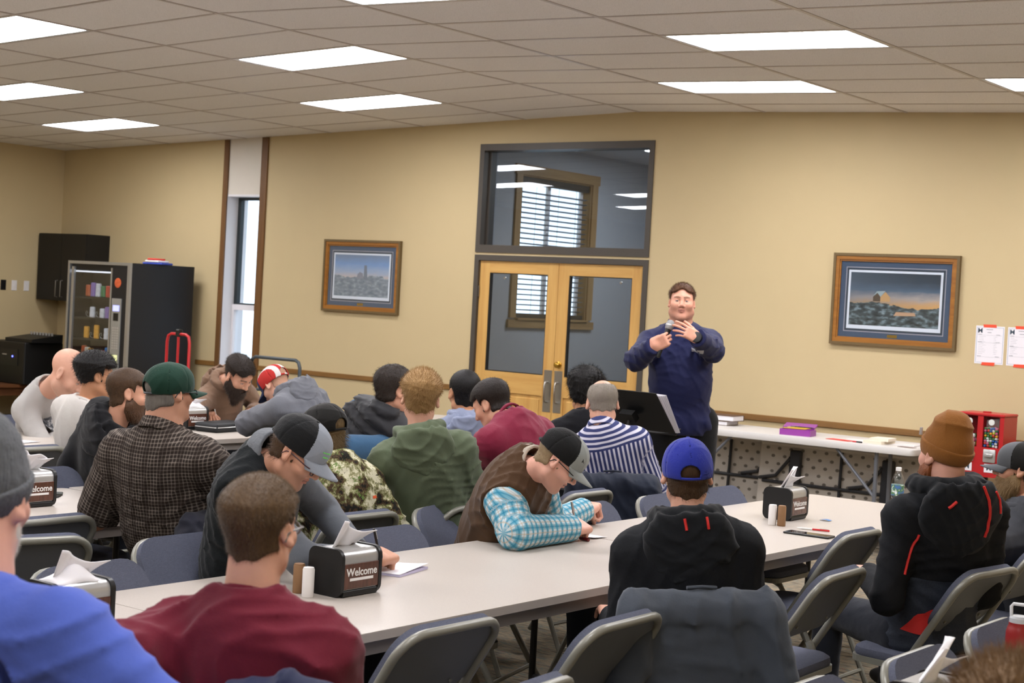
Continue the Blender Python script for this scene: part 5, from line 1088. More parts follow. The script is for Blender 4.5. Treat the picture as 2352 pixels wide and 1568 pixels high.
    GAR = []; V, Q = mesh_sdf(shirt, slo, shi, res); GAR.append((V, Q)); ob = np_obj(top, V, Q, tm, root, org, attrs={'cuv': ('FLOAT_VECTOR', cuv(V))})
    if outfit.get('vest'):
        am = outfit.get('hole', 0.105)
        def vest(P):
            d = torso(P, 0.023)-amp*1.3*wrinkle(P, seed+3)
            if outfit.get('puff'):
                q = (P-pel.astype(F32))@up.astype(F32); d = d-0.020*np.abs(np.sin(q*pi/0.058+0.4*np.sin((P@rt.astype(F32))*14)))
            for k in 'RL':
                a = AR[k]; e = nrm(a['E']-a['S']); cc_ = a['S']+rt*(0.05 if k == 'R' else -0.05); d = smax(d, -s_ell(P, cc_+e*0.04, (0.085, am, am), np.stack([rt, nrm(np.cross(e, rt)), nrm(np.cross(rt, np.cross(e, rt)))], 1)), 0.012)
            return smax(d, -neckcut(P), 0.012)
        V, Q = mesh_sdf(vest, slo, shi, res); np_obj('vest', V, Q, outfit['vest'], root, org, attrs={'cuv': ('FLOAT_VECTOR', cuv(V))})
    if outfit.get('collar'):
        cm, ch, cr = outfit['collar']; na = nrm(head-neck)
        def col(P):
            q = P-(neck+up*0.005).astype(F32); z = q@na.astype(F32); rr = np.linalg.norm(q-z[:, None]*na.astype(F32), axis=1); fr = q@fd.astype(F32)
            d = np.maximum(np.abs(rr-(cr+0.25*np.clip(-z+ch, 0, .1)))-0.0065, np.abs(z-ch*0.25+0.18*fr)-ch*0.75); return d
        V, Q = mesh_sdf(col, neck-0.14, neck+0.17, 0.0055); np_obj('collar', V, Q, cm, root, org, attrs={'cuv': ('FLOAT_VECTOR', cuv(V))})
    if outfit.get('hood'):
        hm = outfit['hood']; hz = outfit.get('hoodsize', 1.0)
        na_ = nrm(nrm(head-neck)+up)
        ring = [neck+rt*0.088*sin(a)*hz-fd*(0.080*cos(a)*hz-0.008)+na_*(0.042-0.050*(1-cos(a))*0.5) for a in np.linspace(-2.3, 2.3, 14)]
        def hoodf(P):
            d = None
            for a, b in zip(ring, ring[1:]): e = s_cone(P, a, b, .026*hz, .026*hz); d = e if d is None else smin(d, e, .01)
            q = (P-neck.astype(F32))@B.astype(F32)
            bag = s_ell(q, (0, -0.082*hz, -0.045*hz), (.135*hz, .050*hz, .120*hz)); bag = smin(bag, s_ell(q, (0, -0.10*hz, -0.115*hz), (.075*hz, .035, .07*hz)), .04)
            bag = smax(bag, -s_ell(q, (0, -0.070*hz, 0.055), (.080*hz, .032*hz, .085*hz)), .018); d = smin(d, bag, .022)
            rr = np.sqrt(q[:, 0]**2+(q[:, 2]-0.05)**2*1.3); d = d-0.006*(1-np.abs(np.sin(rr*44+1.3*np.sin(q[:, 0]*18))))**2-0.010*wrinkle(P, seed+5, 0.8); return smax(d, -s_cone(P, neck-up*0.02, head, .055, .062), .01)
        V, Q = mesh_sdf(hoodf, neck-0.32, neck+0.26, 0.007); GAR.append((V, Q)); np_obj('hood', V, Q, hm, root, org)
    # trousers and shoes
    def pantsf(P):
        q = (P-pel.astype(F32))@B.astype(F32); d = s_ell(q, (0, 0.0, -0.02), (.152*g, .118*g, .125))
        for k in 'RL': hp, kn, an = LG[k]; d = smin(d, s_cone(P, hp, kn, .088*g, .066), .04); d = smin(d, s_cone(P, kn, an, .064, .055), .02)
        return d-0.006*wrinkle(P, seed+9)
    lp = [pel]+[x_ for k in 'RL' for x_ in LG[k]]; plo = np.min(lp, 0)-0.2; phi = np.max(lp, 0)+0.2; plo[2] = 0.03
    V, Q = mesh_sdf(pantsf, plo, phi, 0.015); np_obj('trousers', V, Q, cloth('trousers_'+pants, pants), root, org)
    for k in 'RL':
        an = LG[k][2]; Mz = np.stack([rt*[1, 1, 0], fh, [0, 0, 1.0]], 1); Mz[:, 0] = nrm(np.cross(fh, (0, 0, 1.0)))
        V, Q = mesh_sdf(lambda P: smax(smin(s_ell(P, an+fh*0.06-[0, 0, .045], (.048, .135, .05), Mz), s_sph(P, an-[0, 0, .02], .05), .02), -(P[:, 2]-0.004), .01), an-0.22, an+0.22, 0.012); np_obj('shoe', V, Q, plain('shoe_dark', '#1d1c1c', 0.6), root, org)
    # ---- hair
    def strands(V, Q, n, ln, flow, wd, mat, name, parent, sd, keep=None):
        rs = np.random.RandomState(sd); T3 = np.concatenate([Q[:, [0, 1, 2]], Q[:, [0, 2, 3]]]); a, b, c = V[T3[:, 0]], V[T3[:, 1]], V[T3[:, 2]]; nn = np.cross(b-a, c-a); ar = np.linalg.norm(nn, axis=1)+1e-12
        pick = rs.choice(len(T3), n, p=ar/ar.sum()); u = rs.rand(n, 1); v = rs.rand(n, 1)*(1-u); P0 = a[pick]+(b-a)[pick]*u+(c-a)[pick]*v; N = nn[pick]/ar[pick, None]
        if keep is not None:
            kk = keep(P0); P0 = P0[kk]; N = N[kk]; n = len(P0)
        D = N*0.55+flow(P0)+rs.normal(size=(n, 3))*0.22; D /= np.linalg.norm(D, axis=1, keepdims=True); Ls = ln*rs.uniform(.6, 1.25, (n, 1)); sd_ = np.cross(D, N); sd_ /= np.linalg.norm(sd_, axis=1, keepdims=True)+1e-9
        A_ = P0-N*0.002-sd_*wd; B_ = P0-N*0.002+sd_*wd; C_ = P0+D*Ls; VV = np.stack([A_, B_, C_], 1).reshape(-1, 3); FF = np.arange(3*n).reshape(-1, 3); return VV, FF
    def add_hair(part, fn, lo, hi, h, mat, n, ln, flow, wd=0.0007, keep=None):
        V, Q = mesh_sdf(fn, lo, hi, h)
        if not len(Q): return
        VV = V; FF = np.concatenate([Q[:, [0, 1, 2]], Q[:, [0, 2, 3]]])
        if n: sv, sf = strands(V, Q, n, ln, flow, wd, mat, part, root, seed, keep); FF = np.concatenate([FF, sf+len(VV)]); VV = np.concatenate([VV, sv])
        np_obj(part, HW(VV), FF, mat, root, org)
    hne = head_fn(face, False)
    if hair:
        th, ts, tn = hair.get('top', .02), hair.get('side', .008), hair.get('nape', -0.07); fl = hair.get('line', 0.062); vol = hair.get('vol', 0.0); bald = hair.get('bald'); capz = hair.get('below')
        def hf_(P):
            Q = P.copy(); Q[:, 0] = np.abs(Q[:, 0]); tt = np.clip((P[:, 2]-0.01)/0.06, 0, 1); th_ = ts+(th-ts)*tt
            if capz is not None: th_ = np.where(P[:, 2] > capz-0.004+0.10*P[:, 1], 0.0025, th_)
            d = smin(hne(P), s_cone(P, (0, -0.024, -0.055), nl, nr*0.98, nr*1.15), 0.03)-th_*np.clip((P[:, 2]-tn)/0.03, 0.15, 1)
            d = d-vol*wrinkle(P, seed+11, 2.2, (1, 1, 1))-(0.003 if capz is None else 0.001)*wrinkle(P, seed+12, 5.5, (1, 1, .4))
            front = (fl+0.25*np.maximum(P[:, 1]-0.05, 0)+0.012*np.cos(P[:, 0]*60))-P[:, 2]; back = np.maximum(P[:, 1]+0.012+0.25*np.clip(-P[:, 2], 0, 1), tn+6.5*Q[:, 0]**2+0.004*np.sin(P[:, 0]*150)-P[:, 2]); sb = np.maximum(np.maximum(P[:, 1]-0.022, 0.05-Q[:, 0]), -0.028-P[:, 2])
            reg = smin(smin(front, back, .015), sb, .01); ear = 0.024-np.sqrt((P[:, 1]+0.006)**2+((P[:, 2]+0.002)*0.75)**2); ear = np.where((Q[:, 0] > 0.05) & (P[:, 2] < 0.03), ear, -1)
            d = smax(smax(d, reg, .01), ear, .008)
            if bald: d = smax(d, -s_ell(P, (0, 0.028+bald.get('y', 0), 0.10), (bald.get('w', .062), bald.get('l', .095), .085)), .015)
            return d
        fw_ = hair.get('flow', (0, -0.2, -0.5))
        def flow(P0):
            rad = P0*np.array([1, 1, 0]); wz = np.clip((P0[:, 2:3]-0.03)/0.07, 0, 1); tp = hair.get('topflow'); base = np.tile(np.array(fw_, float), (len(P0), 1))
            return base*(1-wz)+(np.array(tp, float) if tp else np.array(fw_, float))*wz
        add_hair('hair', hf_, (-0.125, -0.16, -0.15), (0.125, 0.14, 0.20), 0.005, hair_mat('hair_%s_%s' % (hair['c'][0][1:], hair['c'][1][1:]), *hair['c']), hair.get('n', 2500), hair.get('len', .012), flow, hair.get('wd', .0007), None if capz is None else (lambda P0: P0[:, 2] < capz-0.012+0.10*P0[:, 1]))
    if beard:
        ln = beard.get('len', 0.012); ex = beard.get('drop', 0.0)
        def bf(P):
            Q = P.copy(); Q[:, 0] = np.abs(Q[:, 0]); jw = face.get('jaw', 1)
            d = s_ell(P, (0, 0.024, -0.042), (0.0595*jw, 0.066, 0.088))-ln*0.6; d = smin(d, s_cone(Q, (0.046*jw, 0.004, -0.060), (0.012, 0.062, -0.098-ex*.3), .026+ln, .022+ln), .02)
            if ex: d = smin(d, s_cone(P, (0, 0.058, -0.09), (0, 0.066, -0.11-ex), .042, .026), .03)
            d = d-0.004*wrinkle(P, seed+13, 4.5, (1, 1, .4)); cut = P[:, 2]+0.040-0.55*np.clip(0.055-P[:, 1], 0, .09); cut = np.maximum(cut, -(P[:, 1]+0.012)); d = smax(d, cut, .008)
            d = smax(d, -s_ell(P, (0, 0.10, -0.0585), (.019, .03, .008)), .005); return smax(d, -s_cone(P, (0, -0.024, -0.09), nl, .05, .055), .01)
        add_hair('beard', bf, (-0.12, -0.05, -0.24), (0.12, 0.15, 0.03), 0.0045, hair_mat('hair_%s_%s' % (beard['c'][0][1:], beard['c'][1][1:]), *beard['c']), beard.get('n', 2600), beard.get('sl', .016), lambda P0: np.tile(np.array((0, 0.25, -0.9)), (len(P0), 1)))
    # ---- headwear and glasses, in head space
    HM4 = Matrix([list(HM[0])+[0], list(HM[1])+[0], list(HM[2])+[0], [0, 0, 0, 1]]); HM4.translation = Vector(head-org)
    for ex in extras:
        if ex['k'] == 'cap':
            tl = ex.get('tilt', 0.10); bz = ex.get('base', 0.004); ch_ = ex.get('h', 0.094); c0 = np.array([0, -0.013, 0.030]); rx, ry = 0.0875, 0.1115; hole = ex.get('hole', True)
            def cp(az, e):   # az 0 = front; e 0 = rim, 1 = top
                el = e*pi/2; zz = bz+tl*cos(az)*0.11; z0_ = (zz-c0[2])/ch_; k = sqrt(max(0, 1-z0_*z0_)) if e < 0.02 else cos(el)
                return Vector((rx*sin(az)*k, c0[1]+ry*cos(az)*k, zz if e < 0.02 else c0[2]+ch_*sin(el)))
            def capf(P):
                d = s_ell(P, c0, (rx, ry, ch_)); d = smin(d, s_ell(P, (0, 0.022, 0.062), (0.068, 0.066, 0.052)), 0.02)
                az = np.arctan2(P[:, 0], P[:, 1]-c0[1]); sm = np.abs(np.mod(az+pi/6*0+pi/3*0.5*0, pi/3)-pi/6); d = d+0.0016*np.exp(-((pi/6-sm)/0.035)**2)-0.004*wrinkle(P, seed+21, 0.8, (1, 1, 1))
                d = smax(d, (bz+tl*P[:, 1])-P[:, 2], 0.003); d = smax(d, -s_ell(P, c0, (rx-.0045, ry-.0045, ch_-.0045)), 0.001)
                if hole: d = smax(d, -s_ell(P, (0, -0.12, bz-tl*0.1+0.020), (0.034, 0.05, 0.030)), 0.002)
                return d
            V, Q = mesh_sdf(capf, (-0.10, -0.135, -0.04), (0.10, 0.11, 0.135), 0.0031)
            Fc = V[Q].mean(1); faz = np.abs(np.arctan2(Fc[:, 0], Fc[:, 1]-c0[1])); mt = [ex['mat'], ex.get('mat2', ex['mat'])]
            cap = bpy.data.objects.new('cap', np_mesh('cap', V, Q, mt, mi=((faz < ex.get('front', 0.9)) | (Fc[:, 1] > ex.get('fronty', 9.0))).astype(int))); link(cap, root); cap.matrix_local = HM4
            bl = ex.get('brim', 0.075); bm_ = MB(); nb_ = 17
            def bp(u, v):
                az = (u*2-1)*1.0; b = cp(az, 0.0); return Vector((b.x*(1-0.06*v), b.y+bl*v*max(0.02, cos(az*1.35))**0.7, b.z+0.003-0.010*v-ex.get('curve', 0.020)*((u*2-1)**2)*v))
            br = bm_.grid(nb_, 7, bp).build('brim', ex.get('brimmat', mt[1]), cap, 'all', solid=0.003)
            MB().lathe([(0.008, -0.002), (0.008, 0.001), (0.004, 0.004)], 10, (0, c0[1], c0[2]+ch_-0.001)).build('button', ex.get('buttonmat', ex['mat']), cap, True)
            if hole: MB().tube([cp(pi+a, 0.0)+Vector((0, 0, 0.005)) for a in np.linspace(-0.45, 0.45, 9)], 0.005, 6).build('strap', ex.get('strapmat', ex['mat']), cap, True)
            for tx in ex.get('text', ()):  # embroidered marks on the crown
                body, size, az, ee, tmat = tx; p = cp(az, ee); n_ = Vector((p.x/rx**2, (p.y-c0[1])/ry**2, (p.z-c0[2])/ch_**2)).normalized(); rr_ = Vector((0, 0, 1)).cross(n_).normalized(); uu = n_.cross(rr_); Mx = Matrix((rr_, uu, n_)).transposed().to_4x4(); Mx.translation = p+n_*0.0045; text_mesh(body, size, 'lettering', tmat, cap, Mx, True, extrude=0.001)
        elif ex['k'] == 'beanie':
            rib = ex.get('rib', 0.0); bz = ex.get('base', -0.005); tp = ex.get('tall', 0.03)
            def shell(P, inf):
                d = s_ell(P, (0, -0.018, 0.04), (0.0825+inf, 0.107+inf, 0.092+inf)); d = smin(d, s_ell(P, (0, -0.04, 0.075+tp), (0.062+inf, 0.07+inf, 0.055)), .04)
                az = np.arctan2(P[:, 0], P[:, 1]+0.018); d = d-rib*np.abs(np.sin(az*34)); return d-ex.get('crease', 0.006)*wrinkle(P, seed+17, 0.9, (1, 1, 1))*np.clip((P[:, 2]-0.06)/0.05, 0, 1)
            def line(P): return P[:, 2]-bz-0.30*P[:, 1]
            V, Q = mesh_sdf(lambda P: smax(shell(P, 0.0), -(line(P)-0.035), .004), (-0.13, -0.17, -0.09), (0.13, 0.14, 0.23), 0.0042); bn = np_obj('beanie', HW(V), Q, ex['mat'], root, org, attrs=None)
            V, Q = mesh_sdf(lambda P: smax(smax(shell(P, 0.007), -line(P), .004), line(P)-ex.get('band', 0.062), .004), (-0.13, -0.17, -0.09), (0.13, 0.14, 0.16), 0.0042); np_obj('cuff', HW(V), Q, ex['mat'], bn, org)
        elif ex['k'] == 'glasses':
            m = MB(); gz = -0.007
            for sg in (-1, 1):
                m.tube([(sg*0.034+0.024*cos(a), 0.099-0.006*abs(cos(a)), gz+0.004+0.017*sin(a)) for a in np.linspace(0, 2*pi, 18, endpoint=False)], 0.0021, 6, closed=True)
                m.tube([(sg*0.057, 0.093, gz+0.010), (sg*0.077, 0.07, gz+0.012), (sg*0.083, 0.0, gz+0.012), (sg*0.082, -0.014, gz+0.006), (sg*0.081, -0.024, gz-0.012)], 0.0022, 6)
            m.tube([(-0.011, 0.099, gz+0.008), (0, 0.102, gz+0.011), (0.011, 0.099, gz+0.008)], 0.002, 6); gl = m.build('glasses', ex.get('mat', M_BLK), root, True); gl.matrix_local = HM4
            m = MB()
            for sg in (-1, 1): MB().add([(sg*0.034+0.023*cos(a), 0.0985-0.005*abs(cos(a)), gz+0.004+0.016*sin(a)) for a in np.linspace(0, 2*pi, 18, endpoint=False)], [tuple(range(18))]).build('lens', M_PANE, gl)
    return dict(root=root, AR=AR, B=B, W=W, HW=HW, org=org, head=head, neck=neck, pel=pel, up=up, rt=rt, fd=fd, HM4=HM4, GAR=GAR, L=L)
# ------------------------------------------------------------ poses: joints in metres, headings in radians
POSE = {
 'bald': {'pel': (-8.574, 6.175, 0.520), 'neck': (-8.202, 5.973, 1.010), 'head': (-7.918, 5.917, 1.112), 'byaw': 0.3940, 'hyaw': 0.4813, 'hpitch': 38, 'hroll': 0, 'arms': {'R': {'e': (-8.181, 5.855, 0.789), 'w': (-8.293, 6.205, 0.760)}, 'L': {'e': (-8.330, 6.435, 0.792), 'w': (-8.003, 6.183, 0.814)}}},
 'white': {'pel': (-7.171, 5.488, 0.520), 'neck': (-6.994, 5.354, 1.019), 'head': (-6.985, 5.400, 1.166), 'byaw': 1.6157, 'hyaw': 1.1445, 'hpitch': 5, 'hroll': 0, 'arms': {'R': {'e': (-6.831, 5.316, 0.768), 'w': (-6.775, 5.486, 0.790)}, 'L': {'e': (-7.303, 5.457, 0.763), 'w': (-7.424, 5.612, 0.645)}}},
 'blackhood': {'pel': (-6.424, 4.990, 0.520), 'neck': (-6.027, 4.782, 1.012), 'head': (-5.999, 4.832, 1.155), 'byaw': 1.1794, 'hyaw': 0.9700, 'hpitch': 10, 'hroll': 5, 'arms': {'R': {'e': (-5.745, 4.512, 0.816), 'w': (-5.605, 4.620, 0.826)}, 'L': {'e': (-6.340, 4.746, 0.737), 'w': (-6.326, 4.944, 0.685)}}},
 'plaid': {'pel': (-4.762, 4.123, 0.520), 'neck': (-4.711, 3.955, 1.128), 'head': (-4.713, 3.996, 1.278), 'byaw': 1.8426, 'hyaw': 1.3888, 'hpitch': 2, 'hroll': 0, 'arms': {'R': {'e': (-4.504, 4.207, 0.885), 'w': (-4.780, 4.433, 0.766)}, 'L': {'e': (-5.020, 3.933, 0.799), 'w': (-5.222, 4.155, 0.731)}}},
 'brownhood': {'pel': (-8.644, 7.825, 0.520), 'neck': (-8.444, 7.642, 1.024), 'head': (-8.238, 7.588, 1.070), 'byaw': 0.1322, 'hyaw': 0.0973, 'hpitch': 38, 'hroll': -8, 'arms': {'R': {'e': (-8.412, 7.383, 0.851), 'w': (-8.665, 7.746, 0.750), 'pose': 'pen', 'd': (0.090, 0.061, 0.000)}, 'L': {'e': (-8.528, 8.050, 0.812), 'w': (-8.156, 7.579, 0.793)}}},
 'flagcap': {'pel': (-6.726, 6.903, 0.520), 'neck': (-6.906, 6.808, 1.082), 'head': (-7.087, 6.834, 1.097), 'byaw': -2.9745, 'hyaw': -3.0443, 'hpitch': 48, 'hroll': 0, 'arms': {'R': {'e': (-7.205, 7.303, 0.869), 'w': (-7.413, 7.394, 0.819)}, 'L': {'e': (-7.064, 6.655, 0.885), 'w': (-7.200, 6.990, 0.836)}}},
 'vestman': {'pel': (-4.178, 3.878, 0.520), 'neck': (-3.966, 3.821, 1.112), 'head': (-3.798, 3.787, 1.151), 'byaw': 0.3416, 'hyaw': 0.4115, 'hpitch': 38, 'hroll': 0, 'arms': {'R': {'e': (-3.691, 3.735, 0.800), 'w': (-3.692, 4.065, 0.775), 'x': 1, 'pose': 'pen', 'hsz': 1.1800, 'd': (-0.025, 0.190, 0.003), 'up': (0.313, -0.167, 1.018)}, 'L': {'e': (-4.094, 4.269, 0.848), 'w': (-3.901, 4.163, 0.802)}}},
 'camo': {'pel': (-4.508, 4.823, 0.520), 'neck': (-4.607, 4.799, 0.963), 'head': (-4.679, 4.812, 1.099), 'byaw': 2.8375, 'hyaw': 3.0993, 'hpitch': 18, 'hroll': 4, 'arms': {'R': {'e': (-4.476, 4.983, 0.782), 'w': (-4.719, 5.171, 0.680)}, 'L': {'e': (-4.667, 4.708, 0.760), 'w': (-4.877, 4.923, 0.679)}}},
 'boy': {'pel': (-2.260, 2.198, 0.500), 'neck': (-2.262, 2.141, 1.084), 'head': (-2.274, 2.172, 1.220), 'byaw': 1.9822, 'hyaw': 1.8775, 'hpitch': 0, 'hroll': 0, 'arms': {'R': {'e': (-2.138, 2.240, 0.850), 'w': (-2.339, 2.464, 0.862)}, 'L': {'e': (-2.388, 1.989, 0.979), 'w': (-2.547, 2.180, 0.923)}}},
 'blueman': {'pel': (-2.179, 1.591, 0.520), 'neck': (-2.298, 1.519, 1.170), 'head': (-2.316, 1.563, 1.317), 'byaw': 1.8775, 'hyaw': 2.0172, 'hpitch': 5, 'hroll': 0, 'arms': {'R': {'e': (-1.996, 1.660, 0.999), 'w': (-2.185, 1.827, 0.915)}, 'L': {'e': (-2.287, 1.436, 1.007), 'w': (-2.479, 1.600, 0.910)}}},
 'puffer': {'pel': (-6.289, 6.860, 0.520), 'neck': (-6.014, 6.668, 1.006), 'head': (-5.997, 6.727, 1.148), 'byaw': 1.4412, 'hyaw': 1.1445, 'hpitch': 12, 'hroll': 0, 'arms': {'R': {'e': (-5.955, 6.559, 0.827), 'w': (-5.967, 6.802, 0.816)}, 'L': {'e': (-6.540, 7.054, 0.748), 'w': (-6.567, 7.284, 0.708)}}},
 'greenhood': {'pel': (-4.471, 5.356, 0.520), 'neck': (-4.456, 5.170, 1.101), 'head': (-4.488, 5.203, 1.249), 'byaw': 2.4360, 'hyaw': 2.2615, 'hpitch': 4, 'hroll': -3, 'arms': {'R': {'e': (-4.366, 5.447, 0.820), 'w': (-4.540, 5.629, 0.827)}, 'L': {'e': (-4.767, 5.293, 0.905), 'w': (-5.001, 5.464, 0.836)}}},
 'palehood': {'pel': (-6.360, 7.816, 0.520), 'neck': (-6.240, 7.674, 0.952), 'head': (-6.285, 7.703, 1.097), 'byaw': 2.5757, 'hyaw': 2.5757, 'hpitch': 8, 'hroll': 0, 'arms': {'R': {'e': (-6.157, 7.854, 0.753), 'w': (-6.386, 8.054, 0.722)}, 'L': {'e': (-6.409, 7.533, 0.741), 'w': (-6.569, 7.787, 0.714)}}},
 'burgundy': {'pel': (-4.433, 6.016, 0.520), 'neck': (-4.576, 5.965, 1.141), 'head': (-4.725, 6.003, 1.186), 'byaw': 3.0993, 'hyaw': -2.9745, 'hpitch': 32, 'hroll': 0, 'arms': {'R': {'e': (-4.650, 6.432, 0.942), 'w': (-4.843, 6.471, 0.898)}, 'L': {'e': (-4.672, 5.846, 0.944), 'w': (-4.869, 6.073, 0.935)}}},
 'blackhair': {'pel': (-5.625, 8.129, 0.520), 'neck': (-5.551, 7.987, 1.010), 'head': (-5.591, 8.049, 1.147), 'byaw': 2.2266, 'hyaw': 2.0521, 'hpitch': 18, 'hroll': 0, 'arms': {'R': {'e': (-5.450, 8.144, 0.730), 'w': (-5.617, 8.393, 0.701)}, 'L': {'e': (-5.697, 7.954, 0.713), 'w': (-5.860, 8.206, 0.684)}}},
 'striped': {'pel': (-4.679, 7.152, 0.520), 'neck': (-4.698, 6.931, 1.042), 'head': (-4.748, 6.995, 1.174), 'byaw': 2.1917, 'hyaw': 2.2615, 'hpitch': 22, 'hroll': 3, 'arms': {'R': {'e': (-4.496, 7.173, 0.714), 'w': (-4.741, 7.490, 0.714)}, 'L': {'e': (-4.761, 6.881, 0.701), 'w': (-4.992, 7.170, 0.680)}}},
 'plaidvest': {'pel': (-4.130, 5.240, 0.520), 'neck': (-3.825, 5.138, 1.030), 'head': (-3.651, 5.097, 1.075), 'byaw': 0.4813, 'hyaw': 0.5162, 'hpitch': 42, 'hroll': 0, 'arms': {'R': {'e': (-3.742, 4.955, 0.785), 'w': (-3.729, 5.309, 0.775), 'x': 1, 'pose': 'pen', 'hsz': 1.1000, 'd': (-0.001, 0.208, 0.005), 'up': (0.392, -0.425, 0.919)}, 'L': {'e': (-3.945, 5.453, 0.757), 'w': (-3.959, 5.632, 0.770), 'pose': 'fist'}}},
 'bluecap': {'pel': (-2.647, 4.513, 0.520), 'neck': (-2.649, 4.424, 1.010), 'head': (-2.677, 4.460, 1.158), 'byaw': 2.2266, 'hyaw': 2.2266, 'hpitch': 4, 'hroll': 2, 'arms': {'R': {'e': (-2.477, 4.560, 0.660), 'w': (-2.621, 4.892, 0.683)}, 'L': {'e': (-2.770, 4.296, 0.645), 'w': (-3.001, 4.535, 0.649)}}},
 'beanie': {'pel': (-2.359, 5.782, 0.520), 'neck': (-2.277, 5.680, 1.080), 'head': (-2.304, 5.695, 1.204), 'byaw': 2.5408, 'hyaw': 2.7153, 'hpitch': 0, 'hroll': 0, 'arms': {'R': {'e': (-2.181, 5.862, 0.703), 'w': (-2.277, 6.165, 0.654)}, 'L': {'e': (-2.394, 5.484, 0.729), 'w': (-2.574, 5.686, 0.713)}}},
 'beardcap': {'pel': (-2.390, 6.957, 0.520), 'neck': (-2.365, 6.782, 0.937), 'head': (-2.401, 6.778, 1.088), 'byaw': 3.0120, 'hyaw': -2.8000, 'hpitch': 0, 'hroll': 0, 'arms': {'R': {'e': (-2.232, 6.960, 0.744), 'w': (-2.372, 7.227, 0.620)}, 'L': {'e': (-2.432, 6.555, 0.773), 'w': (-2.552, 6.837, 0.653)}}},
 'brownhair': {'pel': (-0.817, 2.488, 0.520), 'neck': (-0.728, 2.242, 0.954), 'head': (-0.785, 2.254, 1.098), 'byaw': 2.9247, 'hyaw': 2.9247, 'hpitch': 10, 'hroll': 0, 'arms': {'R': {'e': (-0.707, 2.396, 0.903), 'w': (-0.779, 2.528, 0.850)}, 'L': {'e': (-0.849, 2.161, 0.925), 'w': (-0.951, 2.333, 0.854)}}},
 'speaker': {'pel': (-5.196, 8.537, 0.990), 'neck': (-5.211, 8.499, 1.589), 'head': (-5.195, 8.475, 1.742), 'byaw': -0.9499, 'hyaw': -1.0197, 'hpitch': -4, 'hroll': 0, 'arms': {'R': {'e': (-5.311, 8.171, 1.375), 'w': (-5.128, 8.063, 1.468), 'x': 1, 'pose': 'grip', 'd': (0.101, 0.029, 0.059), 'up': (0.418, -0.944, -0.087)}, 'L': {'e': (-4.943, 8.457, 1.454), 'w': (-4.895, 8.193, 1.531), 'x': 1, 'pose': 'open', 'hsz': 0.8800, 'd': (-0.072, -0.079, 0.052), 'up': (0.644, -0.695, 0.280)}}},
}
# ============================================================ THE PEOPLE
def who(key, label, **kw):
    p = POSE[key]; return person(label, p['pel'], p['neck'], p['head'], p['byaw'], p['hyaw'], p['hpitch'], p['hroll'], arms=p['arms'], **kw)
BRN = ('#2a1d14', '#5a4129'); DBRN = ('#171210', '#33271e'); BLKH = ('#0b0a0a', '#1d1a19'); BLND = ('#7d5f3c', '#b8935f'); GREY = ('#6d655c', '#a39a8e'); LBRN = ('#4a3722', '#7d6242')
C_ = cloth
P1 = who('bald', 'bald man in a pale grey sweatshirt leaning on the table', hs=1.22, s=1.12, g=1.0, skin='#d3a48d', skinname='skin_pink', face=dict(fine=1, stubble='#a07f6c'), outfit=dict(top='sweatshirt', mat=C_('sweat_grey', '#a9a6a2'), collar=(C_('sweat_grey', '#a9a6a2'), 0.018, 0.068)))
who('white', 'young man in a white shirt with faded black hair', hs=0.95, s=1.0, skin='#c08e6c', skinname='skin_tan', outfit=dict(mat=C_('tee_white', '#cfcac4'), sleeve=0.7, collar=(C_('tee_white', '#cfcac4'), 0.012, 0.064)), hair=dict(c=BLKH, top=.034, side=.008, nape=-.05, vol=.008, len=.02, n=3500, flow=(0, -.3, -.6), topflow=(0, .2, .1)))
who('blackhood', 'man in a black hoodie with short brown hair and beard', hs=.94, s=1.05, skin='#cb9a80', outfit=dict(top='hoodie', mat=C_('hood_black', '#17171a'), hood=C_('hood_black', '#17171a'), sr=1.15, amp=.010), hair=dict(c=BRN, top=.016, side=.006, nape=-.085, len=.010, n=4500), beard=dict(c=('#2c1f16', '#6b4a30'), len=.010, n=2200))
M_PL4 = plaid_mat('plaid_brown_grey', '#5a5049', [('u', .013, .5, 0, '#221c18', .62), ('v', .013, .5, 0, '#221c18', .62), ('u', .013, .2, .5, '#9a8f84', .35), ('v', .013, .2, .5, '#9a8f84', .35), ('u', .065, .35, .3, '#2a211c', .45), ('v', .065, .35, .3, '#2a211c', .45)])
who('plaid', 'heavy man in a dark green cap and brown plaid shirt', hs=0.92, s=1.12, g=1.25, w=1.1, skin='#cb9b84', face=dict(neck=.062), outfit=dict(mat=M_PL4, sleeve=0.85, sr=1.2, amp=.009, collar=(M_PL4, 0.034, 0.072)), hair=dict(c=('#3a3632', '#8c857c'), top=.006, side=.006, nape=-.085, len=.009, n=3000, below=-0.002),
    extras=[dict(k='cap', mat=C_('cap_green', '#1d3a2e', bump=.15), strapmat=M_BLK, base=-0.002), dict(k='glasses')], res=.010)
PB = who('brownhood', 'bearded man in a brown hoodie writing at the far table', hs=1.08, s=1.08, skin='#d0a288', face=dict(fine=1, brow='#2a1d14'), outfit=dict(top='hoodie', mat=C_('hood_brown', '#7d6452'), hood=C_('hood_brown', '#7d6452'), sr=1.1), hair=dict(c=DBRN, top=.020, side=.004, nape=-.06, len=.014, n=4000, topflow=(0, .3, .3)), beard=dict(c=('#17110d', '#3a281c'), len=.014, drop=.055, n=4200, sl=.022))
t = NT('flag_cloth', .8, .2); co = t.coord(); sp = t.n('SeparateXYZ'); t.l(co, sp.inputs[0]); st_ = t.math('GREATER_THAN', t.math('FRACT', t.math('ADD', t.math('DIVIDE', sp.outputs[0], .052), 10.2)), .5); fl_ = t.mix(st_, lin('#d9d5d2'), lin('#b8322e')); t.color(t.mix(t.math('GREATER_THAN', sp.outputs[1], .045), fl_, lin('#2b3350'))); M_FLAG = t.m
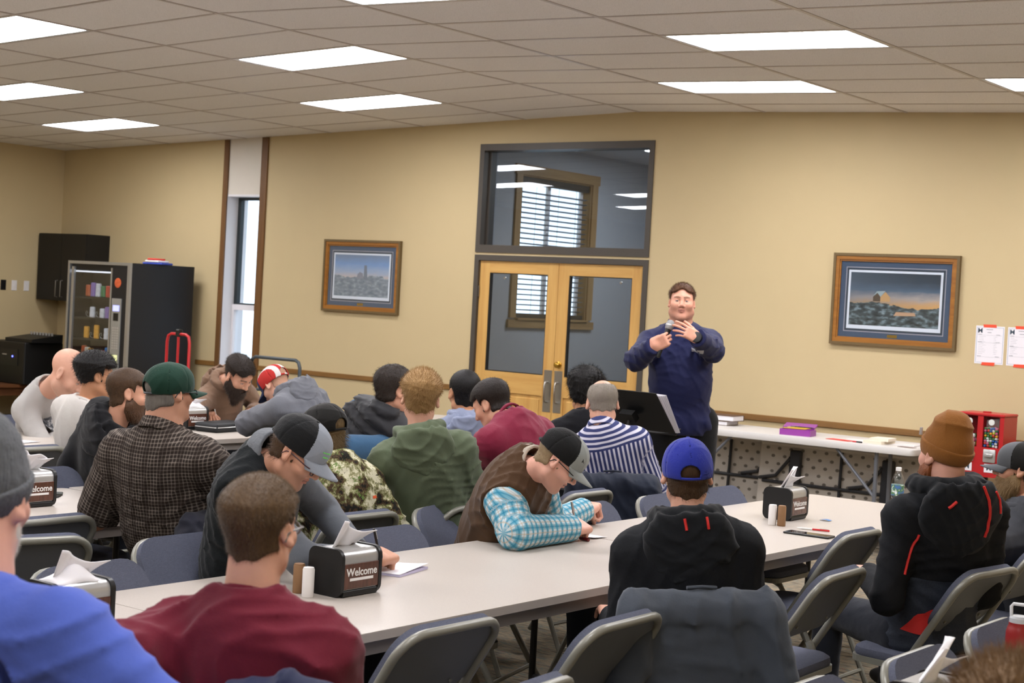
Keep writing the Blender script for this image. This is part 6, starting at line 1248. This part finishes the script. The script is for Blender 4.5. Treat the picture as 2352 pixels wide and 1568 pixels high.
who('flagcap', 'man in a grey hoodie and flag-striped cap bent over the table', hs=0.98, s=1.12, g=1.05, w=1.1, skin='#d3a48d', skinname='skin_pink', outfit=dict(top='hoodie', mat=C_('hood_grey', '#5c5e64', c2='#7c7e85'), hood=C_('hood_grey', '#5c5e64', c2='#7c7e85'), sr=1.15, amp=.010), hair=dict(c=('#a07860', '#b98f76'), top=.002, side=.002, n=0, below=0.0), extras=[dict(k='cap', mat=M_FLAG, base=.0)])
M_FLEECE = C_('fleece_black', '#14181a', .95, .3, 160, .5); M_GREYSW = C_('sleeve_grey', '#5d6167')
M_MESH = plaid_mat('mesh_black', '#101112', [('u', .006, .4, 0, '#2c2d2e', .6), ('v', .006, .4, 0, '#2c2d2e', .6)]); M_CAPG = C_('cap_pale_grey', '#8e949d', bump=.15); M_NEON = plain('neon_green', '#6fe05a', .6, var=0)
PV = who('vestman', 'man in a black fleece vest, glasses and grey trucker cap writing', hs=0.98, s=1.05, g=1.0, skin='#cf9c82', face=dict(fine=1, stubble='#7a5a48', brow='#3a281c'), outfit=dict(mat=M_GREYSW, vest=M_FLEECE, hole=.078, sr=1.05, collar=(C_('fleece_lining', '#6b6e72', .95, .35, 90, .9), 0.055, 0.078)), hair=dict(c=BRN, top=.004, side=.008, nape=-.075, len=.016, n=3500, below=0.012),
    extras=[dict(k='cap', mat=C_('cap_black_mesh', '#131415', .7, .4, 220, .6), mat2=M_CAPG, base=.012, text=[('SO', .018, .30, .40, M_NEON), ('~~~', .022, .30, .28, M_NEON), ('~~', .022, .30, .18, M_NEON)]), dict(k='glasses', mat=plain('frame_wine', '#4a2f33', .3))], res=.009)
P8 = who('camo', 'person in a camouflage jacket and black cap seen from behind', hs=0.97, s=.95, g=.92, skin='#cf9f86', outfit=dict(top='jacket', mat=camo_mat(), collar=(C_('camo_lining', '#b7a98c'), 0.03, 0.070), sr=1.15, amp=.012), hair=dict(c=('#3a2c1c', '#8a734e'), top=.005, side=.012, nape=-.105, len=.034, n=5200, below=-0.004), extras=[dict(k='cap', mat=C_('cap_black', '#1b1a18', bump=.15), base=-.004)], res=.010)
who('boy', 'boy in a burgundy tee shirt with close-cropped brown hair, back turned', hs=0.84, s=.98, g=1.0, w=1.02, skin='#d9ab93', skinname='skin_boy', face=dict(neck=.052, scalp='#5a4230'), outfit=dict(mat=C_('tee_burgundy', '#6a1f2e'), sleeve=.8, sr=1.1, amp=.013, collar=(C_('tee_burgundy', '#6a1f2e'), 0.014, 0.062)), hair=dict(c=('#33261c', '#6f5638'), top=.018, side=.004, nape=-.068, len=.009, n=14000, wd=.0005, flow=(0, -.1, -.9), topflow=(0, .8, .1), line=.07), extras=[dict(k='glasses', mat=plain('frame_grey', '#6d6a66', .3))], res=.008)
who('blueman', 'man in a royal blue shirt and grey knit beanie at the left edge', hs=0.95, s=1.12, g=1.2, w=1.15, skin='#dba995', skinname='skin_ruddy', face=dict(stubble='#c9c2bb', neck=.064), outfit=dict(mat=C_('tee_royal', '#4f63b8'), sleeve=.9, sr=1.2, amp=.011, collar=(C_('tee_royal', '#4f63b8'), 0.012, 0.070)), extras=[dict(k='beanie', mat=C_('knit_grey', '#5b5d60', .95, .25, 110, .8), rib=.0035, base=-.045, band=.08)], beard=dict(c=('#b3aca4', '#d6d0c8'), len=.002, n=2500, sl=.007), res=.008)
who('puffer', 'man in a black puffer vest over blue sleeves seen from behind', hs=1.08, s=1.22, g=1.08, skin='#c99a80', outfit=dict(mat=C_('knit_blue', '#33526e'), vest=C_('puffer_black', '#1d1d20', .5, .1, 60, .2), puff=1, hole=.135, sr=1.1, collar=(C_('puffer_black', '#1d1d20', .5, .1, 60, .2), 0.05, 0.078)), hair=dict(c=DBRN, top=.020, side=.013, nape=-.085, vol=.008, len=.016, n=3800))
who('greenhood', 'blond youth in a sage green hoodie seen from behind', hs=0.94, s=1.05, g=1.02, skin='#d8a48a', skinname='skin_pink', outfit=dict(top='hoodie', mat=C_('hood_sage', '#5c6650'), hood=C_('hood_sage', '#5c6650'), sr=1.15, amp=.010), hair=dict(c=BLND, top=.026, side=.007, nape=-.07, vol=.006, len=.016, n=6500, topflow=(0, .2, .8)), pants='#3d4f70', res=.0095)
who('palehood', 'person in a pale blue hoodie with cropped black hair', hs=1.17, s=1.08, skin='#c2906f', skinname='skin_tan', outfit=dict(top='hoodie', mat=C_('hood_pale', '#878fa6'), hood=C_('hood_pale', '#878fa6')), hair=dict(c=BLKH, top=.012, side=.006, nape=-.08, len=.009, n=2600), res=.013)
M_BURG = C_('shirt_burgundy', '#7a2038', .8)
who('burgundy', 'man in a burgundy collared shirt with dark hair bent over', hs=0.95, s=1.14, g=1.1, w=1.08, skin='#c8967a', outfit=dict(mat=M_BURG, collar=(M_BURG, 0.018, 0.058), amp=.007), hair=dict(c=('#120e0c', '#2c211a'), top=.018, side=.007, nape=-.085, len=.011, n=4200))
who('blackhair', 'person with thick black hair and a black shirt beyond the bald spot', hs=1.13, s=1.06, skin='#b98a68', skinname='skin_tan', outfit=dict(mat=C_('shirt_black', '#141418'), collar=(C_('shirt_black', '#141418'), 0.02, 0.066)), hair=dict(c=BLKH, top=.036, side=.020, nape=-.08, vol=.010, len=.028, n=3500), res=.013)
t = NT('striped_shirt', .75, .2); u_, v_, w_ = cloth_uv(t); yk = t.math('GREATER_THAN', v_, .50); arm = t.math('GREATER_THAN', w_, 3.0); cross = t.math('MULTIPLY', yk, t.math('SUBTRACT', 1.0, arm)); crd = t.math('ADD', t.math('MULTIPLY', u_, t.math('SUBTRACT', 1.0, cross)), t.math('MULTIPLY', v_, cross))
t.color(t.mix(band(t, crd, .0235, .56, .1), lin('#c6c4d2'), lin('#333a66'))); t.bump(t.noise(28, 4), .25, .006); M_STR = t.m
who('striped', 'balding man in a blue and white striped shirt seen from behind', hs=1.01, s=1.1, g=1.08, skin='#d2a189', skinname='skin_pink', outfit=dict(mat=M_STR, collar=(M_STR, 0.036, 0.068), amp=.006, sr=1.1), hair=dict(c=GREY, top=.007, side=.008, nape=-.07, len=.009, n=3600, bald=dict(w=.062, l=.10, y=-.03)))
M_PL17 = plaid_mat('plaid_sky_blue', '#c9d6da', [('u', .034, .5, 0, '#5ea3b8', .75), ('v', .034, .5, 0, '#5ea3b8', .75), ('u', .034, .18, .0, '#2a7f9e', .7), ('v', .034, .18, .0, '#2a7f9e', .7), ('u', .034, .06, .5, '#b9a27f', .6), ('v', .034, .06, .5, '#b9a27f', .6)])
P17 = who('plaidvest', 'man in a brown vest, sky blue plaid sleeves and trucker cap writing', hs=0.98, s=1.1, g=1.1, skin='#cd957a', skinname='skin_ruddy', face=dict(fine=1, stubble='#8a6450', brow='#6a5540'), outfit=dict(mat=M_PL17, vest=C_('canvas_brown', '#4d3826', .9), hole=.125, sr=1.25, amp=.009, collar=(C_('sherpa_cream', '#a59a8c', .95, .3, 90, .9), 0.042, 0.070)), hair=dict(c=('#6e5a42', '#a08a68'), top=.006, side=.005, nape=-.075, len=.008, n=2600, below=0.012),
    extras=[dict(k='cap', mat=C_('cap_black_panel', '#171717', bump=.2), mat2=C_('cap_stone', '#8f938f', bump=.15), base=.012, text=[('MT', .020, .55, .28, M_BLK)]), dict(k='glasses')], res=.0085)
M_JKT = C_('softshell_black', '#14161a'); M_PIPE = plain('red_piping', '#d2302c', .6, var=.05)
def panel_band(lo_, hi_): return None
t = NT('softshell_two_tone', .8, .2); u_, v_, w_ = cloth_uv(t); nz = t.noise(200, 2); gb = t.math('MULTIPLY', t.math('LESS_THAN', v_, .27), t.math('LESS_THAN', w_, 3.0)); t.color(t.mix(gb, t.mix(nz, lin('#0f1013'), lin('#1c1e22')), t.mix(nz, lin('#2b2f38'), lin('#414753')))); t.bump(t.noise(24, 4), .25, .006); M_SOFT = t.m
P18 = who('bluecap', 'man in a royal blue cap and black hooded jacket seen from behind', hs=.95, s=1.06, g=1.08, w=1.08, skin='#d6a68c', skinname='skin_pink', outfit=dict(top='jacket', mat=M_SOFT, hood=C_('hood_soft_black', '#17191c'), hoodsize=1.1, sr=1.1, amp=.007), hair=dict(c=BRN, top=.004, side=.008, nape=-.085, len=.014, n=4500, below=-0.004), extras=[dict(k='cap', mat=C_('cap_royal', '#2a3596', .8, .12, 200, .3), mat2=M_CAPG, front=.6, fronty=-.004, base=-.004, strapmat=C_('cap_royal', '#2a3596'), h=.100)], res=.0085)
P20 = who('beanie', 'man in a tan beanie and black jacket with red piping', hs=1.0, s=1.08, g=1.12, w=1.1, skin='#d79f86', skinname='skin_ruddy', face=dict(neck=.06), outfit=dict(top='jacket', mat=M_SOFT, hood=C_('hood_soft_black', '#17191c'), hoodsize=1.25, sr=1.02, amp=.008), extras=[dict(k='beanie', mat=C_('knit_tan', '#8a5a2a', .95, .15, 160, .5), base=-.008, tall=.045, band=.06, crease=.012)], beard=dict(c=('#5a2d16', '#9a5a30'), len=.012, drop=.02, n=2500), res=.009)
who('beardcap', 'long-bearded man in a grey hoodie and dark cap at the right edge', hs=0.95, s=1.06, g=1.08, skin='#cf9d82', face=dict(fine=1), outfit=dict(top='hoodie', mat=C_('hood_charcoal', '#43454a'), hood=C_('hood_charcoal', '#43454a'), sr=1.15), hair=dict(c=('#3a2c20', '#6d573e'), top=.004, side=.009, nape=-.09, len=.02, n=3500, below=-0.002), beard=dict(c=('#5a4630', '#a8895c'), len=.012, drop=.09, n=4500, sl=.028), extras=[dict(k='cap', mat=C_('cap_black', '#1b1a18', bump=.15), mat2=C_('cap_grey_front', '#55575a', bump=.15), front=1.0, base=-.002)])
who('brownhair', 'person with tousled brown hair at the lower right corner', hs=.84, skin='#cf9d82', outfit=dict(mat=C_('shirt_dark', '#22252c'), collar=(C_('shirt_dark', '#22252c'), 0.02, 0.066)), hair=dict(c=('#4a3623', '#8a6a44'), top=.034, side=.016, vol=.014, len=.03, n=9000, wd=.0006, topflow=(.2, .2, .6)), res=.012)
P19 = who('speaker', 'standing speaker in a navy pullover holding a microphone', hs=.95, s=1.1, g=1.28, w=1.12, belly=.02, hunch=0.0, skin='#dba38b', skinname='skin_speaker', stand=True, face=dict(fine=1, jaw=1.12, fat=.014, brow='#5a3d28', stubble='#b5826c', neck=.064, cut=.066), outfit=dict(top='pullover', mat=C_('pullover_navy', '#1d2146', .7, .1), sr=1.18, amp=.009, collar=(C_('pullover_navy', '#1d2146', .7, .1), 0.035, 0.074)), hair=dict(c=('#33201a', '#6d4a30'), top=.015, side=.004, nape=-.05, len=.014, n=5500, topflow=(0, .3, .6), line=.072), pants='#121214', res=.009, group='speaker')
# ============================================================ things worn, held and draped
from mathutils.bvhtree import BVHTree
def bvh(P): 
    vs, fs = [], []
    for V, Q in P['GAR']: k = len(vs); vs += V.tolist(); fs += (Q+k).tolist()
    return BVHTree.FromPolygons(vs, fs)
def stripe(P, T, pts, r, mat, name='piping', side=-1):
    """tube laid on the garment: pts are (lateral, height) in the torso frame, cast from behind (side -1) or the front (+1)"""
    out = []; fd = Vector(P['fd']); pts2 = []
    for (a, b), (c, d) in zip(pts, pts[1:]): pts2 += [(a+(c-a)*k/5, b+(d-b)*k/5) for k in range(5)]
    pts2.append(pts[-1])
    for x, z in pts2:
        o = Vector(P['W'](x, side*0.5, z)); hit = T.ray_cast(o, -fd*side)
        if hit[0] is not None: out.append(hit[0]+hit[1]*r*0.4-Vector(P['org']))
    if len(out) > 1: return MB().tube(out, r, 6).build(name, mat, P['root'], True)
def patch(P, T, x0, x1, z0, z1, mat, name, side=-1, n=6, off=0.002, shape=None):
    vs = []; fd = Vector(P['fd'])
    for j in range(n):
        for i in range(n):
            u, v = i/(n-1), j/(n-1); x = x0+(x1-x0)*u; z = z0+(z1-z0)*v
            if shape: x, z = shape(u, v)
            o = Vector(P['W'](x, side*0.6, z)); hit = T.ray_cast(o, -fd*side)
            if hit[0] is None: return None
            vs.append(hit[0]+hit[1]*off-Vector(P['org']))
    return MB().add(vs, [(j*n+i, j*n+i+1, (j+1)*n+i+1, (j+1)*n+i) for j in range(n-1) for i in range(n-1)]).build(name, mat, P['root'], 'all')
# ---- speaker: microphone, watch, ring, chest mark
A = P19['AR']['R']; d = A['d']; u = nrm(A['up']-d*(A['up']@d)); rr = np.cross(d, u); c = A['W']+d*0.070-u*0.028; MICD = (np.array(_r)*0.36+np.array(_u)*0.90+np.array(_f)*0.22)
mic = empty('microphone', Vector(c)); tag(mic, 'black handheld microphone with a silver grille in the speaker\'s hand', 'microphone'); mic.rotation_mode = 'QUATERNION'; mic.rotation_quaternion = Vector(MICD).to_track_quat('Z', 'X')
MB().lathe([(0.010, -0.11), (0.0125, -0.105), (0.0135, -0.02), (0.0175, 0.07), (0.019, 0.075)], 18).build('handle', M_BLK, mic, True)
MB().lathe([(0.0195, 0.0755), (0.024, 0.082), (0.0255, 0.105), (0.0245, 0.118), (0.018, 0.131), (0.006, 0.136)], 20).build('grille', plain('mic_grille', '#9a9a9a', .45, .5, .6, .2, 400, .6, 700), mic, True)
MB().lathe([(0.0258, 0.096), (0.0265, 0.098), (0.0265, 0.103), (0.0258, 0.105)], 20).build('grille_band', M_SILV, mic, True)
A = P19['AR']['L']; d = A['d']; e = nrm(A['W']-A['E']); Mq = Vector(e).to_track_quat('Z', 'X').to_matrix().to_4x4(); Mq.translation = Vector(A['W']-P19['org']+e*0.022)
wt = MB().lathe([(0.031, -0.010), (0.0335, -0.009), (0.0335, 0.009), (0.031, 0.010)], 24).build('watch', M_BLK, P19['root'], True); wt.matrix_local = Mq
T19 = bvh(P19); patch(P19, T19, -0.115, -0.06, P19['L']-0.145, P19['L']-0.120, plain('logo_white', '#d8d8dc', .7, var=0), 'chest_logo', 1, 4)
# ---- pens in hands
def held_pen(P, k, lb, c1, c2, lean=(-0.25, 0.85, 0.1), ln=0.14, mat_r=0.0045):
    A = P['AR'][k]; d = A['d']; u = nrm(A['up']-d*(A['up']@d)); r = np.cross(d, u)*(1 if k == 'R' else -1)
    tip = A['W']+d*0.112-u*0.052-r*0.022; ax = nrm(d*lean[0]+np.array([0, 0, 1.0])*lean[1]-r*lean[2]); pen(tuple(tip+ax*ln), tuple(tip), c1, c2, lb, mat_r)
held_pen(P17, 'R', 'silver pen held by the man in the brown vest', M_SILV, M_PWHT); held_pen(PV, 'R', 'dark pen held by the man in the black fleece vest', M_BLK, M_SILV)
held_pen(PB, 'R', 'white pen held by the bearded man in the brown hoodie', M_PWHT, M_PWHT)
# ---- red piping and panels
T20 = bvh(P20); L_ = P20['L']
stripe(P20, T20, [(0.055, L_+0.06), (0.078, L_+0.01), (0.085, L_-0.06), (0.075, L_-0.13)], .006, M_PIPE); stripe(P20, T20, [(0.115, L_+0.035), (0.14, L_-0.0), (0.145, L_-0.05)], .005, M_PIPE)
stripe(P20, T20, [(-0.165, L_-0.13), (-0.20, L_-0.20), (-0.225, L_-0.27)], .005, M_PIPE); stripe(P20, T20, [(-0.09, L_-0.01), (-0.06, L_+0.012)], .006, M_PIPE)
patch(P20, T20, -0.16, -0.05, 0.02, 0.10, M_PIPE, 'hem_panel', -1, 6, .004, lambda u_, v_: (-0.165+0.075*u_+0.045*v_, 0.05+0.075*v_+0.05*u_*v_))
T18 = bvh(P18); L_ = P18['L']
for x in (-0.015, 0.055): stripe(P18, T18, [(x, L_+0.048), (x+0.004, L_+0.012)], .0045, M_PIPE, 'zip_tape')
stripe(P18, T18, [(-0.19, L_-0.30), (-0.205, L_-0.34)], .005, M_PIPE)
stripe(P18, T18, [(-0.14, 0.272), (0.0, 0.274), (0.14, 0.270)], .002, plain('seam_grey', '#33363c', .8), 'seam')
T8 = bvh(P8); patch(P8, T8, 0.10, 0.125, P8['L']-0.16, P8['L']-0.148, plain('logo_orange', '#d4562a', .6, var=.1), 'logo', -1, 3)
T1 = bvh(P1)
t = NT('sweatshirt_print', .8); v = t.noise(40, 4); t.color(t.ramp(v, [(.42, lin('#24262a')), (.55, lin('#6d6f74')), (.62, lin('#b0aeab'))])); patch(P1, T1, -0.05, 0.11, P1['L']-0.27, P1['L']-0.15, t.m, 'printed_graphic', 1, 7)
# beanie tag
q = P20['HW']([[-0.060, 0.062, 0.10], [-0.047, 0.070, 0.10], [-0.044, 0.074, 0.072], [-0.058, 0.066, 0.072], [-0.064, 0.068, 0.10], [-0.050, 0.077, 0.10], [-0.048, 0.082, 0.072], [-0.063, 0.073, 0.072]])
MB().add([Vector(x)-Vector(P20['org']) for x in q], [(0, 1, 2, 3), (7, 6, 5, 4), (0, 4, 5, 1), (2, 6, 7, 3), (1, 5, 6, 2), (0, 3, 7, 4)]).build('beanie_tag', plain('tag_pale', '#c9c4c0', .6), P20['root'])
# ---- jackets hung on chair backs
def jacket(topx, topy, rz, lb, mat, wid=0.25, low=0.30, seed=1, puff=0.0, front=0.5, sleeves=(1, 1), hoodz=0.0):
    ox, oy = topx-0.26*sin(rz), topy+0.26*cos(rz); r = empty('jacket', (ox, oy, 0), rz, lb, 'jacket', 'jackets hung over chair backs')
    dirv = np.array([0, 0.495, -0.785]); dirv = nrm(dirv); n_ = np.array([0, dirv[2], -dirv[1]]); n_ = -n_ if n_[1] > 0 else n_   # n_ points to the rear
    top = np.array([0, -0.26, 0.785])
    def fn(P):
        q = P-top.astype(F32); s_ = q@dirv.astype(F32); y = q@n_.astype(F32); x = P[:, 0]
        back = np.maximum(np.abs(P[:, 1]+0.305+0.05*np.clip(0.6-P[:, 2], 0, .5))-0.020, 0)   # rear fall hangs plumb
        Z0 = 0.80
        d = s_rbox(P, (0, -0.292, (low+Z0)/2), (wid, 0.022, (Z0-low)/2), 0.02)
        d = smin(d, s_rbox(P, (0, -0.225, Z0-(Z0-front)/2), (wid*0.92, 0.020, (Z0-front)/2), 0.018, np.stack([(1, 0, 0), -n_, -dirv], 1)), .02)
        d = smin(d, s_cone(P, (-wid*0.9, -0.262, Z0-0.005), (wid*0.9, -0.262, Z0-0.005), .034, .034), .03)
        if hoodz: d = smin(d, s_ell(P, (0.0, -0.275, 0.80+hoodz*0.35), (wid*0.85, 0.075, hoodz*0.75)), .05)
        for sg, on in zip((-1, 1), sleeves):
            if on: d = smin(d, s_cone(P, (sg*wid*0.88, -0.285, Z0-0.05), (sg*(wid+0.015), -0.315, Z0-0.24), .058, .050), .03); d = smin(d, s_cone(P, (sg*(wid+0.015), -0.315, Z0-0.24), (sg*(wid-0.01), -0.30, Z0-0.46), .050, .040), .02)
        fold = np.abs(np.sin(x*17+2.2*np.sin(P[:, 2]*5+seed)+1.2*np.sin(x*9+seed)+seed)); d = d-(0.012*(1-fold)**2)-0.013*wrinkle(P, seed, .5, (1, 1, .35))-0.006*wrinkle(P, seed+1, 1.0, (1, 1, .5))
        if puff: d = d-puff*np.abs(np.sin(P[:, 2]*pi/0.07+1.2*np.sin(x*6)))
        return d
    V, Q = mesh_sdf(fn, (-wid-0.15, -0.46, max(low-0.06, 0.05)), (wid+0.15, -0.08, 0.92+hoodz), 0.010)
    o = bpy.data.objects.new('jacket_shell', np_mesh('jacket_shell', V, Q, mat)); link(o, r)
    MB().tube([(-0.05, -0.262, 0.842), (0.0, -0.268, 0.846), (0.05, -0.262, 0.842)], 0.006, 6).build('hanger_loop', mat, r, True)
jacket(-2.47, 4.24, 0.95, 'slate grey jacket hung over the chair of the man in the blue cap', C_('jacket_slate', '#454b54', .7, .12, 240, .2), .25, .16, 4)
jacket(-4.53, 6.80, 0.95, 'navy jacket hung over the chair of the striped shirt man', C_('jacket_navy', '#1f2533', .7), .23, .40, 2)
jacket(-2.05, 2.06, 0.45, 'quilted navy jacket hung behind the boy in maroon', C_('jacket_quilt', '#1a2140', .55), .20, .40, 7, .008, .5, (1, 1), .17)
jacket(-4.52, 4.16, WEST, 'dark navy quilted jacket hung behind the plaid shirt man', C_('jacket_midnight', '#1c1d29', .6), .22, .42, 9, .012)
# ---- spare black cap on the far table
r = empty('black_cap', (-7.80, 7.42, TZ+0.0005), 0.6, 'black cap lying on the far table beside the zip case', 'cap'); M_SC = C_('spare_cap_black', '#17181a', bump=.15)
MB().lathe([(0.092, 0), (0.094, 0.01), (0.088, 0.05), (0.066, 0.082), (0.03, 0.097), (0.004, 0.10)], 24).build('crown', M_SC, r, True); MB().grid(11, 5, lambda u_, v_: Vector(((0.092+0.07*v_*max(.1, cos((u_-.5)*2.2))**.7)*cos((u_-.5)*2.0), (0.092+0.02*v_)*sin((u_-.5)*2.0), 0.006+0.006*v_))).build('brim', M_SC, r, True, solid=.003)
